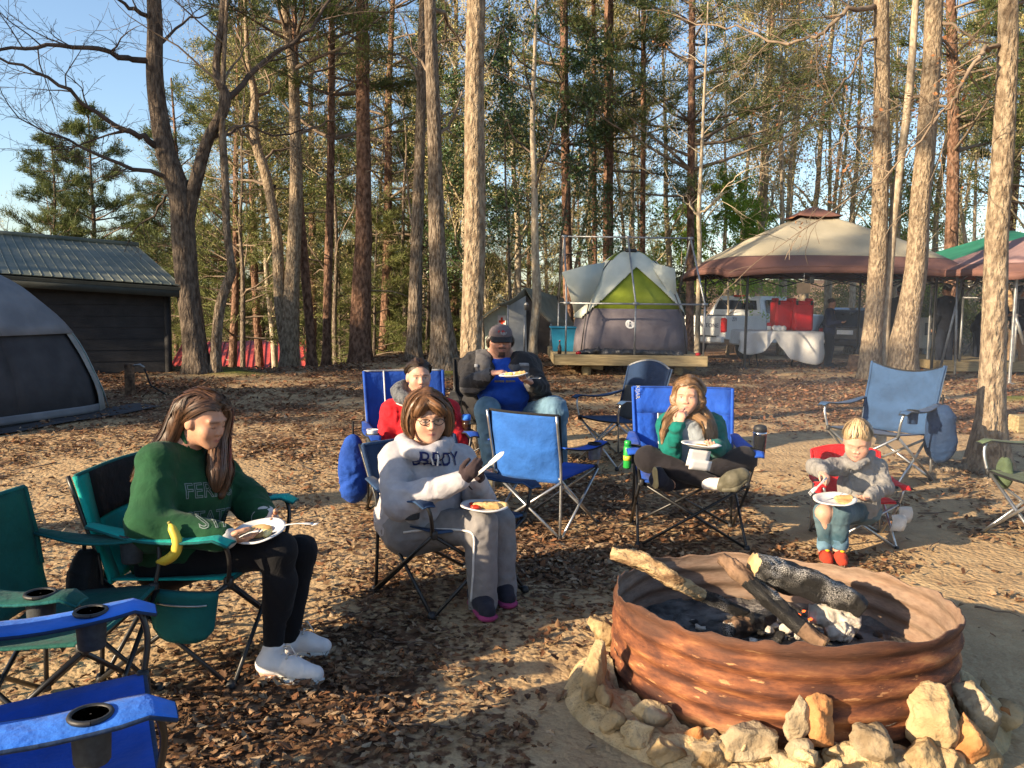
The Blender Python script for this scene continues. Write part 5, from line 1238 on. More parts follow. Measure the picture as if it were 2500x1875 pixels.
cloth_mat('jacket_black', (.018, .017, .019), .2, .75); cloth_mat('jacket_grey', (.085, .082, .086), .12, .75); cloth_mat('tee_blue', (.010, .055, .34)); cloth_mat('denim', (.055, .115, .175), c2=(.15, .26, .36), scale=6)
cloth_mat('cap_grey', (.13, .105, .11)); cloth_mat('shirt_teal', (.004, .125, .105)); cloth_mat('shirt_pale', (.35, .39, .43), .08); cloth_mat('legging_soft', (.016, .014, .017)); cloth_mat('shoe_olive', (.060, .055, .035), c2=(.11, .10, .07), rough=.6); cloth_mat('sole_tan', (.40, .30, .14)); cloth_mat('sock_white', (.60, .55, .54))
cloth_mat('fleece_grey', (.225, .215, .205), .14, bump=.6, bscale=16); cloth_mat('denim_pale', (.022, .058, .085), c2=(.11, .17, .20), scale=5); cloth_mat('shoe_red', (.36, .04, .02)); cloth_mat('sock_stripe', (.50, .42, .36)); cloth_mat('yellow', (.60, .38, .02), sheen=0); cloth_mat('letter_grey', (.16, .20, .19)); cloth_mat('letter_navy', (.014, .020, .085)); cloth_mat('letter_gold', (.42, .30, .06)); cloth_mat('letter_red', (.40, .03, .03))
H_BROWN = hair_mats('hair_brown', (.075, .036, .018)); H_RED = hair_mats('hair_auburn', (.115, .055, .024)); H_DARK = hair_mats('hair_dark', (.035, .022, .015)); H_BLOND = hair_mats('hair_blond', (.17, .095, .042)); H_TOW = hair_mats('hair_tow', (.36, .25, .13))
def person(label, base): return thing('person', label, 'person', (base[0], base[1], gz(base[0], base[1])))
def offs(E, c, s): return lambda x, y, z: c + s * (E[0] * x + E[1] * y + E[2] * z)

def green_girl():
    J = U; p = person('girl in dark green sweatshirt and black leggings eating from a paper plate', U(420, 1500, 3.5)); sk = (.50, .27, .175)
    hc = J(497, 1025, 3.55); f = A((.89, -.34, -.30)); s = .97; neck = J(450, 1100, 3.60)
    sR, sL = J(385, 1128, 3.42), J(520, 1140, 3.78); eR, wR, eL, wL = J(365, 1285, 3.30), J(545, 1312, 3.26), J(605, 1225, 3.72), J(655, 1272, 3.56)
    hipR, hipL, kR, kL, aR, aL = J(400, 1378, 3.46), J(425, 1360, 3.74), J(682, 1342, 3.36), J(735, 1345, 3.62), J(668, 1580, 3.38), J(705, 1572, 3.58)
    chest, pel = J(450, 1200, 3.58), J(412, 1345, 3.60); sw = unit(sL - sR)
    B = Flesh(); E = head_flesh(B, hc, f, s, nose=.9); q = offs(E, hc, s)
    B.cap(q(0, -.025, -.06), neck, .050, .055, .03); B.cap(neck, chest, .07, .10, .05, sw, 1.5); B.cap(chest, pel, .10, .11, .05, sw, 1.4)
    limb(B, sR, eR, wR, .045, .040, .026); limb(B, sL, eL, wL, .045, .040, .026); limb(B, hipR, kR, aR, .072, .050, .032, .050); limb(B, hipL, kL, aL, .072, .050, .032, .050)
    hand_flesh(B, wR, J(600, 1318, 3.28) - wR, A((.1, .5, .8)), .93, .55, -1); hand_flesh(B, wL, J(690, 1290, 3.42) - wL, A((-.4, -.6, .5)), .93, .6, 1)
    for a, h, t in ((aR, J(652, 1640, 3.36), J(775, 1655, 3.34)), (aL, J(705, 1622, 3.60), J(785, 1630, 3.60))): B.cap(a, h, .035, .034, .03); B.cap(h, t, .034, .028, .02)
    body_obj(B, .0055, sk, lambda V, C: face_paint(V, C, hc, E, s, sk, lids=True, brow=(.06, .03, .02), lip=(.40, .15, .12)), p)
    S = Flesh(); S.cap(J(440, 1118, 3.60), chest, .085, .165, .06, sw, 1.25); S.cap(chest, J(425, 1335, 3.58), .165, .170, .06, sw, 1.15)
    S.cap(sR, J(440, 1112, 3.60), .074, .07, .05); S.cap(sL, J(440, 1112, 3.60), .074, .07, .05); S.cap(sR, eR, .074, .086, .02); S.cap(sL, eL, .074, .078, .02); S.cap(eR, wR - unit(wR - eR) * .01, .084, .052, .03); S.cap(eL, wL - unit(wL - eL) * .01, .076, .050, .03); S.cap(J(400, 1330, 3.42), J(500, 1352, 3.44), .10, .07, .06)
    S.cap(neck + A((0, 0, .012)), q(0, -.01, -.05), .074, .060, .01); S.ell(q(.0, .02, -.045), A((.075, .085, .085)) * s, E, .01, sub=True)
    sw_o = cloth_obj('sweatshirt', S, .008, 'sweat_green', p, .016, (9, 9, 12), 3, fold2=.006, it=1)
    nr = unit(A((.55, -.80, .18))); rd = unit(np.cross(A((0, 0, 1)), nr)); text_on(sw_o, ['FERRIS', 'STATE'], J(510, 1212, 3.5), unit(rd + A((0, 0, -.05))), A((0, 0, 1.)), nr, .085, 'letter_grey', sw_o, outline=.0016, gap=1.35, squash=.9)
    for w, e in ((wR, eR), (wL, eL)):
        C = Flesh(); d = unit(w - e); C.cap(w - d * .040, w + d * .010, .052, .045, .01); cloth_obj('cuff', C, .006, 'cuff_white', p, .003, seed=5)
    T = Flesh(); T.cap(hipR, kR, .094, .066, .05); T.cap(kR, aR + A((0, 0, .02)), .066, .042, .03); T.cap(hipL, kL, .094, .066, .05); T.cap(kL, aL + A((0, 0, .02)), .066, .042, .03); T.cap(hipR, hipL, .11, .11, .05); T.cap(J(690, 1420, 3.37), J(680, 1480, 3.38), .058, .054, .03)
    cloth_obj('leggings', T, .009, 'legging_black', p, .004, seed=7)
    for a, h, t, k in ((aR, J(650, 1648, 3.36), J(768, 1664, 3.33), 0), (aL, J(702, 1628, 3.60), J(790, 1638, 3.60), 1)):
        h[2] = max(h[2], gz(h[0], h[1]) + .02); t[2] = gz(t[0], t[1]) + .02
        K = Flesh(); shoe_flesh(K, h, t, .044, .07); K.cap(h + A((.012, 0, .04)), a + A((.0, 0, -.005)), .046, .044, .03); so = cloth_obj('shoe', K, .006, 'shoe_white', p, .002, seed=9 + k)
        L = Flesh(); L.cap(h + A((0, 0, -.012)), h * .45 + t * .55 + A((0, 0, -.012)), .046, .050, .02, (0, 0, 1), .35); L.cap(h * .45 + t * .55 + A((0, 0, -.012)), t + A((0, 0, -.010)), .050, .042, .02, (0, 0, 1), .4); cloth_obj('sole', L, .006, 'rubber_white', so, 0, seed=1, fold2=0)
        mb = MB(); d = unit(t - h)
        for i in range(5):
            c = h + (t - h) * (.38 + .09 * i) + A((0, 0, .105 - .018 * i)); sd = unit(np.cross(d, A((0, 0, 1)))); mb.tube([c - sd * .026 + A((0, 0, -.012)), c + A((0, 0, .004)), c + sd * .026 + A((0, 0, -.012))], .0035, 5)
        c = h + (t - h) * .36 + A((0, 0, .115)); mb.tube([c, c + d * .04 + A((0, -.03, .02)), c + d * .07 + A((0, -.04, -.02))], .003, 5); mb.out('laces', 'cuff_white', so)
    HH = Flesh(); HH.ell(q(0, -.024, .042), A((.079, .096, .082)) * s, E, .02); HH.ell(q(0, .088, -.030), A((.078, .078, .090)) * s, E, .015, sub=True)
    locks = [([q(0, -.01, .10), q(-.03, -.085, .06), J(420, 1060, 3.62), J(372, 1120, 3.60), J(335, 1190, 3.58)], [.026, .038, .042, .034, .014]), ([q(0, -.02, .105), q(.055, -.075, .04), J(412, 1075, 3.53), J(362, 1125, 3.46), J(322, 1175, 3.46)], [.026, .036, .038, .028, .010]),
             ([q(0, .03, .11), q(-.075, .02, .04), J(540, 1090, 3.62), J(545, 1150, 3.56), J(540, 1210, 3.52)], [.022, .026, .034, .038, .018]), ([q(-.02, .04, .10), q(-.07, .05, .03), J(533, 1085, 3.58), J(530, 1150, 3.50), J(528, 1195, 3.48)], [.02, .026, .036, .040, .016])]
    for P, r in locks: HH.chain(spline(P, 2), np.interp(np.linspace(0, 1, len(P) * 2 - 1), np.linspace(0, 1, len(r)), r), .02)
    top = [([q(0, .07, .082), q(.05, .035, .085), q(.078, -.02, .03), q(.07, -.06, -.03)], [.02, .02, .02, .02]), ([q(0, .05, .10), q(.03, -.04, .11), q(.05, -.09, .04), q(.05, -.09, -.03)], [.02, .02, .02, .02]), ([q(0, .07, .085), q(-.05, .04, .08), q(-.078, -.01, .03), q(-.07, .02, -.05)], [.02, .02, .02, .02])]
    hair_obj('hair', HH, locks + top, .007, H_BROWN, p, 80, .006, 3)
green_girl()

def grey_woman():
    J = lambda a_, b_, c_: U(a_, b_, c_ + .12); p = person('woman in glasses and light grey hoodie holding a plastic knife', U(1030, 1480, 4.3)); sk = (.55, .32, .22)
    hc = J(1046, 1020, 4.12); f = A((.27, -.95, -.10)); s = 1.03; neck = J(1038, 1090, 4.20)
    sR, sL = J(965, 1118, 4.10), J(1125, 1122, 4.34); eR, wR, eL, wL = J(975, 1228, 3.96), J(1128, 1172, 3.84), J(1170, 1215, 4.22), J(1165, 1172, 4.00)
    hipR, hipL, kR, kL, aR, aL = J(1000, 1290, 4.18), J(1060, 1280, 4.40), J(1172, 1285, 3.98), J(1218, 1278, 4.20), J(1180, 1480, 4.00), J(1228, 1470, 4.16)
    chest, pel = J(1030, 1170, 4.20), J(1015, 1275, 4.30); sw = unit(sL - sR)
    B = Flesh(); E = head_flesh(B, hc, f, s, full=.8); q = offs(E, hc, s)
    B.cap(q(0, -.02, -.06), neck, .058, .065, .03); B.cap(neck, chest, .08, .13, .05, sw, 1.5); B.cap(chest, pel, .13, .15, .05, sw, 1.3)
    limb(B, sR, eR, wR, .05, .045, .03); limb(B, sL, eL, wL, .05, .045, .03); limb(B, hipR, kR, aR, .085, .06, .038); limb(B, hipL, kL, aL, .085, .06, .038)
    dR, dL = J(1165, 1140, 3.80) - wR, J(1182, 1140, 3.92) - wL
    hand_flesh(B, wR, dR, A((.3, .6, .4)), .88, .45, -1); hand_flesh(B, wL, dL, A((-.6, -.5, .3)), .88, 1.0, 1)
    for a, h, t in ((aR, J(1165, 1520, 4.02), J(1190, 1545, 3.88)), (aL, J(1215, 1505, 4.20), J(1240, 1525, 4.05))): B.cap(a, h, .038, .036, .03); B.cap(h, t, .036, .03, .02)
    body_obj(B, .0055, sk, lambda V, C: face_paint(V, C, hc, E, s, sk, brow=(.16, .09, .05), lip=(.48, .18, .15)), p)
    S = Flesh(); S.cap(J(1036, 1120, 4.20), chest, .09, .165, .05, sw, 1.25); S.cap(chest, J(1012, 1262, 4.28), .165, .19, .06, sw, 1.12); S.ell(J(1045, 1240, 4.16), (.15, .15, .13), None, .06)
    S.cap(sR, J(1030, 1105, 4.18), .076, .07, .05); S.cap(sL, J(1045, 1105, 4.22), .076, .07, .05); S.cap(sR, eR, .078, .084, .018); S.cap(eR, wR - unit(wR - eR) * .005, .080, .046, .02); S.cap(sL, eL, .076, .076, .018); S.cap(eL, wL, .074, .046, .02)
    hd = [J(1000, 1075, 4.26), J(985, 1082, 4.16), J(1000, 1098, 4.05), J(1035, 1110, 4.0), J(1072, 1098, 4.04), J(1090, 1080, 4.16)]; S.chain(spline(hd, 2), np.full(11, .040), .012)
    S.ell(q(0, .015, -.04), A((.080, .090, .095)) * s, E, .01, sub=True)
    ho = cloth_obj('hoodie', S, .008, 'hoodie_grey', p, .014, (9, 9, 12), 13, fold2=.005, it=1)
    nr = unit(A((.50, -.84, .12))); rd = unit(np.cross(A((0, 0, 1)), nr)); text_on(ho, ['BREDY'], J(1083, 1139, 4.05), unit(rd + A((0, 0, -.10))), A((0, 0, 1.)), nr, .105, 'letter_navy', ho, squash=.92, lift=.006)
    mb = MB(); mb.tube([J(1046, 1096, 3.98), J(1052, 1112, 3.97), J(1058, 1135, 3.96)], .005, 5); mb.tube([J(1066, 1100, 3.99), J(1070, 1118, 3.97), J(1068, 1138, 3.96)], .005, 5); mb.out('drawstring', 'stripe_white', ho)
    T = Flesh(); T.cap(hipR, kR, .110, .083, .04); T.cap(kR, aR + A((0, 0, .01)), .083, .070, .03); T.cap(hipL, kL, .110, .083, .02); T.cap(kL, aL + A((0, 0, .01)), .083, .070, .02); T.cap(hipR, hipL, .14, .14, .06)
    to = cloth_obj('sweatpants', T, .010, 'pants_grey', p, .010, (11, 11, 12), 15, fold2=.006, it=1)
    bv = BVHTree.FromPolygons([v.co for v in to.data.vertices], [g.vertices for g in to.data.polygons]); mb = MB(); st = []
    for px, py in ((985, 1300), (1030, 1294), (1080, 1292), (1120, 1294), (1150, 1300), (1158, 1320), (1156, 1360), (1155, 1400), (1152, 1440), (1150, 1468)):
        d = unit(ray(px, py)); h = bv.ray_cast(Vector((0, 0, CAM_H)), Vector(d))
        if h[0] is not None: st.append(A(h[0]) - d * .004)
    if len(st) > 2: mb.tube(spline(st, 3), .006, 5); mb.out('side_stripe', 'stripe_white', to)
    for w, d, sd, cu in ((wR, dR, -1, .45), (wL, dL, 1, 1.0)):
        Gl = Flesh(); Gl.cap(w - unit(d) * .03, w + unit(d) * .02, .038, .034, .01); hand_flesh(Gl, w, d, A((.3, .6, .4)) if sd < 0 else A((-.6, -.5, .3)), .88, cu, sd, grow=.003); cloth_obj('glove', Gl, .0055, 'glove_brown', p, .001, seed=3, it=1, fold2=.001)
    for a, h, t, k in ((aR, J(1165, 1510, 4.06), J(1190, 1540, 3.88), 0), (aL, J(1215, 1498, 4.22), J(1240, 1520, 4.06), 1)):
        h[2] = gz(h[0], h[1]) + .03; t[2] = gz(t[0], t[1]) + .025; K = Flesh(); shoe_flesh(K, h, t, .050, .075); K.cap(h + A((0, 0, .03)), a, .05, .05, .03); so = cloth_obj('shoe', K, .007, 'shoe_dark', p, .003, seed=k)
        L = Flesh(); L.cap(h + A((0, 0, -.014)), t + A((0, 0, -.010)), .054, .052, .02, (0, 0, 1), .42); cloth_obj('sole', L, .007, 'shoe_pink', so, 0, seed=1, fold2=0)
        mb = MB(); m_ = (h + t) / 2 + A((0, 0, .09)); mb.tube([m_ + A((-.03, 0, -.01)), m_ + A((0, -.01, .012)), m_ + A((.03, 0, -.01))], .006, 5); mb.out('laces', 'shoe_pink', so)
    HH = Flesh(); HH.ell(q(0, -.020, .046), A((.088, .100, .088)) * s, E, .02); HH.ell(q(0, .088, -.030), A((.078, .078, .082)) * s, E, .012, sub=True)
    locks = [([q(.0, .02, .115), q(-.075, .02, .06), q(-.096, .005, -.02), q(-.088, .015, -.10)], [.020, .024, .028, .018]), ([q(.02, .02, .115), q(.07, .03, .07), q(.092, .02, -.01), q(.082, .035, -.085)], [.020, .022, .022, .014]), ([q(0, -.03, .115), q(-.05, -.08, .06), q(-.07, -.075, -.03), q(-.065, -.06, -.105)], [.03, .045, .045, .03]), ([q(0, -.03, .115), q(.05, -.08, .06), q(.07, -.07, -.03), q(.065, -.055, -.10)], [.03, .045, .045, .03]), ([q(.02, .05, .105), q(-.03, .088, .075), q(-.062, .075, .035)], [.018, .020, .014]), ([q(.03, .05, .10), q(.055, .075, .07), q(.072, .06, .03)], [.016, .016, .012])]
    for P, r in locks: HH.chain(spline(P, 2), np.interp(np.linspace(0, 1, len(P) * 2 - 1), np.linspace(0, 1, len(r)), r), .02)
    hair_obj('hair', HH, locks, .007, H_RED, p, 85, .006, 4)
    g = thing('eyeglasses', 'dark-rimmed glasses worn by the woman in the grey hoodie', 'glasses', hc); mat('glasses_rim', (.012, .008, .008), .3); 
    gm = bpy.data.materials.new('lens'); gm.use_nodes = True; nt_ = gm.node_tree; tr_ = nt_.nodes.new('ShaderNodeBsdfTransparent'); gl_ = nt_.nodes.new('ShaderNodeBsdfGlossy'); gl_.inputs['Roughness'].default_value = .05; mx_ = nt_.nodes.new('ShaderNodeMixShader'); mx_.inputs[0].default_value = .08; nt_.links.new(tr_.outputs[0], mx_.inputs[1]); nt_.links.new(gl_.outputs[0], mx_.inputs[2]); nt_.links.new(mx_.outputs[0], nt_.nodes['Material Output'].inputs[0]); _M['lens'] = gm
    for sx in (-1, 1):
        ring = [q(sx * .033 + .025 * math.cos(a) * (1 - .1 * abs(math.sin(a))), .0975 - .006 * abs(math.cos(a)), .002 + .0155 * math.sin(a)) for a in np.linspace(0, 2 * PI, 25)]
        mb = MB(); mb.tube(ring, .0022, 6, cap=False); ro = mb.out('rim', 'glasses_rim', g); mb = MB(); mb.add([q(sx * .033, .0955, .002)] + ring[:-1], [(0, i + 1, (i + 1) % 24 + 1) for i in range(24)]); mb.out('lens', 'lens', ro)
        mb = MB(); mb.tube([q(sx * .057, .091, .006), q(sx * .074, .05, .006), q(sx * .079, -.005, .002)], .002, 5); mb.out('temple_arm', 'glasses_rim', g)
    mb = MB(); mb.tube([q(-.009, .099, .004), q(0, .101, .006), q(.009, .099, .004)], .002, 5); mb.out('bridge', 'glasses_rim', g)
grey_woman()

def red_woman():
    J = U; p = person('woman in red fleece and grey scarf sitting behind the grey hoodie', U(1010, 1290, 6.0)); sk = (.52, .30, .215)
    hc = J(1022, 920, 6.0); f = A((.30, -.94, -.06)); s = 1.02; neck = J(1018, 968, 6.06); sR, sL = J(958, 1004, 6.05), J(1092, 1004, 6.10); eR, eL = J(945, 1085, 5.95), J(1110, 1085, 6.0); wR, wL = J(985, 1120, 5.78), J(1068, 1118, 5.78)
    hipR, hipL, kR, kL, aR, aL = J(985, 1150, 6.05), J(1050, 1150, 6.1), J(1000, 1140, 5.65), J(1090, 1140, 5.65), J(1000, 1270, 5.62), J(1085, 1270, 5.62); chest, pel = J(1022, 1050, 6.08), J(1018, 1140, 6.1); sw = A((1., 0, 0))
    B = Flesh(); E = head_flesh(B, hc, f, s, full=.2); q = offs(E, hc, s); B.cap(q(0, -.02, -.06), neck, .055, .06, .03); B.cap(neck, chest, .08, .12, .05, sw, 1.5); B.cap(chest, pel, .12, .14, .05, sw, 1.3)
    limb(B, sR, eR, wR, .05, .045, .03); limb(B, sL, eL, wL, .05, .045, .03); limb(B, hipR, kR, aR, .08, .06, .04); limb(B, hipL, kL, aL, .08, .06, .04); hand_flesh(B, wR, A((.6, -.5, -.3)), A((0, .3, -1)), .95, .6, 1); hand_flesh(B, wL, A((-.6, -.5, -.3)), A((0, .3, -1)), .95, .6, -1)
    for a in (aR, aL): B.cap(a, a + A((.02, -.05, -.05)), .04, .036, .03); B.cap(a + A((.02, -.05, -.05)), a + A((.04, -.18, -.06)), .036, .03, .02)
    body_obj(B, .0065, sk, lambda V, C: face_paint(V, C, hc, E, s, sk, brow=(.05, .03, .02), lip=(.38, .14, .12)), p)
    S = Flesh(); S.cap(J(1018, 990, 6.08), chest, .10, .17, .06, sw, 1.3); S.cap(chest, J(1018, 1130, 6.06), .17, .19, .06, sw, 1.2); 
    for a, e, w in ((sR, eR, wR), (sL, eL, wL)): S.cap(a, J(1018, 985, 6.08), .08, .075, .05); S.cap(a, e, .080, .082, .02); S.cap(e, w, .080, .050, .02)
    so = cloth_obj('fleece_jacket', S, .010, 'fleece_red', p, .014, (11, 11, 13), 23, fold2=.008, it=1)
    bv = BVHTree.FromPolygons([v.co for v in so.data.vertices], [g.vertices for g in so.data.polygons]); P = []
    for px, py in ((968, 983), (978, 988), (990, 993)):
        d = unit(ray(px, py)); h = bv.ray_cast(Vector((0, 0, CAM_H)), Vector(d)); P.append(A(h[0]) - d * .004 if h[0] is not None else J(px, py, 5.9))
    mb = MB(); mb.tube(P, .008, 5); mb.out('piping', 'stripe_white', so)
    K = Flesh(); K.chain(spline([J(985, 940, 6.06), J(972, 955, 5.98), J(985, 972, 5.90), J(1012, 980, 5.87), J(1036, 975, 5.90), J(1052, 955, 6.0)], 2), np.array([.04, .045, .05, .05, .046, .042, .04, .036, .034, .03, .03]), .02); cloth_obj('scarf', K, .008, 'scarf_grey', p, .012, (16, 16, 16), 4)
    T = Flesh(); T.cap(hipR, kR, .105, .085, .06); T.cap(kR, aR, .085, .07, .05); T.cap(hipL, kL, .105, .085, .06); T.cap(kL, aL, .085, .07, .05); T.cap(hipR, hipL, .13, .13, .06); cloth_obj('trousers', T, .012, 'navy_cloth', p, .008, seed=25)
    for a in (aR, aL): K = Flesh(); h = a + A((.0, .0, -.08)); h[2] = gz(*h[:2]) + .03; shoe_flesh(K, h, h + A((.03, -.19, 0)), .048, .07); cloth_obj('shoe', K, .01, 'shoe_dark', p, .002)
    HH = Flesh(); HH.ell(q(0, -.022, .040), A((.079, .097, .080)) * s, E, .02); HH.ell(q(0, .082, -.030), A((.072, .078, .090)) * s, E, .012, sub=True); HH.cap(q(0, -.10, .0), q(0, -.12, -.03), .035, .03, .03)
    locks = [([q(0, .06, .085), q(sx * .05, .02, .095), q(sx * .075, -.04, .04), q(sx * .04, -.10, 0)], [.02, .022, .025, .02]) for sx in (-1, 1)] + [([q(sx * .03, .06, .09), q(sx * .02, -.02, .115), q(0, -.10, .05)], [.02, .02, .02]) for sx in (-1, 1)]
    hair_obj('hair', HH, locks, .008, H_DARK, p, 60, .006, 5)
red_woman()

def man():
    J = U; p = person('bearded man in black jacket, blue shirt and peaked cap holding a plate', U(1230, 1140, 7.5)); sk = (.52, .27, .195)
    hc = J(1222, 831, 7.6); f = A((.16, -.98, -.12)); s = 1.16; neck = J(1220, 876, 7.66); sR, sL = J(1150, 892, 7.66), J(1288, 896, 7.66); eR, wR, eL, wL = J(1148, 942, 7.42), J(1200, 912, 7.16), J(1318, 948, 7.44), J(1296, 934, 7.20)
    hipR, hipL, kR, kL, aR, aL = J(1195, 1000, 7.75), J(1265, 1000, 7.75), J(1190, 1002, 7.25), J(1352, 1002, 7.30), J(1200, 1130, 7.25), J(1362, 1130, 7.35); chest, pel = J(1220, 930, 7.66), J(1228, 990, 7.74); sw = A((1., 0, 0))
    B = Flesh(); E = head_flesh(B, hc, f, s, full=1.3, nose=1.1); q = offs(E, hc, s); B.cap(q(0, -.02, -.05), neck, .075, .08, .04); B.cap(neck, chest, .11, .17, .06, sw, 1.4); B.cap(chest, pel, .17, .20, .06, sw, 1.2)
    limb(B, sR, eR, wR, .06, .055, .036); limb(B, sL, eL, wL, .06, .055, .036); limb(B, hipR, kR, aR, .10, .075, .05); limb(B, hipL, kL, aL, .10, .075, .05)
    hand_flesh(B, wR, J(1240, 906, 7.10) - wR, A((.2, .2, -1)), 1.12, .5, -1); hand_flesh(B, wL, J(1265, 922, 7.08) - wL, A((-.2, -.1, 1)), 1.12, .5, -1)
    for a in (aR, aL): B.cap(a, a + A((0, -.03, -.07)), .05, .045, .03); B.cap(a + A((0, -.03, -.07)), a + A((.02, -.2, -.08)), .045, .035, .02)
    body_obj(B, .007, sk, lambda V, C: face_paint(V, C, hc, E, s, sk, brow=(.05, .03, .02), beard=(.055, .032, .022), lip=(.38, .16, .13), blush=.9), p)
    S = Flesh(); S.cap(J(1222, 895, 7.64), chest, .11, .20, .06, sw, 1.3); S.cap(chest, J(1230, 985, 7.66), .22, .23, .08, sw, 1.2); S.ell(J(1235, 955, 7.50), (.24, .20, .17), None, .08); so = cloth_obj('tee_shirt', S, .011, 'tee_blue', p, .010, (6, 6, 10), 33)
    nr = A((.0, -1., .1)); nr = unit(nr)
    mb = MB(); rs = np.random.RandomState(2); bv = BVHTree.FromPolygons([v.co for v in so.data.vertices], [g.vertices for g in so.data.polygons])
    for i in range(15):
        if i == 7: continue
        c0 = J(1209 + i * 3.4, 931, 7.3); h = bv.ray_cast(Vector((0, 0, CAM_H)), Vector(unit(c0 - A((0, 0, CAM_H)))))
        if h[0] is not None: mb.box(A(h[0]) - unit(c0) * .004, (.008, .003, .018 + .004 * rs.rand()))
    if mb.V: mb.out('print', 'letter_gold', so)
    K = Flesh(); K.cap(J(1182, 892, 7.62), J(1176, 985, 7.62), .125, .15, .06); K.cap(J(1270, 892, 7.62), J(1288, 975, 7.62), .125, .14, .06); K.cap(J(1160, 900, 7.7), J(1285, 900, 7.75), .15, .15, .06); K.cap(sR, eR, .092, .090, .03); K.cap(eR, wR - unit(wR - eR) * .03, .088, .060, .02); K.cap(sL, eL, .092, .090, .03); K.cap(eL, wL - unit(wL - eL) * .03, .088, .060, .02)
    K.cap(J(1160, 975, 7.62), J(1155, 1010, 7.66), .10, .07, .06); K.cap(J(1300, 960, 7.5), J(1335, 978, 7.42), .10, .05, .06); col = spline([J(1180, 868, 7.74), J(1172, 872, 7.62), J(1186, 885, 7.52), J(1200, 900, 7.48)], 2); K.chain(col, np.full(7, .036), .02); col = spline([J(1262, 868, 7.74), J(1272, 874, 7.62), J(1262, 886, 7.52), J(1252, 898, 7.48)], 2); K.chain(col, np.full(7, .036), .02)
    K.ell(J(1226, 940, 7.34), (.125, .22, .25), None, .02, sub=True)
    def pick(c):   # grey shoulder yoke, chest panels and forearm patch
        x, z = c[:, 0], c[:, 2]; g = (np.abs(x - J(1262, 900, 7.6)[0]) < .11) & (z > J(0, 930, 7.6)[2]) & (z < J(0, 872, 7.6)[2]); g |= (np.abs(x - J(1180, 900, 7.6)[0]) < .07) & (z > J(0, 905, 7.6)[2]); g |= (z < J(0, 930, 7.4)[2]) & (z > J(0, 944, 7.4)[2]) & (x < J(1188, 940, 7.4)[0]) & (c[:, 1] < 7.44); g |= (x > J(1300, 960, 7.5)[0]) & (z < J(0, 958, 7.4)[2]); return g.astype(int)
    jo = cloth_obj('jacket', K, .011, 'jacket_black', p, .015, (11, 11, 12), 35, it=1, mats=['jacket_black', 'jacket_grey'], pick=pick, fold2=.008)
    for px, py, w in ((1163, 893, .035), (1273, 890, .13)):
        d = unit(ray(px, py)); bvj = BVHTree.FromPolygons([v.co for v in jo.data.vertices], [g.vertices for g in jo.data.polygons]); h = bvj.ray_cast(Vector((0, 0, CAM_H)), Vector(d))
        if h[0] is not None: mb = MB(); mb.box(A(h[0]) - d * .006, (w, .01, .03), bev=.004); mb.out('patch', 'trim_grey', jo)
    T = Flesh(); T.cap(hipR, kR, .135, .105, .06); T.cap(kR, aR, .105, .085, .05); T.cap(hipL, kL, .135, .11, .06); T.cap(kL, aL, .11, .085, .05); T.cap(hipR, hipL, .16, .16, .06); cloth_obj('jeans', T, .012, 'denim', p, .010, (10, 10, 12), 37, fold2=.006, it=1)
    for a in (aR, aL): K = Flesh(); h = a + A((0, .02, -.09)); h[2] = gz(*h[:2]) + .03; shoe_flesh(K, h, h + A((.02, -.25, 0)), .055, .07); cloth_obj('shoe', K, .012, 'shoe_olive', p, .002)
    HH = Flesh(); HH.ell(q(0, -.026, .030), A((.080, .092, .078)) * s, E, .02); HH.ell(q(0, .082, -.020), A((.074, .085, .10)) * s, E, .012, sub=True)
    locks = [([q(sx * .06, -.02, .04), q(sx * .085, -.02, 0), q(sx * .083, -.03, -.055)], [.015, .020, .016]) for sx in (-1, 1)] + [([q(sx * .04, -.06, .03), q(sx * .06, -.085, -.02), q(sx * .05, -.08, -.075)], [.02, .03, .02]) for sx in (-1, 1)]
    for P, r in locks: HH.chain(spline(P, 2), np.interp(np.linspace(0, 1, 5), np.linspace(0, 1, 3), r), .02)
    hair_obj('hair', HH, locks, .008, H_DARK, p, 30, .007, 6)
    c = thing('peaked_cap', 'grey and black peaked cap worn by the bearded man', 'cap', q(0, 0, .06)); K = Flesh(); K.ell(q(0, -.012, .052), A((.090, .106, .072)) * s, E, .02); K.ell(q(0, -.012, -.03), A((.12, .15, .065)) * s, E, .01, sub=True)
    co = cloth_obj('crown', K, .008, 'cap_grey', c, .001, seed=1, mats=['cap_grey', 'jacket_black'], pick=lambda v: (((v - hc) @ E.T)[:, 1] < -.005).astype(int), fold2=0)
    n = 13; P = np.zeros((n, 7, 3))
    for i, a in enumerate(np.linspace(-1.15, 1.15, n)):
        for j, b in enumerate(np.linspace(0, 1, 7)): P[i, j] = q(math.sin(a) * (.086 + .002 * b), -.012 + math.cos(a) * .10 + b * .062 * math.cos(a) ** .6 if math.cos(a) > 0 else 0, .040 - b * .030 - .016 * math.sin(a) ** 2 * b)
    mb = MB(); mb.sheet(P, .006); mb.out('brim', 'jacket_black', c)
    bv = BVHTree.FromPolygons([v.co for v in co.data.vertices], [g.vertices for g in co.data.polygons]); mb = MB(); rs = np.random.RandomState(3)
    for i in range(26):   # worn crest on the front of the cap
        x, z = rs.uniform(-.030, .030), rs.uniform(.056, .088); d = unit(-E[1]); h = bv.ray_cast(Vector(q(x, .3, z)), Vector(d))
        if h[0] is not None: mb.box(A(h[0]) + A(h[1]) * .002, (.010, .004, .009), m=1 if z > .076 else 0)
    if mb.V: mb.out('emblem', ['trim_grey', 'letter_red'], co, False)
man()

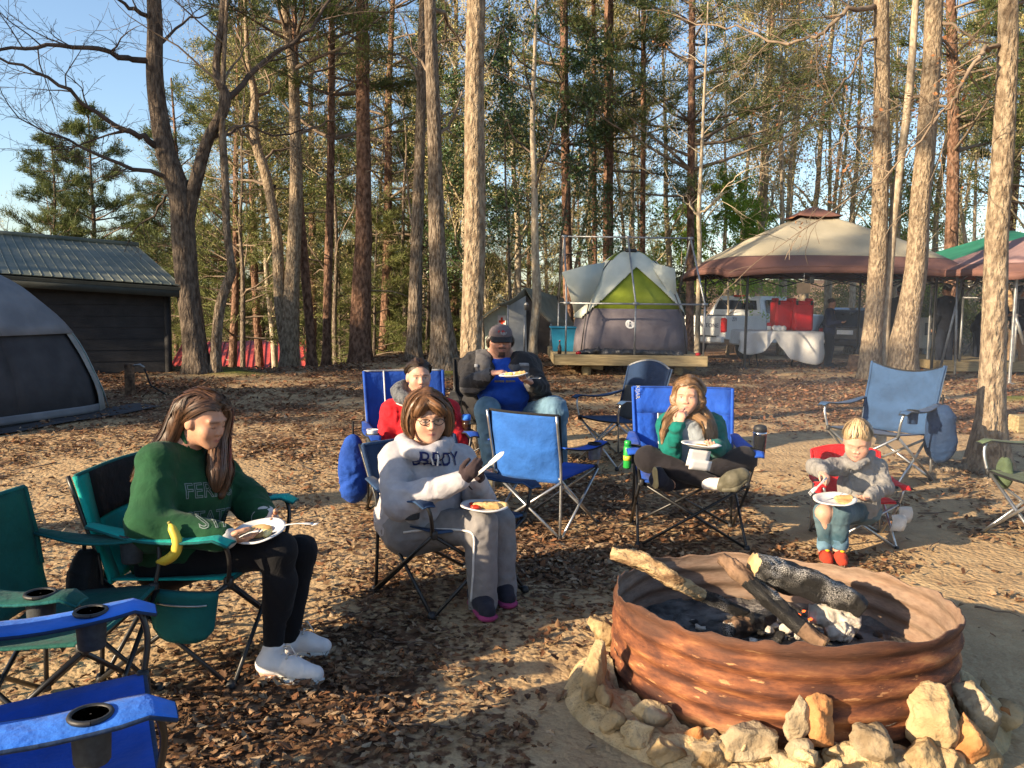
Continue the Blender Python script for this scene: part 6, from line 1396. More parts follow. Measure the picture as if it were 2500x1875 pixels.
def blue_girl():
    J = U; p = person('long-haired girl in teal cardigan sitting cross-legged with hand at mouth', U(1700, 1300, 5.5)); sk = (.55, .31, .22)
    hc = J(1680, 967, 5.40); f = A((-.36, -.93, -.06)); s = .95; neck = J(1688, 1020, 5.46); sR, sL = J(1636, 1040, 5.46), J(1738, 1042, 5.50); eR, wR, eL, wL = J(1636, 1110, 5.30), J(1656, 1040, 5.16), J(1756, 1100, 5.42), J(1748, 1092, 5.20)
    hipR, hipL, kR, kL, aR, aL = J(1660, 1150, 5.52), J(1725, 1150, 5.52), J(1582, 1120, 5.28), J(1815, 1122, 5.30), J(1738, 1178, 5.12), J(1650, 1180, 5.24); chest, pel = J(1690, 1085, 5.50), J(1692, 1140, 5.54); sw = A((1., .05, 0))
    B = Flesh(); E = head_flesh(B, hc, f, s, full=.5, nose=.7); q = offs(E, hc, s); B.cap(q(0, -.02, -.06), neck, .044, .05, .03); B.cap(neck, chest, .06, .09, .05, sw, 1.4); B.cap(chest, pel, .09, .11, .05, sw, 1.3)
    limb(B, sR, eR, wR, .038, .034, .024); limb(B, sL, eL, wL, .038, .034, .024); limb(B, hipR, kR, aR, .07, .052, .032); limb(B, hipL, kL, aL, .07, .052, .032)
    hand_flesh(B, wR, J(1668, 1000, 5.18) - wR, A((.5, .7, .2)), .86, .75, -1, curls=(.55, .6, .8, .95)); hand_flesh(B, wL, J(1725, 1088, 5.06) - wL, A((-.2, .1, 1)), .84, .5, -1)
    B.cap(aR, J(1770, 1180, 5.06), .034, .030, .03); B.cap(J(1770, 1180, 5.06), J(1815, 1165, 5.02), .03, .028, .02); B.cap(aL, J(1612, 1180, 5.18), .034, .03, .03)
    body_obj(B, .0055, sk, lambda V, C: face_paint(V, C, hc, E, s, sk, brow=(.20, .11, .06), lip=(.50, .20, .17), eye=(.05, .04, .035)), p)
    T2 = Flesh(); T2.cap(J(1688, 1030, 5.45), chest, .062, .105, .05, sw, 1.3); T2.cap(chest, J(1690, 1135, 5.50), .115, .13, .05, sw, 1.2); T2.cap(neck, q(0, -.015, -.055), .056, .050, .01); cloth_obj('tee_shirt', T2, .008, 'shirt_pale', p, .009, (9, 9, 9), 43)
    K = Flesh(); K.cap(sR, J(1650, 1125, 5.50), .075, .09, .05); K.cap(sL, J(1730, 1130, 5.52), .075, .09, .05); K.cap(sR, sL, .07, .07, .05, (0, 1, 0), 1.0); K.cap(sR, eR, .066, .068, .05); K.cap(eR, wR - unit(wR - eR) * .012, .064, .040, .04); K.cap(sL, eL, .066, .068, .05); K.cap(eL, wL, .064, .044, .04); K.ell(J(1690, 1085, 5.32), (.085, .13, .19), None, .03, sub=True)
    cloth_obj('cardigan', K, .008, 'shirt_teal', p, .010, (14, 14, 16), 45, fold2=.006, it=1)
    T = Flesh(); T.cap(hipR, kR, .095, .075, .05); T.cap(kR, aR, .074, .045, .04); T.cap(hipL, kL, .095, .075, .05); T.cap(kL, aL, .074, .045, .04); T.cap(hipR, hipL, .11, .11, .05); cloth_obj('leggings', T, .009, 'legging_soft', p, .005, (9, 9, 9), 47)
    C = Flesh(); C.cap(J(1728, 1180, 5.11), J(1758, 1182, 5.07), .040, .038, .02); cloth_obj('sock', C, .006, 'sock_white', p, .003)
    K = Flesh(); K.cap(J(1764, 1184, 5.06), J(1790, 1176, 5.03), .042, .052, .03); K.cap(J(1786, 1170, 5.03), J(1812, 1160, 5.02), .052, .045, .03); so = cloth_obj('shoe', K, .006, 'shoe_olive', p, .002)
    L = Flesh(); L.cap(J(1768, 1196, 5.02), J(1796, 1194, 4.99), .016, .018, .01); L.cap(J(1796, 1194, 4.99), J(1820, 1172, 5.0), .018, .016, .01); L.cap(J(1820, 1172, 5.0), J(1816, 1150, 5.03), .016, .014, .01); cloth_obj('sole', L, .006, 'shoe_olive', so, 0, fold2=0)
    K = Flesh(); K.cap(J(1630, 1185, 5.20), J(1608, 1170, 5.14), .042, .050, .03); K.cap(J(1608, 1170, 5.14), J(1606, 1152, 5.14), .05, .036, .03); so = cloth_obj('shoe', K, .006, 'shoe_dark', p, .002)
    L = Flesh(); L.cap(J(1600, 1182, 5.10), J(1599, 1150, 5.10), .034, .028, .01, unit(A((1, .4, 0))), .35); cloth_obj('sole', L, .006, 'sole_tan', so, 0, fold2=0)
    HH = Flesh(); HH.ell(q(0, -.022, .043), A((.079, .095, .082)) * s, E, .02); HH.ell(q(0, .092, -.022), A((.076, .078, .096)) * s, E, .02, sub=True)
    locks = [([q(0, .02, .110), q(.064, .0, .07), q(.077, -.004, -.01), q(.084, .0, -.05), J(1728, 1035, 5.36), J(1730, 1090, 5.28)], [.016, .018, .022, .026, .032, .014]), ([q(0, 0, .110), q(.07, -.03, .05), J(1720, 1010, 5.42), J(1735, 1060, 5.36), J(1735, 1090, 5.32)], [.016, .024, .032, .036, .016]), ([q(-.01, .02, .110), q(-.064, .0, .06), q(-.076, -.002, -.02), q(-.083, .0, -.05), J(1630, 1035, 5.38), J(1617, 1082, 5.28)], [.016, .018, .022, .026, .030, .012]), ([q(0, -.02, .115), q(-.07, -.05, .04), J(1648, 1010, 5.44), J(1630, 1050, 5.40), J(1622, 1070, 5.36)], [.025, .038, .042, .038, .016]), ([q(0, -.04, .11), q(0, -.10, .04), J(1690, 1020, 5.58), J(1690, 1060, 5.60)], [.03, .05, .06, .04])]
    for P, r in locks: HH.chain(spline(P, 2), np.interp(np.linspace(0, 1, len(P) * 2 - 1), np.linspace(0, 1, len(r)), r), .02)
    top = [([q(0, .075, .075), q(sx * .045, .05, .085), q(sx * .078, .02, .04), q(sx * .085, .02, -.03)], [.015] * 4) for sx in (-1, 1)]
    hair_obj('hair', HH, locks + top, .007, H_BLOND, p, 85, .006, 7)
blue_girl()

def toddler():
    J = lambda a_, b_, c_: U(a_, b_, c_ + .24); p = person('toddler boy in grey fleece and ripped jeans eating from a paper plate', U(2060, 1370, 5.0)); sk = (.54, .31, .225)
    hc = J(2093, 1078, 4.98); f = A((-.38, -.84, -.40)); s = .93; neck = J(2098, 1125, 5.03); sR, sL = J(2052, 1140, 5.0), J(2142, 1140, 5.06); eR, wR, eL, wL = J(1992, 1140, 4.92), J(2008, 1152, 4.76), J(2160, 1192, 4.98), J(2120, 1212, 4.82)
    hipR, hipL, kR, kL, aR, aL = J(2070, 1245, 5.06), J(2115, 1245, 5.08), J(2012, 1252, 4.80), J(2053, 1256, 4.78), J(2014, 1342, 4.84), J(2050, 1340, 4.80); chest, pel = J(2100, 1180, 5.06), J(2095, 1235, 5.10); sw = A((1., .1, 0))
    B = Flesh(); E = head_flesh(B, hc, f, s, full=1.0, nose=.45, cran=1.12); q = offs(E, hc, s); B.cap(q(0, -.02, -.06), neck, .042, .045, .03); B.cap(neck, chest, .055, .08, .05, sw, 1.3); B.cap(chest, pel, .08, .09, .05, sw, 1.2)
    limb(B, sR, eR, wR, .034, .030, .024); limb(B, sL, eL, wL, .034, .030, .024); limb(B, hipR, kR, aR, .052, .046, .027); limb(B, hipL, kL, aL, .052, .042, .027)
    hand_flesh(B, wR, J(2020, 1166, 4.70) - wR, A((-.2, .2, -1)), .68, .85, 1); hand_flesh(B, wL, J(2098, 1225, 4.76) - wL, A((-.2, .0, 1)), .68, .6, -1)
    for a in (aR, aL): B.cap(a, a + A((0, -.01, -.03)), .03, .026, .03); B.cap(a + A((0, -.01, -.03)), a + A((-.01, -.07, -.045)), .024, .018, .02)
    body_obj(B, .0055, sk, lambda V, C: face_paint(V, C, hc, E, s, sk, lids=True, brow=(.36, .22, .13), lip=(.52, .22, .19), blush=.8), p)
    S = Flesh(); S.cap(J(2098, 1140, 5.04), chest, .06, .100, .05, sw, 1.25); S.cap(chest, J(2095, 1228, 5.05), .104, .118, .05, sw, 1.15); S.cap(sR, eR, .052, .050, .03); S.cap(eR, wR - unit(wR - eR) * .012, .050, .040, .02); S.cap(sL, eL, .052, .052, .03); S.cap(eL, wL - unit(wL - eL) * .012, .050, .038, .02); S.cap(sR, neck, .05, .05, .03); S.cap(sL, neck, .05, .05, .03)
    S.chain(spline([J(2070, 1112, 5.06), J(2068, 1128, 4.97), J(2090, 1138, 4.92), J(2115, 1122, 4.96), J(2128, 1108, 5.05)], 2), np.full(9, .022), .015)
    so = cloth_obj('fleece_jacket', S, .008, 'fleece_grey', p, .009, (15, 15, 17), 53, fold2=.005, it=1)
    bv = BVHTree.FromPolygons([v.co for v in so.data.vertices], [g.vertices for g in so.data.polygons]); P = []
    for px, py in ((2085, 1130), (2078, 1148), (2073, 1165), (2078, 1185), (2078, 1205)):
        d = unit(ray(px, py)); h = bv.ray_cast(Vector((0, 0, CAM_H)), Vector(d)); P.append(A(h[0]) - d * .002 if h[0] is not None else J(px, py, 4.9))
    mb = MB(); mb.tube(spline(P, 3), .0035, 5); mb.out('zip', 'trim_grey', so)
    T = Flesh(); T.cap(hipR, kR + A((0, .035, 0)), .066, .048, .03); T.cap(kR + A((0, .014, -.04)), aR + A((0, 0, .035)), .047, .043, .03); T.cap(hipL, kL, .066, .052, .03); T.cap(kL, aL + A((0, 0, .035)), .052, .043, .03); T.cap(hipR, hipL, .085, .085, .05); cloth_obj('jeans', T, .008, 'denim_pale', p, .006, (11, 11, 11), 57)
    for a in (aR, aL):
        C = Flesh(); C.cap(a + A((0, 0, .055)), a + A((0, 0, .030)), .048, .048, .01); cloth_obj('turn_up', C, .006, 'denim', p, .002)
        C = Flesh(); C.cap(a + A((0, 0, .005)), a + A((0, -.01, -.03)), .034, .034, .01); cloth_obj('sock', C, .006, 'sock_stripe', p, .001)
        h = a + A((0, .02, -.055)); h[2] = max(h[2], gz(*h[:2]) + .03); K = Flesh(); shoe_flesh(K, h, h + A((-.015, -.12, -.006)), .036, .05); ko = cloth_obj('shoe', K, .007, 'shoe_red', p, .001); mb = MB(); mb.lathe([(.004, 0), (.013, .004), (.013, .010), (.002, .013)], 12, h + A((-.012, -.095, .055))); mb.out('button', 'yellow', ko)
    HH = Flesh(); HH.ell(q(0, -.020, .045), A((.089, .108, .096)) * s, E, .02); HH.ell(q(0, .092, -.045), A((.080, .080, .108)) * s, E, .012, sub=True); HH.ell(q(.076, .0, -.04), A((.03, .05, .05)), E, .01, sub=True); HH.ell(q(-.076, .0, -.04), A((.03, .05, .05)), E, .01, sub=True)
    locks = [([q(.0, -.04, .14), q(x, .04, .130), q(x * 1.5, .090, .078)], [.02, .018, .012]) for x in (-.05, -.02, .01, .04)] + [([q(0, -.05, .115), q(sx * .06, -.03, .09), q(sx * .082, -.01, .03)], [.02] * 3) for sx in (-1, 1)] + [([q(0, -.05, .115), q(x, -.10, .06), q(x, -.095, -.01)], [.02] * 3) for x in (-.04, .0, .04)]
    hair_obj('hair', HH, locks, .007, H_TOW, p, 50, .005, 8)
toddler()

# ---- people standing in the background shade
cloth_mat('dark_coat', (.010, .011, .016)); cloth_mat('dark_jeans', (.014, .018, .030)); cloth_mat('khaki', (.25, .17, .105)); cloth_mat('navy_tee', (.012, .020, .055)); cloth_mat('blue_cloth', (.02, .08, .30))
def standing(label, px, pyf, Y, h, f, coat, trousers, hair, sk=(.40, .22, .15), bend=0.0, arms='down', hat=None, lean=0.0):
    b = U(px, pyf, Y); b[2] = gz(b[0], b[1]); p = person(label, b); r, f, u = frame(A((f[0], f[1], 0.))); k = h / 1.75
    def P(x, y, z): return b + k * (r * x + f * (y + bend * max(z - .95, 0)) + A((0, 0, 1)) * (z - .25 * bend * max(z - .95, 0)))
    B = Flesh(); hc = P(0, .03, 1.62); fh = unit(f + A((0, 0, -.25 - bend * .4))); s = k * 1.02; E = head_flesh(B, hc, fh, s); q = offs(E, hc, s)
    B.cap(P(0, .0, 1.54), P(0, -.01, 1.42), .055 * k, .065 * k, .03); B.cap(P(0, -.01, 1.38), P(0, 0, 1.0), .12 * k, .12 * k, .05, r, 1.4)
    ar = []
    for sx in (-1, 1):
        s0 = P(sx * .18, -.01, 1.40)
        e, w = (P(sx * .25, -.03, 1.12), P(sx * .27, .03, .88)) if arms == 'down' else (P(sx * .24, .02, 1.12), P(sx * .12, .26, 1.14))
        ar.append((s0, e, w)); limb(B, s0, e, w, .048 * k, .042 * k, .030 * k); hand_flesh(B, w, w - e, -r * sx if arms == 'down' else A((0, 0, 1)), k, .5, sx)
        limb(B, P(sx * .09, 0, .92), P(sx * .10, .03, .50), P(sx * .11, 0, .10), .08 * k, .058 * k, .04 * k); B.cap(P(sx * .11, -.02, .05), P(sx * .12, .15, .04), .04 * k, .035 * k, .02)
    body_obj(B, .011, sk, lambda V, C: face_paint(V, C, hc, E, s, sk, lids=True), p)
    K = Flesh(); K.cap(P(0, -.01, 1.40), P(0, 0, 1.15), .12 * k, .14 * k, .06, r, 1.5); K.cap(P(0, 0, 1.15), P(0, 0, .90), .14 * k, .15 * k, .06, r, 1.3)
    for s0, e, w in ar: K.cap(s0, e, .075 * k, .07 * k, .05); K.cap(e, w, .068 * k, .05 * k, .04)
    cloth_obj('coat', K, .014, coat, p, .010)
    T = Flesh()
    for sx in (-1, 1): T.cap(P(sx * .09, 0, .92), P(sx * .10, .03, .50), .105 * k, .085 * k, .05); T.cap(P(sx * .10, .03, .50), P(sx * .11, 0, .09), .085 * k, .075 * k, .04)
    cloth_obj('trousers', T, .014, trousers, p, .008)
    for sx in (-1, 1): K = Flesh(); shoe_flesh(K, P(sx * .11, -.04, .03), P(sx * .12, .17, .025), .048 * k, .06); cloth_obj('shoe', K, .012, 'shoe_dark', p, .001)
    HH = Flesh(); HH.ell(q(0, -.022, .042), A((.082, .098, .082)) * s, E, .02); HH.ell(q(0, .085, -.035), A((.07, .078, .09)) * s, E, .012, sub=True)
    cloth_obj('hair', HH, .009, hair[0], p, .004, (20, 20, 20))
    if hat: K = Flesh(); K.ell(q(0, -.01, .07), A((.10, .115, .07)) * s, E, .02); K.ell(q(0, .02, .045), A((.13, .16, .014)) * s, E, .02); cloth_obj('hat', K, .01, hat, p, .003)
    return p
standing('boy in navy tee shirt eating on his feet beside the red food carriers', 2020, 903, 17.6, 1.42, (.85, -.5), 'navy_tee', 'dark_jeans', H_DARK, arms='hold')
standing('adult in dark coat with back turned under the beige gazebo edge', 2303, 897, 17.2, 1.74, (-.25, .95), 'dark_coat', 'dark_jeans', H_DARK)
standing('dark figure hidden between the trunks of the lit clump', 2190, 890, 18.8, 1.76, (.2, 1), 'dark_coat', 'dark_coat', H_DARK)
standing('adult in dark top bending over behind the pipe rail', 2382, 886, 18.4, 1.68, (.9, -.3), 'dark_coat', 'dark_jeans', H_DARK, bend=.55, arms='hold')
standing('adult in hat and khaki trousers half hidden by the near oak trunk', 2482, 893, 17.4, 1.72, (-.7, -.6), 'dark_coat', 'khaki', H_DARK, arms='hold', hat='dark_coat')
# ------------------------------------------------------------------ shed, tents, platforms, canopies, vehicles
mat('siding_dark', (.012, .012, .014), .85, c2=(.022, .022, .025), scale=5, bump=.3, bscale=30, dist=.006)
mat('roof_metal', (.085, .105, .085), .6, c2=(.165, .175, .135), scale=3, metal=.25, bump=.15, bscale=8)
mat('roof_red', (.36, .045, .035), .5, c2=(.46, .07, .05), scale=3)
mat('cabin_green', (.42, .50, .42), .75, c2=(.52, .59, .50), scale=6); mat('trim_dark', (.03, .035, .03), .7)
mat('tent_dark', (.028, .027, .031), .8, c2=(.046, .044, .048), scale=4, bump=.4, bscale=7, dist=.03); mat('tent_grey', (.13, .135, .15), .75, c2=(.19, .195, .21), scale=3, bump=.4, bscale=6, dist=.04); mat('tent_light', (.34, .35, .34), .75, c2=(.46, .46, .44), scale=5, bump=.4, bscale=9, dist=.03); mat('tent_pale', (.20, .205, .20), .75, c2=(.30, .30, .285), scale=5, bump=.4, bscale=9, dist=.03); mat('tent_teal', (.01, .19, .16), .7)
mat('tent_white', (.52, .55, .47), .75, c2=(.64, .66, .57), scale=3, bump=.4, bscale=6, dist=.04, trans=.15); mat('tent_lime', (.19, .25, .012), .75, c2=(.27, .33, .03), scale=4, trans=.25, bump=.3, bscale=6, dist=.03); mat('tent_purple', (.105, .09, .105), .75, c2=(.15, .13, .145), scale=4, bump=.5, bscale=8, dist=.03); mat('tarp_black', (.012, .012, .014), .35, c2=(.05, .05, .055), scale=9, bump=1.0, bscale=9, dist=.06)
mat('canvas', (.17, .16, .115), .9, c2=(.25, .235, .175), scale=3, bump=.4, bscale=7, dist=.03); mat('canvas_dark', (.035, .03, .028), .9, .3, 5)
mat('timber', (.20, .15, .075), .85, c2=(.36, .28, .15), scale=7, stretch=(.6, 6, 6), bump=.4, bscale=14, dist=.006); mat('galv', (.24, .25, .26), .5, c2=(.36, .37, .38), scale=14, metal=.7)
mat('canopy_beige', (.36, .32, .23), .85, c2=(.44, .395, .29), scale=1.4, bump=.35, bscale=3.5, dist=.05, trans=.12); mat('canopy_brown', (.135, .062, .048), .85, c2=(.18, .085, .066), scale=2, bump=.3, bscale=4, dist=.05); mat('canopy_green', (.012, .16, .10), .8, c2=(.025, .22, .14), scale=2, trans=.2); mat('canopy_mauve', (.20, .12, .12), .85, c2=(.27, .17, .165), scale=2, bump=.3, bscale=4, dist=.04)
mat('paint_white', (.66, .67, .66), .25, .04, 3); mat('paint_navy', (.012, .016, .028), .22, .1, 3); mat('rubber', (.012, .012, .012), .8, .2, 20); mat('rim_grey', (.25, .25, .26), .35, .1, 20, metal=.8); mat('tail_red', (.45, .008, .012), .2, .2, 20); mat('glass_dark', (.012, .016, .02), .06, .1, 3); mat('chrome', (.55, .55, .56), .18, .05, 5, metal=1); mat('gold', (.55, .36, .08), .3, .1, 9, metal=.8)
mat('cooler_red', (.50, .006, .012), .42, c2=(.60, .012, .02), scale=6); mat('cloth_white', (.62, .61, .60), .8, c2=(.70, .69, .67), scale=6, bump=.5, bscale=6, dist=.04, trans=.1); mat('bin_blue', (.02, .20, .34), .4, .1, 8, trans=.2); mat('cardboard', (.32, .22, .125), .9, .12, 14); mat('paper_white', (.70, .69, .67), .8, .04, 12); mat('ink_dark', (.02, .03, .07), .8); mat('ink_red', (.60, .05, .015), .7); mat('bottle_dark', (.03, .012, .006), .1, .1, 5)
def quadstrip(name, P0, P1, n, m, parent, th=.012, rib=0.0, gap=.004, sag=0.0):
    "panels between two lines (each panel a part)"
    P0 = [np.asarray(p, float) for p in P0]; P1 = [np.asarray(p, float) for p in P1]; out = []
    for i in range(n):
        a, b = i / n + gap / 2, (i + 1) / n - gap / 2; g = np.zeros((3, 6, 3))
        for u, t in enumerate((a, (a + b) / 2, b)):
            A0 = P0[0] * (1 - t) + P0[1] * t; A1 = P1[0] * (1 - t) + P1[1] * t
            for v, s in enumerate(np.linspace(0, 1, 6)): g[u, v] = A0 * (1 - s) + A1 * s - np.array((0, 0, sag * math.sin(s * PI)))
        mb = MB(); mb.sheet(g, th)
        if rib: mb.tube(g[0] + np.array((0, 0, rib * .6)), rib, 6)
        out.append(mb.out(name, m, parent, False))
    return out

def shed():
    er, el = U(443, 697, 14.5), U(-220, 652, 13.0); rr, rl = U(333, 601, 17.0), U(-220, 553, 15.4); c = U(413, 925, 14.8)
    t = thing('shed', 'low dark shed with green-grey ribbed metal roof', 'shed', (c[0], c[1], c[2]))
    roof = MB().sheet(np.array([[er + np.array((0, 0, -.06)), rr + np.array((0, 0, -.06))], [el + np.array((0, 0, -.06)), rl + np.array((0, 0, -.06))]]), .05).out('roof', 'trim_dark', t, False)
    quadstrip('roof_panel', (er, el), (rr, rl), 26, 'roof_metal', roof, .010, .011, .004)
    br = rr + (rr - er) * np.array((1, 1, -1)); bl = rl + (rl - el) * np.array((1, 1, -1)); quadstrip('roof_panel', (rr + np.array((0, 0, .004)), rl + np.array((0, 0, .004))), (br, bl), 14, 'roof_metal', roof, .012, .018, .006)
    mb = MB(); mb.tube([rr + np.array((.05, 0, .02)), rl + np.array((0, 0, .02))], .05, 8); mb.out('ridge_cap', 'roof_metal', roof)
    mb = MB(); mb.box((er + el) / 2 + np.array((0, .03, -.12)), (np.linalg.norm(er - el), .03, .16), rot=np.array(Matrix.Rotation(math.atan2(*(er - el)[[1, 0]]), 3, 'Z') @ Matrix.Rotation(-math.atan2((er - el)[2], np.linalg.norm((er - el)[:2])), 3, 'Y'))); mb.out('fascia', 'trim_dark', roof)
    # walls of lapped boards
    wr = U(413, 925, 14.8); wl = wr + (el - er) * np.array((1, 1, 0)); wall = MB().sheet(np.array([[[wr[0], wr[1], -.6], [wr[0], wr[1], er[2] - .05]], [[wl[0], wl[1], -.6], [wl[0], wl[1], el[2] - .05]]]), .05).out('wall', 'siding_dark', t, False)
    d = unit((wl - wr) * np.array((1, 1, 0))); nrm = np.array((d[1], -d[0], 0)); nrm = nrm if nrm[1] < 0 else -nrm
    for k in range(12):
        z0 = -.35 + k * .19; z1 = z0 + .185
        if z1 > er[2] - .02: break
        g = np.array([[wr + nrm * (.047 + .008 * s) + np.array((0, 0, -wr[2] + (z1 if s == 0 else z0))) for s in (0, 1)], [wl + nrm * (.047 + .008 * s) + np.array((0, 0, -wl[2] + (z1 if s == 0 else z0))) for s in (0, 1)]]); MB().sheet(g, .014).out('board', 'siding_dark', wall, False)
    bk = br * np.array((1, 1, 0)) + np.array((-.2, -.2, 0)); gw = MB(); gw.add([(wr[0], wr[1], -.6), (bk[0], bk[1], -.6), (bk[0], bk[1], br[2]), (rr[0] - .1, rr[1], rr[2] - .08), (wr[0], wr[1], er[2] - .05)], [(0, 1, 2, 3, 4)]); gw.out('gable_wall', 'siding_dark', t, False)
    mb = MB(); mb.box((wr[0] + nrm[0] * .06, wr[1] + nrm[1] * .06, er[2] / 2 - .3), (.09, .09, er[2] + .5)); mb.out('corner_board', 'siding_dark', t)
shed()
def dome(c, ax, hw, hd, H, r0, r1, th0, th1, e=4.0, p=.62, off=0.0, nr=18, nt=64, wr=.015, seed=1):
    "grid of points on a squarish dome"
    P = np.zeros((nt, nr, 3)); ca, sa = math.cos(ax), math.sin(ax)
    for i, t in enumerate(np.linspace(th0, th1, nt)):
        x, y = math.cos(t), math.sin(t); k = (abs(x) ** e + abs(y) ** e) ** (-1 / e)
        for j, r in enumerate(np.linspace(r0, r1, nr)):
            X, Y = x * k * r * (hw + off), y * k * r * (hd + off); z = (H + off) * max(1 - r ** 2.0, 0) ** p
            n = wr * vnoise(np.array((X * 2, Y * 2, z * 2.2 + seed)), 1.6, seed) if r > .1 else 0
            P[i, j] = (c[0] + X * ca - Y * sa + n, c[1] + X * sa + Y * ca + n, c[2] + z)
    return P
def left_tent():
    ax = math.atan2(-.39, .92); c = np.array((-6.75, 9.95, .03)); t = thing('dome_tent', 'large dark dome tent with grey fly beside the shed', 'tent', c)
    mb = MB(); mb.sheet(dome(c, ax, 1.45, 1.45, 1.86, .02, 1, 0, 2 * PI, 5, .60), .006); b = mb.out('body', 'tent_dark', t)
    mb = MB(); mb.sheet(dome(c, ax, 1.45, 1.45, 1.86, .02, .80, 0, 2 * PI, 5, .60, .05), .006); f = mb.out('fly', 'tent_grey', t)
    for k in range(4):
        th = PI / 4 + k * PI / 2
        mb = MB(); mb.sheet(dome(c, ax, 1.45, 1.45, 1.86, .70, 1.0, th - .11, th + .02, 5, .60, .03, 14, 8), .006); mb.out('corner_panel', 'tent_pale', t)
        mb = MB(); mb.sheet(dome(c, ax, 1.45, 1.45, 1.86, .80, .985, th + .03, th + .07, 5, .60, .035, 14, 4), .006); mb.out('corner_trim', 'tent_teal', t)
        D = dome(c, ax, 1.45, 1.45, 1.86, .05, 1.02, th + .075, th + .076, 5, .60, .045, 22, 2)[0]; mb = MB(); mb.tube(D, .008, 6); mb.out('pole', 'galv', t)
    mb = MB(); mb.sheet(dome(c, ax, 1.45, 1.45, 1.86, .990, .997, -1.2, 1.2, 5, .60, .02, 4, 40), .006); mb.out('hem_band', 'tent_grey', b)
    g = np.array([[c + rotz(ax) @ np.array((x, y, .0)) for y in np.linspace(-1.8, 1.7, 12)] for x in np.linspace(1.3, 1.78, 5)]); g[:, :, 2] = terrain(g[:, :, 0], g[:, :, 1]) + .02 + .012 * vnoise(g, 6, 2); mb = MB(); mb.sheet(g, .006); mb.out('ground_sheet', 'tent_dark', t)
left_tent()
def platform(label, x0, x1, y0, y1, z, posts, name='tent_platform'):
    cx, cy = (x0 + x1) / 2, (y0 + y1) / 2; t = thing(name, label, 'platform', (cx, cy, gz(cx, cy)))
    n = int((y1 - y0) / .15)
    for k in range(n):
        mb = MB(); mb.box((cx, y0 + .05 + (k + .5) * (y1 - y0 - .05) / n, z - .02 + .003 * math.sin(k * 5)), (x1 - x0, (y1 - y0 - .05) / n - .008, .035), bev=.004); mb.out('plank', 'timber', t, False)
    for yy in (y0, y1 + .03): mb = MB(); mb.box((cx, yy, z - .085), (x1 - x0 + .02, .045, .19), bev=.006); mb.out('beam', 'timber', t, False)
    for xx in (x0 - .012, x1 + .012): mb = MB(); mb.box((xx, cy + .02, z - .09), (.04, y1 - y0 - .05, .17), bev=.006); mb.out('beam', 'timber', t, False)
    for px_, py_ in posts:
        h = z - .18 - gz(px_, py_) + .1; mb = MB(); mb.tube([(px_, py_, z - .18), (px_, py_, z - .18 - h)], .085, 12); mb.out('post', 'timber', t); mb = MB(); mb.box((px_ + .14, py_, z - .20), (.32, .06, .13), rot=np.array(Matrix.Rotation(.15, 3, 'Y'))); mb.out('brace', 'timber', t, False)
    return t
PZ = .56; PX0, PX1 = U(1356, 876, 15.2)[0], U(1726, 880, 15.2)[0]; PY0, PY1 = 15.2, 18.0
platform('wooden tent platform on short log posts carrying the green tent', PX0, PX1, PY0, PY1, PZ, [(U(1433, 900, 15.4)[0], 15.5), (U(1660, 900, 15.5)[0], 15.6), (U(1433, 900, 15.4)[0], 17.6), (U(1660, 900, 15.5)[0], 17.6)])
def frame_pipes():
    t = thing('pipe_frame', 'galvanised pipe frame standing over the green tent', 'frame', ((PX0 + PX1) / 2, 16.6, PZ))
    ym = 16.6; R_ = .017; xs = [1383, 1552, 1721]; mids = [U(x, 740 + (x - 1383) * .012, 15.3) for x in xs]; tops = [U(x, y, ym) for x, y in ((1378, 577), (1533, 579), (1686, 582))]
    def pipe(P, r=R_): mb = MB(); mb.tube(P, r, 10); mb.out('pipe', 'galv', t)
    for m in mids: pipe([(m[0], m[1], PZ - .02), m])
    pipe([mids[0] - np.array((.02, 0, 0)), mids[2] + np.array((.02, 0, 0))]); pipe([tops[0] - np.array((.02, 0, 0)), tops[2] + np.array((.02, 0, 0))])
    for m, q in zip(mids, tops): pipe([m, q])
    for m, q in zip(mids[::2], tops[::2]):
        b = np.array((m[0], 17.9, m[2])); pipe([q, b]); pipe([b, (b[0], b[1], PZ - .02)])
    pipe([(mids[0][0], 17.9, mids[0][2]), (mids[2][0], 17.9, mids[2][2])])
    for m in mids + tops: mb = MB(); mb.tube([m - np.array((.05, 0, 0)), m + np.array((.05, 0, 0))], .028, 10); mb.out('joint', 'galv', t)
frame_pipes()
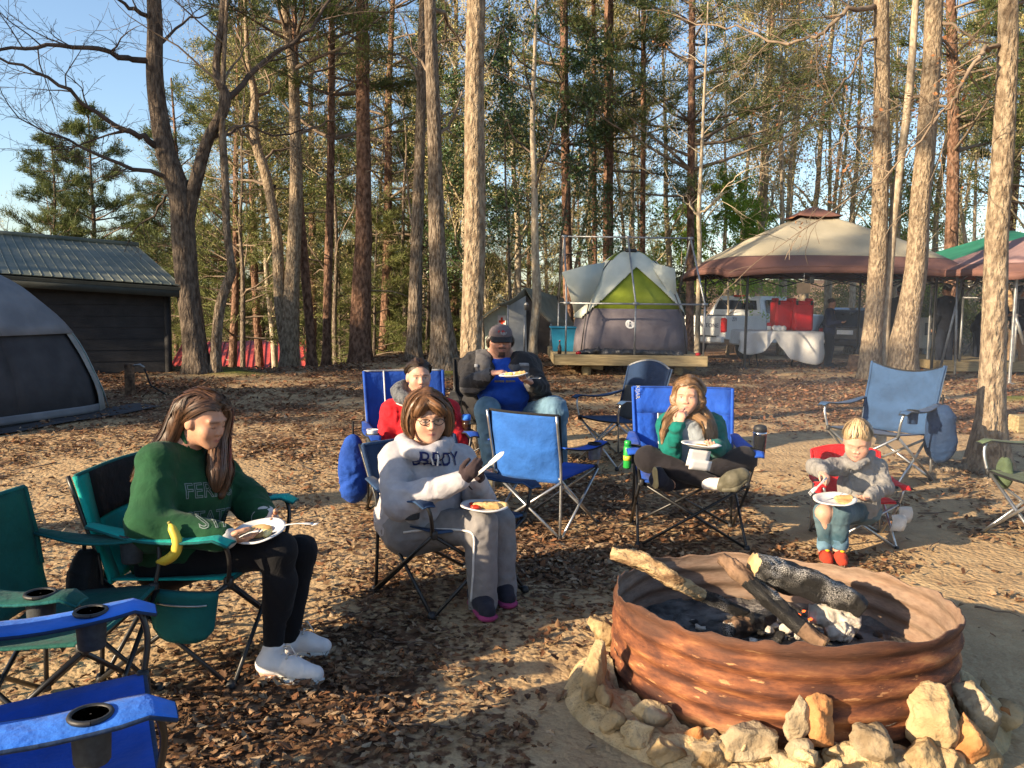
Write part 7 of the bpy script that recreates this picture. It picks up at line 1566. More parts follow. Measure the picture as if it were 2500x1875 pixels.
def green_tent():
    xc = (U(1404, 872, 15.6)[0] + U(1695, 872, 15.6)[0]) / 2; hw = (U(1695, 872, 15.6)[0] - U(1404, 872, 15.6)[0]) / 2; c = np.array((xc, 16.62, PZ)); H = U(1521, 617, 16.6)[2] - PZ; t = thing('dome_tent', 'green, white and grey tent with a round emblem on the platform', 'tent', c)
    def prof(r0, r1, th0, th1, off=0.0, nr=14, nt=30, seed=2, wr=.012): return dome(c, 0, hw, .98, H, r0, r1, th0, th1, 4.0, .58, off, nr, nt, wr, seed)
    rz = lambda z: math.sqrt(1 - (z / H) ** (1 / .58))
    rm = rz(.82)
    mb = MB(); mb.sheet(prof(rm, 1, 0, 2 * PI, 0, 10, 64), .006); mb.out('wall', 'tent_purple', t); mb = MB(); mb.sheet(prof(.03, rm, 0, 2 * PI, 0, 12, 64), .006); mb.out('upper_wall', 'tent_lime', t)
    # white fly with a triangular opening over the front
    bm_r = []; P = prof(.03, rm + .05, 0, 2 * PI, .035, 90, 320); V = []; Fs = []
    mb = MB(); g = P; a, b = g.shape[:2]; keep = np.ones((a - 1, b - 1), bool)
    for i in range(a - 1):
        for j in range(b - 1):
            q = g[i, j]; 
            if q[1] < c[1] - .15 and abs(q[0] - c[0] - .05) < max(0, (PZ + 1.60 - q[2])) * 1.08: keep[i, j] = False
    I = lambda i, j: i * b + j
    F = [(I(i, j), I(i + 1, j), I(i + 1, j + 1), I(i, j + 1)) for i in range(a - 1) for j in range(b - 1) if keep[i, j]]
    o = mk('fly', g.reshape(-1, 3), F, 'tent_white', t); sm = o.modifiers.new('thick', 'SOLIDIFY'); sm.thickness = .008
    for sx, pts in ((-1, [(1478, 640, 16.2), (1430, 648, 15.9), (1372, 664, 15.6), (1388, 705, 15.6), (1403, 765, 15.7), (1440, 735, 15.8), (1462, 690, 15.9)]), (1, [(1585, 640, 16.2), (1620, 648, 16.0), (1648, 656, 15.9), (1651, 700, 15.9), (1649, 748, 16.0), (1632, 715, 15.9), (1610, 680, 15.9)])):
        V = [U(*q) for q in pts]; cc = np.mean(V, 0) + np.array((0, -.06, 0)); V = [cc] + V; n = len(pts); w = mk('fly_wing', V, [(0, i + 1, (i + 1) % n + 1) for i in range(n)], 'tent_white', o, True); sm = w.modifiers.new('thick', 'SOLIDIFY'); sm.thickness = .008
    for th0, th1 in ((-PI / 2 - .95, -PI / 2 - .42), (-PI / 2 + .42, -PI / 2 + .95)):
        mb = MB(); mb.sheet(prof(.12, .50, th0, th1, .05, 8, 10), .006); mb.out('lime_band', 'tent_lime', o) if False else None
    for s in (-1, 1):
        D = np.array([prof(.04, 1.0, -PI / 2 + s * .80, -PI / 2 + s * .801, .05, 20, 2)[0]])[0]; mb = MB(); mb.tube(D, .010, 6); mb.out('pole', 'tube_black', t)
        D = prof(.10, .42, -PI / 2 + s * .72, -PI / 2 + s * 1.02, .048, 8, 6); mb = MB(); mb.sheet(D, .005); mb.out('lime_band', 'tent_lime', o)
    mb = MB(); mb.box(c + np.array((0, -.1, H + .03)), (.22, .22, .07), bev=.02); mb.out('hub', 'tube_black', t)
    e = U(1538, 792, 15.72); bvw = None
    mb = MB(); n = 28; nr = unit(np.array((0, -1, .32))); r = np.array((1., 0, 0)); u = np.cross(r, nr) * -1; u = u if u[2] > 0 else -u
    e = e + nr * .03; mb.add([e] + [e + r * .088 * math.cos(a) + u * .088 * math.sin(a) for a in np.linspace(0, 2 * PI, n, endpoint=False)], [(0, i + 1, (i + 1) % n + 1) for i in range(n)]); em = mb.out('emblem', 'paper_white', t, False)
    mb = MB(); Rm = np.stack([r, -nr, u], 1)
    mb.box(e + nr * .004, (.034, .003, .055), Rm); mb.box(e + nr * .004 + u * .036, (.024, .003, .012), Rm); mb.box(e + nr * .004 - u * .042, (.052, .003, .020), Rm); 
    for s in (-1, 1):
        for k in (-1, 0, 1): mb.box(e + nr * .004 + r * s * .05 + u * k * .02, (.026, .003, .004), Rm)
    mb.out('emblem_print', 'ink_dark', em, False); mb = MB(); mb.box(e + nr * .007, (.020, .002, .022), Rm); mb.out('emblem_glass', 'paper_white', em, False)
    fl = Flesh(); fl.cap(U(1445, 858, 15.45), U(1660, 864, 15.45), .075, .06, .03, (0, 0, 1), .8); fl.cap(U(1415, 862, 15.5), U(1460, 855, 15.45), .04, .06, .03); k = thing('tarp', 'crumpled black tarp lying along the foot of the green tent', 'tarp', U(1550, 872, 15.45)); cloth_obj('sheet', fl, .02, 'tarp_black', k, .03, (9, 9, 9), 2)
green_tent()
def bin_and_bottle():
    c = U(1379, 866, 16.4); c[2] = PZ; t = thing('storage_bin', 'translucent blue storage tote beside the green tent', 'box', c); x0 = .25; mb = MB()
    prof = [(-.24, 0), (.24, 0), (.28, .46), (-.28, .46)]; V = []; 
    for z, w, d in ((0, .23, .18), (.44, .27, .22)): V += [(c[0] + sx * w, c[1] + sy * d, c[2] + z) for sx, sy in ((-1, -1), (1, -1), (1, 1), (-1, 1))]
    mb.add(V, [(0, 3, 2, 1), (0, 1, 5, 4), (1, 2, 6, 5), (2, 3, 7, 6), (3, 0, 4, 7), (4, 5, 6, 7)]); mb.out('tub', 'bin_blue', t, False); mb = MB(); mb.box(c + np.array((0, 0, .45)), (.60, .50, .035), bev=.01); mb.out('lid', 'bin_blue', t, False)
    b = U(1366, 866, 15.4); b[2] = PZ; t = thing('bottle', 'small dark bottle standing in front of the blue tote', 'bottle', b); mb = MB(); mb.lathe([(.034, 0), (.036, .02), (.036, .12), (.014, .18), (.013, .23)], 14, b); mb.out('glass', 'bottle_dark', t); mb = MB(); mb.lathe([(.015, .23), (.016, .25), (.004, .252)], 12, b); mb.out('cap', 'tail_red', t)
    for px in (1412, 1704): r = U(px, 866, 15.35); prop(MB().lathe([(.01, 0), (.05, .01), (.045, .05), (.01, .06)], 12, (r[0], r[1], PZ)).out('red_lamp', 'tail_red'), 'small red light lying on the platform ' + ('left' if px < 1500 else 'right') + ' of the green tent', 'light', 'red lights on the platform')
bin_and_bottle()
def canvas_tent():
    Y = 21.5; b = U(1300, 880, Y); g0 = gz(b[0], b[1]); t = thing('canvas_tent', 'grey-green canvas wall tent with awning behind the slim trunk', 'tent', (b[0], b[1], g0))
    ri = [U(1282, 702, Y - .9), U(1376, 728, Y + 1.6)]; el = [U(1210, 744, Y - 1.4), U(1300, 765, Y + 1.2)]; er = [U(1345, 790, Y - .9), U(1400, 790, Y + 1.2)]
    for nm, a, bb in (('roof_slope', el, ri), ('roof_slope', ri, er)):
        P = np.array([[a[0] * (1 - s) + bb[0] * s + np.array((0, 0, -.10 * math.sin(s * PI))), a[1] * (1 - s) + bb[1] * s + np.array((0, 0, -.10 * math.sin(s * PI)))] for s in np.linspace(0, 1, 8)]); MB().sheet(P, .02).out(nm, 'canvas', t)
    def down(p, dx=0): return np.array((p[0] + dx, p[1], g0))
    fl = U(1238, 744, Y - .9); fr = er[0]
    mk('front_wall', [down(fl), down(U(1288, 760, Y - .9)), U(1284, 722, Y - .88), U(1240, 748, Y - .9)], [(0, 1, 2, 3)], 'tent_light', t, False).modifiers.new('thick', 'SOLIDIFY').thickness = .01
    mk('door_flap', [down(U(1288, 760, Y - .9)), down(fr), fr, U(1284, 720, Y - .9)], [(0, 1, 2, 3)], 'canvas_dark', t, False).modifiers.new('thick', 'SOLIDIFY').thickness = .01
    mk('side_wall', [down(fr), down(er[1]), er[1], fr], [(0, 1, 2, 3)], 'canvas', t, False).modifiers.new('thick', 'SOLIDIFY').thickness = .01
    for p in (U(1281, 770, Y - 1.4), U(1240, 745, Y - 1.3), U(1345, 790, Y - 1.0)): MB().tube([p, down(p)], .02, 8).out('pole', 'galv', t)
    mb = MB(); l = U(1285, 745, Y - 1.5); mb.lathe([(.05, -.12), (.05, 0), (.06, .01), (.03, .06)], 12, l); prop(mb.out('camp_lantern', 'galv'), 'small lantern hanging under the canvas tent awning', 'lantern')
canvas_tent()
def cabin():
    Y = 25.0; t = thing('cabin', 'small pale green cabin with gable behind the man in the cap', 'cabin', U(1200, 880, Y)); a, p, bq = U(1150, 800, Y), U(1232, 742, Y), U(1300, 790, Y); z0 = -1.0; W = 22
    wall = mk('wall', [(a[0], Y, z0), (bq[0], Y, z0), (bq[0], Y, bq[2]), (p[0], Y, p[2]), (a[0], Y, a[2])], [(0, 1, 2, 3, 4)], 'cabin_green', t, False)
    for k in range(W):
        x = a[0] + (bq[0] - a[0]) * (k + .5) / W; zt = np.interp(x, [a[0], p[0], bq[0]], [a[2], p[2], bq[2]]); mb = MB(); mb.box((x, Y - .02, (z0 + zt) / 2), ((bq[0] - a[0]) / W - .012, .025, zt - z0)); mb.out('board', 'cabin_green', wall, False)
    for q0, q1 in ((a, p), (p, bq)): d = unit(q1 - q0); MB().sheet(np.array([[q0 + np.array((0, -.35, .07)) - d * .15, q0 + np.array((0, 3, .07)) - d * .15], [q1 + np.array((0, -.35, .07)), q1 + np.array((0, 3, .07))]]), .06).out('roof_slope', 'trim_dark', t, False)
    mb = MB(); s = U(1225, 785, Y - .06); mb.box(s, (.24, .02, .36)); sg = mb.out('sign', 'paper_white', t, False); mb = MB(); mb.box(s + np.array((0, -.013, .0)), (.17, .004, .07), m=0); mb.box(s + np.array((0, -.016, .02)), (.06, .004, .20)); mb.out('sign_mark', 'ink_red', sg, False)
cabin()
def red_house():
    t = thing('red_roofed_house', 'red metal roofed building below the crest behind the oaks', 'building', (-11, 33, -3.4)); e0, e1 = U(405, 915, 30.5), U(760, 900, 30.5); r0, r1 = U(447, 838, 34), U(748, 828, 34)
    roof = MB().sheet(np.array([[e0 - np.array((0, 0, .06)), r0 - np.array((0, 0, .06))], [e1 - np.array((0, 0, .06)), r1 - np.array((0, 0, .06))]]), .05).out('roof', 'roof_red', t, False); quadstrip('roof_panel', (e0, e1), (r0, r1), 24, 'roof_red', roof, .02, .035, .006)
    b0, b1 = r0 + (r0 - e0) * np.array((1, 1, -1)), r1 + (r1 - e1) * np.array((1, 1, -1)); quadstrip('roof_panel', (r0, r1), (b0, b1), 12, 'roof_red', roof, .02, .035, .006)
    mb = MB(); mb.box((e0 + e1) / 2 + np.array((0, 1.7, -1.6)), (np.linalg.norm(e1 - e0) - .8, 3.0, 2.6)); mb.out('wall', 'cabin_green', t, False)
red_house()
def canopy(label, cx, cy, hw, hd, ze, zp, over, mtop, mband, zg, legs=True, vent=True, band=.845, pw=1.0, legm='tube_black', truss=True, corner_droop=.12, rz=0.0):
    t = thing('gazebo', label, 'gazebo', (cx, cy, zg)); H = zp - ze; Rz = rotz(rz)
    def surf(r0, r1, off=0.0, n=10, nt=80):
        P = np.zeros((nt, n, 3))
        for i, th in enumerate(np.linspace(0, 2 * PI, nt)):
            x, y = math.cos(th), math.sin(th); k = 1 / max(abs(x), abs(y)); cor = (min(abs(x), abs(y)) / max(abs(x), abs(y))) ** 3
            for j, r in enumerate(np.linspace(r0, r1, n)):
                sag = .06 * math.sin(r * PI) * (1 - cor); z = ze + H * (1 - r) ** pw - sag - corner_droop * cor * r ** 4 + off; P[i, j] = np.array((cx, cy, 0)) + Rz @ np.array((x * k * r * (hw + over), y * k * r * (hd + over), z))
        return P
    MB().sheet(surf(.12 if vent else .01, band), .008).out('canopy_top', mtop, t); MB().sheet(surf(band, 1.0, .003), .008).out('canopy_band', mband, t)
    if vent:
        P = surf(.0, .20, .10, 4); o = MB().sheet(P, .01).out('vent_cap', mband, t)
    e = surf(.999, 1.0, 0, 2); v = np.stack([e[:, 1], e[:, 1] - np.array((0, 0, .11))], 1); MB().sheet(v, .008).out('valance', mband, t)
    if legs:
        for sx in (-1, 1):
            for sy in (-1, 1):
                p = np.array((cx, cy, 0)) + Rz @ np.array((sx * hw, sy * hd, 0)); MB().box((p[0], p[1], (ze + gz(p[0], p[1])) / 2), (.045, .045, ze - gz(p[0], p[1])), bev=.006).out('leg', legm, t, False); f = MB(); f.box((p[0], p[1], gz(p[0], p[1]) + .01), (.11, .11, .02)); f.out('foot', legm, t, False)
    if truss:
        for (x0, y0), (x1, y1) in (((-1, -1), (1, -1)), ((1, -1), (1, 1)), ((1, 1), (-1, 1)), ((-1, 1), (-1, -1))):
            a = np.array((cx, cy, 0)) + Rz @ np.array((x0 * hw, y0 * hd, 0)); b = np.array((cx, cy, 0)) + Rz @ np.array((x1 * hw, y1 * hd, 0)); zz = [ze - .05, ze - .30]
            for k in range(4):
                p, q = a + (b - a) * k / 4, a + (b - a) * (k + 1) / 4; MB().tube([p + np.array((0, 0, zz[k % 2])), q + np.array((0, 0, zz[(k + 1) % 2]))], .012, 6).out('truss_bar', legm, t); MB().tube([p + np.array((0, 0, zz[(k + 1) % 2])), q + np.array((0, 0, zz[k % 2]))], .012, 6).out('truss_bar', legm, t)
    return t
GZ = .15
canopy('large beige gazebo with brown band and vent over the food table', 6.34, 18.5, 1.82, 1.82, 2.20, 3.46, .52, 'canopy_beige', 'canopy_brown', GZ, pw=.86)
canopy('green canopy standing behind the brown one at the right edge', 11.2, 19.6, 2.1, 2.1, 2.25, 3.2, .35, 'canopy_green', 'canopy_green', .1, vent=False, pw=.95)
canopy('dusty brown-mauve canopy at the right edge in front of the green one', 9.85, 15.9, 1.45, 1.45, 2.15, 2.95, .35, 'canopy_mauve', 'canopy_brown', .15, vent=False, pw=.95, legm='galv')
platform('low timber platform behind the near oak trunk at the right edge', 8.35, 11.2, 16.6, 18.8, .42, [(8.7, 16.9), (10.6, 16.9)])
def right_pipes():
    t = thing('pipe_frame', 'galvanised pipe frame above the low platform at the right edge', 'frame', (9.6, 17, .42))
    def pipe(P, r=.022): MB().tube(P, r, 10).out('pipe', 'galv', t)
    a = U(2352, 727, 16.7); b = U(2620, 727, 16.7); tp = U(2415, 650, 17.7); tp2 = U(2640, 640, 17.7)
    for q in (a, U(2486, 727, 16.7), b): pipe([(q[0], q[1], .40), q])
    pipe([a, b]); pipe([a, tp]); pipe([U(2486, 727, 16.7), U(2530, 650, 17.7)]); pipe([tp, tp2])
    t2 = thing('leaning_poles', 'crossed grey poles leaning at the gazebo corner', 'poles', U(2296, 899, 16))
    MB().tube([U(2357, 655, 16.2), U(2294, 905, 15.9)], .024, 8).out('pole', 'galv', t2); MB().tube([U(2338, 655, 16.1), U(2331, 914, 15.8)], .022, 8).out('pole', 'galv', t2)
    t3 = thing('wooden_bat', 'brown wooden pole end leaning by the near oak trunk', 'pole', U(2470, 720, 15)); MB().tube([U(2456, 692, 15), U(2474, 758, 15)], [.05, .055], 12).out('handle', 'wood_pale', t3); MB().tube([U(2474, 757, 15), U(2500, 840, 15)], .03, 8).out('shaft', 'galv', t3)
right_pipes()
def table():
    b = U(1900, 905, 17.4); g0 = gz(b[0], b[1]); x0, x1 = U(1800, 815, 17.4)[0], U(1992, 815, 17.4)[0]; y0, y1 = 17.05, 17.8; z = g0 + .74; t = thing('folding_table', 'folding table with white cloth under the beige gazebo', 'table', (b[0], b[1], g0))
    mb = MB(); mb.box(((x0 + x1) / 2, (y0 + y1) / 2, z - .02), (x1 - x0, y1 - y0, .04), bev=.01); mb.out('table_top', 'trim_grey', t, False)
    for xx in (x0 + .25, x1 - .25):
        for yy in (y0 + .08, y1 - .08): MB().tube([(xx, yy, z - .04), (xx + (.12 if xx < b[0] else -.12), yy, g0)], .014, 6).out('leg', 'tube_black', t)
    n, m = 60, 34; P = np.zeros((n, m, 3)); L = x1 - x0
    for i, a in enumerate(np.linspace(-.30, L + .22, n)):
        for j, s in enumerate(np.linspace(-.62, y1 - y0 + .12, m)):
            ed = max(0, -a, a - L); fd = max(0, -s) ; bd = max(0, s - (y1 - y0)); X = x0 + min(max(a, 0), L); Yy = y0 + min(max(s, 0), y1 - y0); Z = z + .006
            drop = math.hypot(ed, fd) if ed and fd else max(ed, fd, bd); amp = .05 * min(drop / .3, 1)
            X += (np.sign(a - L / 2) * (.03 + .10 * ed) if ed else 0) + amp * .3 * math.sin(s * 11); Yy += -(.02 + .04 * math.sin(a * 9 + 1) * min(fd / .3, 1) + amp * math.sin(a * 14)) if fd else 0
            k = .70 + .30 * float(sstep(.5, .62, a / L)) - .38 * math.exp(-((a / L - .40) / .07) ** 2) + .10 * math.sin(a * 5.0 + .6)
            P[i, j] = (X, Yy, Z - drop * (.95 if not (ed and fd) else .9) * (k if fd else 1))
    cl = MB().sheet(P, .004).out('tablecloth', 'cloth_white'); prop(cl, 'white plastic cloth hanging unevenly over the food table', 'tablecloth')
    for k, (px0, px1, dy) in enumerate(((1889, 1935, .28), (1932, 1981, .10))):
        p0, p1 = U(px0, 812, 17.3 + dy), U(px1, 812, 17.3 + dy); w = p1[0] - p0[0]; c = np.array(((p0[0] + p1[0]) / 2, 17.3 + dy + .12, z + .012)); r = thing('food_carrier', ('left, rear' if k == 0 else 'right, front') + ' of the two red insulated food carriers on the table', 'cooler', c, 0, 'red food carriers'); h = .60
        mb = MB(); mb.box(c + np.array((0, 0, h / 2)), (w, .42, h), bev=.03); mb.out('body', 'cooler_red', r, False); mb = MB(); mb.box(c + np.array((0, -.215, h * .48)), (w * .84, .03, h * .8), bev=.02); d = mb.out('door', 'cooler_red', r, False)
        for s in (-1, 1): mb = MB(); mb.box(c + np.array((s * w * .36, -.235, h * .93)), (.04, .03, .09), bev=.006); mb.out('latch', 'trim_dark', d, False); mb = MB(); mb.box(c + np.array((s * w * .40, 0, h + .02)), (.07, .30, .06), bev=.015); mb.out('handle', 'cooler_red', r, False)
    for px, py, nm, lab, m1, m2, rr, h in ((1877, 810, 'coffee_cup', 'white and red cup on the table left of the carriers', 'paper_white', 'cooler_red', .045, .15), ):
        c = U(px, py, 17.2); c[2] = z + .012; r = thing(nm, lab, 'cup', c); MB().lathe([(rr * .8, 0), (rr, h * .6), (rr, h * .62)], 16, c).out('cup', m1, r); MB().lathe([(rr * 1.02, h * .6), (rr * 1.02, h), (rr * .7, h * 1.06)], 16, c).out('sleeve', m2, r)
    fl = Flesh(); c = U(1903, 812, 17.15); c[2] = z + .06; fl.cap(c - np.array((.09, 0, 0)), c + np.array((.09, 0, 0)), .055, .05, .02); r = thing('plastic_bag', 'clear plastic bread bag lying before the red carriers', 'bag', c); cloth_obj('bag', fl, .012, 'paper_white', r, .015, (14, 14, 14), 3)
table()
def bits():
    s = U(1962, 704, 16.2); mb = MB(); mb.box(s, (.26, .01, .19), rot=rotz(.1)); o = prop(mb.out('cardboard_sign', 'cardboard', None, False), 'blank cardboard sign hanging under the beige gazebo', 'sign'); mb = MB(); mb.tube([s + np.array((0, 0, .09)), s + np.array((0, .0, .30))], .004, 5); mb.out('string', 'fab_white', o)
    s = U(1982, 684, 16.25); t = thing('black_lantern', 'small black lantern hanging beside the cardboard sign', 'lantern', s); MB().box(s, (.08, .06, .12), bev=.01).out('body', 'trim_dark', t, False); MB().tube([s + np.array((0, 0, .06)), s + np.array((0, 0, .20))], .004, 5).out('hook', 'tube_black', t)
    b = U(2258, 868, 21); t = thing('power_pedestal', 'white utility pedestal box seen between the trunks and the adult', 'utility box', b); g0 = gz(b[0], b[1]); MB().box((b[0], 21, g0 + .75), (.28, .2, .75), bev=.02).out('box', 'paper_white', t, False); MB().box((b[0], 21, g0 + .2), (.12, .1, .5)).out('post', 'galv', t, False); MB().box((b[0], 20.89, g0 + .85), (.18, .015, .3), bev=.004).out('cover', 'trim_grey', t, False)
    c = GT(2092, 905); t = thing('log_stump', 'short sawn log round at the foot of the lit clump', 'stump', c); m = MB(); m.tube([c + np.array((0, 0, -.05)), c + np.array((0, 0, .15)), c + np.array((.01, 0, .30))], [.20, .18, .165], 18); m.out('bark', 'wood_bark', t); m = MB(); m.lathe([(.155, 0), (.15, .008), (.01, .01)], 18, c + np.array((.01, 0, .30))); m.out('cut_face', 'wood_end', t)
    c = GT(2496, 1058); t = thing('timber_block', 'square timber block at the right frame edge on the leaves', 'block', c); MB().box(c + np.array((.15, .1, .10)), (.45, .18, .2), rot=rotz(.1), bev=.01).out('block', 'timber', t, False)
    c = GT(318, 966); t = thing('water_post', 'short wooden post with a tap before the dark shed', 'tap', c); MB().box(c + np.array((0, 0, .20)), (.11, .10, .5), bev=.01).out('post', 'wood_bark', t, False); m = MB(); m.tube([c + np.array((.05, 0, .42)), c + np.array((.16, -.02, .44)), c + np.array((.22, -.02, .40))], .014, 8); m.out('spout', 'galv', t); m = MB(); m.tube([c + np.array((.22, -.02, .38)), c + np.array((.30, -.02, .15)), c + np.array((.5, 0, .02))], .012, 6); m.out('hose', 'rubber', t)
bits()
# ---- vehicles
def extrude_profile(pts, y0, y1, taper=None):
    n = len(pts); V = [(x, y0, z) for x, z in pts] + [(x, y1, z) for x, z in pts]
    F = [tuple(range(n)), tuple(range(2 * n - 1, n - 1, -1))] + [(i, i + n, (i + 1) % n + n, (i + 1) % n) for i in range(n)]; return V, F
def wheel(t, x, y, z, r, side):
    m = MB(); q = np.array(Matrix.Rotation(PI / 2, 3, 'X')); m.lathe([(r * .62, -.11), (r * .95, -.11), (r, -.07), (r, .07), (r * .95, .11), (r * .62, .11)], 28, (x, y, z), rot=q); o = m.out('wheel', 'rubber', t, world=False); m = MB(); m.lathe([(r * .62, -.10), (r * .58, -.06), (r * .2, -.05), (r * .16, -.08), (.01, -.08), (.01, .08), (r * .2, .05), (r * .58, .06), (r * .62, .10)], 20, (x, y, z), rot=q); m.out('rim', 'rim_grey', o, world=False)
def arch(cx, r, n=9): return [(cx + r * math.cos(a), .42 + r * math.sin(a)) for a in np.linspace(PI, 0, n)]
def bevel(o, w=.03, seg=2):
    m = o.modifiers.new('bev', 'BEVEL'); m.width = w; m.segments = seg; m.limit_method = 'ANGLE'; m.angle_limit = R(35); return o
def pickup():
    b = U(1700, 872, 25.4); g0 = gz(b[0], b[1]); t = thing('pickup_truck', 'white pickup truck with red tail lights parked behind the gazebo', 'truck', (b[0], b[1], g0), R(43))
    # x forward from the tail (0) to the nose (5.8), y left
    low = [(0, .62), (0, 1.28), (5.75, 1.30), (5.85, 1.0), (5.85, .55), (5.25, .50)] + [(x, z) for x, z in arch(4.75, .46)][::-1] + [(4.2, .45), (1.75, .45)] + [(x, z) for x, z in arch(1.25, .46)][::-1] + [(.7, .55)]
    V, F = extrude_profile(low, -.98, .98); bevel(mk('body', V, F, 'paint_white', t, False, world=False), .05)
    cab = [(1.95, 1.28), (2.10, 1.78), (2.3, 1.88), (3.55, 1.88), (3.75, 1.82), (4.55, 1.30)]; n = len(cab); V = []
    for s in (-1, 1): V += [(x, s * (.95 if z < 1.5 else .76), z) for x, z in cab]
    F = [tuple(range(n)), tuple(range(2 * n - 1, n - 1, -1))] + [(i, i + n, (i + 1) % n + n, (i + 1) % n) for i in range(n)]; bevel(mk('cab', V, F, 'paint_white', t, False, world=False), .04)
    def panel(nm, pts, m, par=t): return mk(nm, pts, [tuple(range(len(pts)))], m, par, False, world=False)
    w = panel('rear_window', [(1.975, -.78, 1.36), (1.975, .78, 1.36), (2.085, .66, 1.74), (2.085, -.66, 1.74)], 'glass_dark')
    for s in (-1, 1):
        f = lambda x, z: (x, s * (.965 - (z - 1.28) * .315 + .004), z)
        panel('side_window', [f(2.25, 1.36), f(2.95, 1.36), f(2.95, 1.76), f(2.35, 1.76)], 'glass_dark'); panel('side_window', [f(3.02, 1.36), f(4.2, 1.36), f(3.72, 1.74), f(3.02, 1.76)], 'glass_dark')
        m = MB(); m.box((3.05, s * .985, .95), (.012, .008, .62)); m.box((4.12, s * .985, .95), (.012, .008, .62)); m.box((2.18, s * .985, .95), (.012, .008, .62)); m.out('door_seam', 'trim_grey', t, False, world=False)
        m = MB(); m.box((3.15, s * 1.0, 1.14), (.20, .035, .035), bev=.01); m.box((2.28, s * 1.0, 1.14), (.18, .035, .035), bev=.01); m.out('door_handle', 'paint_white', t, False, world=False); m = MB(); m.box((4.05, s * 1.10, 1.38), (.10, .22, .17), bev=.03); m.out('mirror', 'trim_dark', t, False, world=False)
        m = MB(); m.box((.02, s * .89, 1.02), (.10, .19, .42), bev=.03); m.out('tail_light', 'tail_red', t, False, world=False)
        for x in (1.25, 4.75): wheel(t, x, s * .86, .40, .40, s); m = MB(); m.lathe([(.455, -.02), (.455, .02), (.30, .02)], 24, (x, s * .84, .43), rot=np.array(Matrix.Rotation(PI / 2, 3, 'X'))); m.out('wheel_well', 'trim_dark', t, world=False)
    m = MB(); m.box((-.07, 0, .60), (.18, 1.9, .20), bev=.04); o = m.out('bumper', 'paint_white', t, False, world=False); m = MB(); m.box((-.165, .0, .60), (.02, .36, .15)); pl = m.out('number_plate', 'paper_white', o, False, world=False); m = MB(); m.box((-.10, 0, .70), (.16, 1.5, .03)); m.out('step_pad', 'trim_dark', o, False, world=False)
    m = MB(); m.box((-.008, 0, .98), (.02, 1.54, .50), bev=.008); tg = m.out('tailgate', 'paint_white', t, False, world=False); m = MB(); m.box((-.024, .48, 1.12), (.02, .24, .11), bev=.008); m.out('handle', 'trim_dark', tg, False, world=False)
    m = MB(); m.box((-.022, .46, .93), (.016, .20, .045), bev=.004); m.box((-.024, .46, .93), (.016, .08, .075), bev=.004); m.out('emblem', 'gold', tg, False, world=False)
    m = MB(); m.box((2.22, 0, 1.88), (.10, .42, .045), bev=.01); m.out('brake_light', 'tail_red', t, False, world=False); m = MB(); m.box((1.0, 0, 1.275), (1.85, 1.60, .02)); m.out('bed_liner', 'trim_dark', t, False, world=False)
    def letters(tx, size, loc, rx, m, par):
        cu = bpy.data.curves.new('t', 'FONT'); cu.body = tx; cu.size = size; cu.align_x = 'CENTER'; cu.extrude = .002; ob = bpy.data.objects.new('t', cu); COL.objects.link(ob); me = bpy.data.meshes.new_from_object(ob.evaluated_get(bpy.context.evaluated_depsgraph_get())); bpy.data.objects.remove(ob)
        me.materials.clear(); me.materials.append(M(m)); o = bpy.data.objects.new('lettering', me); COL.objects.link(o); o.parent = par; o.location = loc; o.rotation_euler = rx; return o
    letters('SOURCEONE', .17, (-.03, -.25, .95), (PI / 2, 0, -PI / 2), 'ink_dark', tg); letters('231', .12, (-.18, 0, .56), (PI / 2, 0, -PI / 2), 'ink_dark', pl); letters('Z71', .15, (.42, -.987, 1.14), (PI / 2, 0, 0), 'ink_dark', t)
    cu = [(-.032, -.05 + .10 * math.sin(a), 1.0 + .14 * math.sin(a * .5 + .4)) for a in np.linspace(0, 6.28, 24)]; m = MB(); m.tube(cu, .006, 5); m.out('swirl', 'trim_grey', tg, world=False)
pickup()
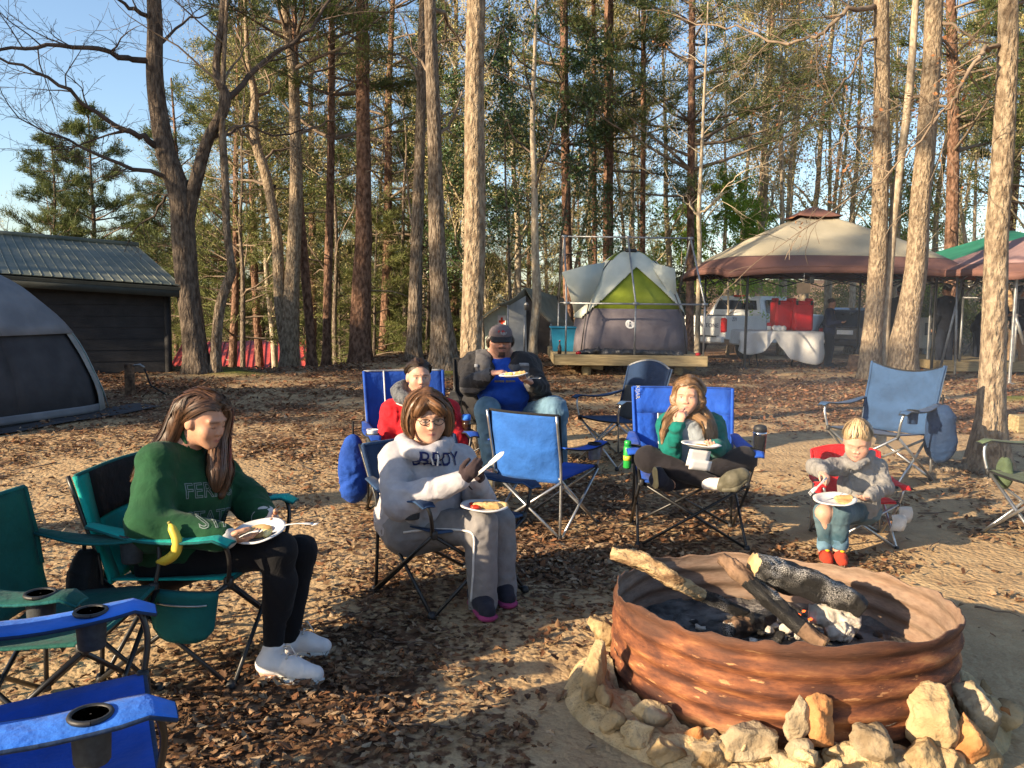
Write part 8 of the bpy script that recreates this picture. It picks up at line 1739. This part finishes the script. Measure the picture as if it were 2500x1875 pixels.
def suv():
    b = U(2060, 868, 27.5); g0 = gz(b[0], b[1]); t = thing('dark_car', 'dark blue car parked behind the boy by the gazebo', 'car', (b[0], b[1], g0), R(52)); low = [(0, .5), (.02, .98), (4.5, .95), (4.62, .6), (4.3, .32)] + [(x, z - .08) for x, z in arch(3.75, .36)][::-1] + [(3.3, .28), (1.3, .28)] + [(x, z - .08) for x, z in arch(.85, .36)][::-1] + [(.35, .35)]
    V, F = extrude_profile(low, -.88, .88); bevel(mk('body', V, F, 'paint_navy', t, False, world=False), .08, 3); cab = [(.05, .95), (.35, 1.50), (.7, 1.58), (2.3, 1.56), (3.3, .97)]; n = len(cab); V = []
    for s in (-1, 1): V += [(x, s * (.86 if z < 1.2 else .66), z) for x, z in cab]
    F = [tuple(range(n)), tuple(range(2 * n - 1, n - 1, -1))] + [(i, i + n, (i + 1) % n + n, (i + 1) % n) for i in range(n)]; bevel(mk('cabin', V, F, 'paint_navy', t, False, world=False), .06, 3)
    mk('rear_window', [(.085, -.66, 1.04), (.085, .66, 1.04), (.30, .55, 1.43), (.30, -.55, 1.43)], [(0, 1, 2, 3)], 'glass_dark', t, False, world=False)
    for s in (-1, 1):
        f = lambda x, z: (x, s * (.875 - (z - .95) * .36 + .006), z); mk('side_window', [f(.45, 1.03), f(1.6, 1.03), f(1.6, 1.46), f(.62, 1.46)], [(0, 1, 2, 3)], 'glass_dark', t, False, world=False); mk('side_window', [f(1.68, 1.03), f(2.95, 1.03), f(2.35, 1.46), f(1.68, 1.46)], [(0, 1, 2, 3)], 'glass_dark', t, False, world=False)
        m = MB(); m.box((-.01, s * .68, .82), (.06, .30, .16), bev=.03); m.out('tail_light', 'tail_red', t, False, world=False)
        for x in (.85, 3.75): wheel(t, x, s * .78, .33, .33, s)
    m = MB(); m.box((-.04, 0, .48), (.12, 1.7, .22), bev=.05); o = m.out('bumper', 'paint_navy', t, False, world=False); m = MB(); m.box((-.005, 0, .80), (.03, .5, .14)); m.out('number_plate', 'paper_white', o, False, world=False)
suv()
# ------------------------------------------------------------------ plates, cutlery and small things
mat('paper_plate', (.62, .61, .60), .55, .03, 12); mat('plastic_white', (.66, .65, .64), .25, .03, 9); mat('pancake', (.40, .22, .075), .75, c2=(.58, .40, .18), scale=22, bump=.3); mat('egg', (.68, .50, .13), .6, c2=(.75, .62, .30), scale=30, bump=.6, bscale=50, dist=.006); mat('ketchup', (.45, .035, .015), .3); mat('banana', (.52, .36, .02), .5, c2=(.66, .50, .06), scale=7); mat('banana_tip', (.16, .14, .03), .7); mat('sausage', (.20, .085, .04), .5)
mat('can_green', (.02, .28, .05), .3); mat('can_yellow', (.55, .50, .05), .3); mat('steel_dark', (.02, .02, .022), .22, metal=.4)
def plate(label, c, nrm, r, food, seed=0):
    nrm = unit(np.asarray(nrm, float)); a = unit(np.cross(nrm, (0.2, 1, .1))); b = np.cross(nrm, a); Rm = np.stack([a, b, nrm], 1); t = thing('paper_plate', label, 'plate', c)
    prof = [(.0005, -.002), (r * .66, -.002), (r * .74, .008), (r * .94, .017), (r, .015), (r, .017), (r * .93, .0205), (r * .74, .012), (r * .66, .002), (.0005, .002)]; m = MB(); m.lathe(prof, 40, (0, 0, 0)); V = m.V[0]; an = np.arctan2(V[:, 1], V[:, 0]); rad = np.hypot(V[:, 0], V[:, 1]); V[:, 2] += .0018 * np.sin(an * 36) * (rad > r * .72); m.V[0] = V @ Rm.T + np.asarray(c); m.F = m.F[:-2]; m.m = m.m[:-2]; m.out('dish', 'paper_plate', t)
    W = lambda x, y, z: np.asarray(c) + Rm @ np.array((x, y, z))
    for i, (k, x, y, s) in enumerate(food):
        fl = Flesh()
        if k == 'pancake': fl.ell(W(x, y, .008), np.array((s, s * .85, .008)), Rm.T, .01); nm, mm = 'pancake', 'pancake'
        elif k == 'roll': fl.cap(W(x - s, y, .018), W(x + s, y + s * .3, .018), .017, .015, .01); nm, mm = 'rolled_pancake', 'pancake'
        elif k == 'egg':
            rs = np.random.RandomState(seed + i); 
            for q in range(9): fl.ell(W(x + rs.normal(0, s * .45), y + rs.normal(0, s * .45), .012 + rs.rand() * .012), np.array((.014, .012, .010)), Rm.T, .006)
            nm, mm = 'scrambled_egg', 'egg'
        elif k == 'sauce': fl.ell(W(x, y, .012), np.array((s, s * .8, .010)), Rm.T, .01); nm, mm = 'tomato_sauce', 'ketchup'
        elif k == 'cream': fl.ell(W(x, y, .016), np.array((s, s * .7, .012)), Rm.T, .01); nm, mm = 'cream', 'plastic_white'
        else: fl.cap(W(x - s, y, .012), W(x + s, y, .012), .010, .010, .01); nm, mm = 'sausage', 'sausage'
        cloth_obj(nm, fl, .005, mm, t, .003, (60, 60, 60), seed, fold2=.001)
    return t
def cutlery(label, p, d, up, L=.16, kind='fork'):
    d = unit(np.asarray(d, float)); s = unit(np.cross(d, up)); n = np.cross(s, d); t = thing('plastic_' + kind, label, kind, p); P = []
    ws = [(0, .006), (.2, .007), (.45, .0045), (.6, .0045), (.68, .011), (.8, .013), (.9, .012)] if kind != 'knife' else [(0, .006), (.3, .007), (.5, .006), (.55, .010), (.8, .011), (.93, .009), (1, .002)]
    g = np.array([[np.asarray(p) + d * L * a + s * w * q + n * (.006 * math.sin(a * PI) + .002 * q * q) for q in (-1, -.4, .4, 1)] for a, w in ws]); MB().sheet(g, .0025).out('handle', 'plastic_white', t)
    if kind == 'fork':
        for q in (-.8, -.27, .27, .8): MB().tube([np.asarray(p) + d * L * .88 + s * .012 * q, np.asarray(p) + d * L * 1.05 + s * .012 * q + n * .004], [.0022, .0012], 5).out('tine', 'plastic_white', t)
    if kind == 'spoon':
        fl = Flesh(); fl.ell(np.asarray(p) + d * L * .95, np.array((.014, .022, .005)), np.array([s, d, n]), .004); cloth_obj('bowl', fl, .004, 'plastic_white', t, 0, fold2=0)
    return t
plate('white plate of pancake held by the girl in the green sweatshirt', U(633, 1304, 3.36), (-.12, -.22, .96), .108, [('pancake', .01, -.02, .055), ('roll', .02, .03, .045), ('egg', -.045, .02, .02)], 1)
cutlery('white plastic fork sticking out beside the green-shirted girl plate', U(688, 1284, 3.38), U(738, 1282, 3.38) - U(688, 1284, 3.38), (0, 0, 1), .14, 'fork')
cutlery('second white fork pinched in the near hand of the green-shirted girl', U(585, 1312, 3.24), (.9, .1, .25), (0, 0, 1), .09, 'fork')
plate('plate of rolled pancakes on the lap of the woman in grey', U(1182, 1242, 4.04), (.04, -.02, 1), .115, [('roll', -.045, -.03, .05), ('roll', -.01, .0, .05), ('sauce', .035, .03, .028), ('cream', .035, .0, .022), ('sauce', .06, -.01, .02)], 2)
cutlery('white plastic knife held upright by the woman in grey', U(1160, 1163, 3.94), U(1220, 1112, 3.90) - U(1160, 1163, 3.94), (0, -1, .2), .19, 'knife')
plate('plate of scrambled egg held by the bearded man', U(1254, 918, 6.98), (-.10, -.04, .99), .12, [('egg', .04, .0, .03), ('egg', .02, .02, .025), ('pancake', -.04, .0, .04), ('roll', -.05, -.03, .03)], 3)
cutlery('white fork under the bearded man plate', U(1278, 928, 7.0), (.95, -.1, .12), (0, 0, 1), .14, 'fork')
plate('white foam plate tilted in the hand of the cross-legged girl', U(1712, 1090, 5.08), (.06, .02, 1), .120, [('pancake', 0, .02, .04)], 4)
def napkin():
    P = np.array([[U(1684 + 52 * a - 10 * b, 1096 + 6 * a + 40 * b, 4.99 + .03 * a) for b in np.linspace(0, 1, 6)] for a in np.linspace(0, 1, 6)]); t = thing('paper_napkin', 'folded cream napkin under the cross-legged girl plate', 'napkin', P[3, 3]); MB().sheet(P, .003).out('fold', 'plastic_white', t); P2 = P + np.array((.015, -.006, -.02)); MB().sheet(P2[:, 2:], .003).out('fold', 'plastic_white', t)
napkin()
plate('plate with a folded pancake on the toddler knees', U(2038, 1224, 4.92), (-.06, -.10, .99), .122, [('pancake', -.055, .02, .055), ('roll', -.05, -.02, .04)], 5)
cutlery('white plastic fork in the raised hand of the toddler', U(2018, 1166, 4.92), U(1986, 1196, 4.88) - U(2018, 1166, 4.92), (0, -1, 0), .15, 'fork')
def banana():
    P = spline([U(412, 1274, 3.20), U(420, 1290, 3.19), U(432, 1320, 3.18), U(428, 1350, 3.18), U(405, 1368, 3.19), U(382, 1372, 3.20)], 5); t = thing('banana', 'ripe yellow banana lying through the armrest of the teal chair', 'banana', P[10]); k = len(P); r = np.interp(np.linspace(0, 1, k), [0, .08, .2, .5, .85, .96, 1], [.006, .007, .017, .021, .018, .009, .005]); MB().tube(P, r, 7).out('peel', 'banana', t); MB().tube(P[:3], [.0075, .008, .008], 6).out('stalk', 'banana_tip', t); MB().tube(P[-2:], [.008, .006], 6).out('tip', 'banana_tip', t)
banana()
def tumbler():
    c = L2W(c_girl, (-.385, .16, .60)); c = U(1855, 1075, 5.42); t = thing('travel_mug', 'black steel travel mug in the armrest of the royal blue chair', 'mug', c)
    MB().lathe([(.030, -.11), (.033, -.105), (.040, 0), (.042, .03), (.042, .05)], 22, c).out('body', 'steel_dark', t); MB().lathe([(.0425, .035), (.0425, .055)], 22, c).out('steel_band', 'chrome', t); MB().lathe([(.042, .055), (.043, .08), (.036, .095), (.02, .10)], 22, c).out('lid', 'plastic_black', t)
    c = U(1532, 1110, 5.38); t = thing('spray_can', 'green and yellow insect spray can in the other blue armrest', 'can', c); MB().lathe([(.024, -.085), (.026, -.08), (.026, .045), (.022, .055)], 18, c).out('can', 'can_green', t); MB().lathe([(.0265, -.035), (.0265, -.005)], 18, c).out('label_band', 'can_yellow', t); MB().lathe([(.022, .055), (.022, .085), (.015, .092)], 16, c).out('cap', 'can_green', t)
    c = L2W(c_red, (-.334, .137, .66)); t = thing('drink_bottle', 'blue capped bottle in the armrest beside the woman in red', 'bottle', c); MB().lathe([(.032, -.12), (.034, .02), (.03, .05)], 16, c).out('bottle', 'bottle_dark', t); MB().lathe([(.030, .05), (.030, .085), (.02, .09)], 16, c).out('cap', 'fab_royal_light', t)
    c = L2W(c_red, (.334, .137, .665)); t = thing('foam_cup', 'white foam cup in the armrest holder beside the blue carry bag', 'cup', c); MB().lathe([(.030, -.09), (.040, .0), (.042, .004), (.036, 0), (.028, -.08)], 18, c).out('cup', 'plastic_white', t)
tumbler()
def chair_logo():
    P = [U(1566 + .4 * i, 945 + 4.2 * i, 5.62) for i in range(6)]; t = c_girl
    cu = bpy.data.curves.new('t', 'FONT'); cu.body = 'KIJARO'; cu.size = .040; cu.extrude = .001; ob = bpy.data.objects.new('t', cu); COL.objects.link(ob); me = bpy.data.meshes.new_from_object(ob.evaluated_get(bpy.context.evaluated_depsgraph_get())); bpy.data.objects.remove(ob); me.materials.clear(); me.materials.append(M('fab_white'))
    o = bpy.data.objects.new('lettering', me); COL.objects.link(o); o.parent = t; o.location = (.325, -.405, .965); o.rotation_euler = (R(72), R(90), PI)
chair_logo()
# ------------------------------------------------------------------ thin wood smoke drifting from the fire
def smoke():
    m = bpy.data.materials.new('smoke'); m.use_nodes = True; nt = m.node_tree; N = nt.nodes; L = nt.links; N.remove(N['Principled BSDF'])
    v = N.new('ShaderNodeVolumePrincipled'); v.inputs['Color'].default_value = (.80, .86, .95, 1); v.inputs['Anisotropy'].default_value = .35; L.new(v.outputs[0], N['Material Output'].inputs['Volume'])
    tc = N.new('ShaderNodeTexCoord'); nz = N.new('ShaderNodeTexNoise'); nz.inputs['Scale'].default_value = 1.7; nz.inputs['Detail'].default_value = 3; nz.inputs['Distortion'].default_value = .8; mp = N.new('ShaderNodeMapping'); mp.inputs['Scale'].default_value = (.8, .8, .6); L.new(tc.outputs['Object'], mp.inputs[0]); L.new(mp.outputs[0], nz.inputs['Vector'])
    ln = N.new('ShaderNodeVectorMath'); ln.operation = 'LENGTH'; sc = N.new('ShaderNodeVectorMath'); sc.operation = 'MULTIPLY'; sc.inputs[1].default_value = (1 / 1.75, 1 / 1.9, 1 / 1.0); L.new(tc.outputs['Object'], sc.inputs[0]); L.new(sc.outputs[0], ln.inputs[0])
    f = N.new('ShaderNodeMapRange'); f.inputs[1].default_value = .25; f.inputs[2].default_value = 1.0; f.inputs[3].default_value = 1; f.inputs[4].default_value = 0; L.new(ln.outputs['Value'], f.inputs[0])
    g = N.new('ShaderNodeMapRange'); g.inputs[1].default_value = .40; g.inputs[2].default_value = .68; g.inputs[3].default_value = .12; g.inputs[4].default_value = 1; L.new(nz.outputs[0], g.inputs[0])
    a = N.new('ShaderNodeMath'); a.operation = 'MULTIPLY'; L.new(f.outputs[0], a.inputs[0]); L.new(g.outputs[0], a.inputs[1]); b = N.new('ShaderNodeMath'); b.operation = 'MULTIPLY'; b.inputs[1].default_value = .10; L.new(a.outputs[0], b.inputs[0]); L.new(b.outputs[0], v.inputs['Density'])
    bm = bmesh.new(); bmesh.ops.create_icosphere(bm, subdivisions=3, radius=1.0); bmesh.ops.scale(bm, vec=(1.75, 1.9, 1.0), verts=bm.verts[:]); me = bpy.data.meshes.new('smoke'); bm.to_mesh(me); bm.free(); me.materials.append(m)
    o = bpy.data.objects.new('smoke', me); COL.objects.link(o); o.location = (2.15, 4.9, 1.12); prop(o, 'thin bluish wood smoke drifting from the fire past the toddler', 'smoke', None, 'stuff')
smoke()
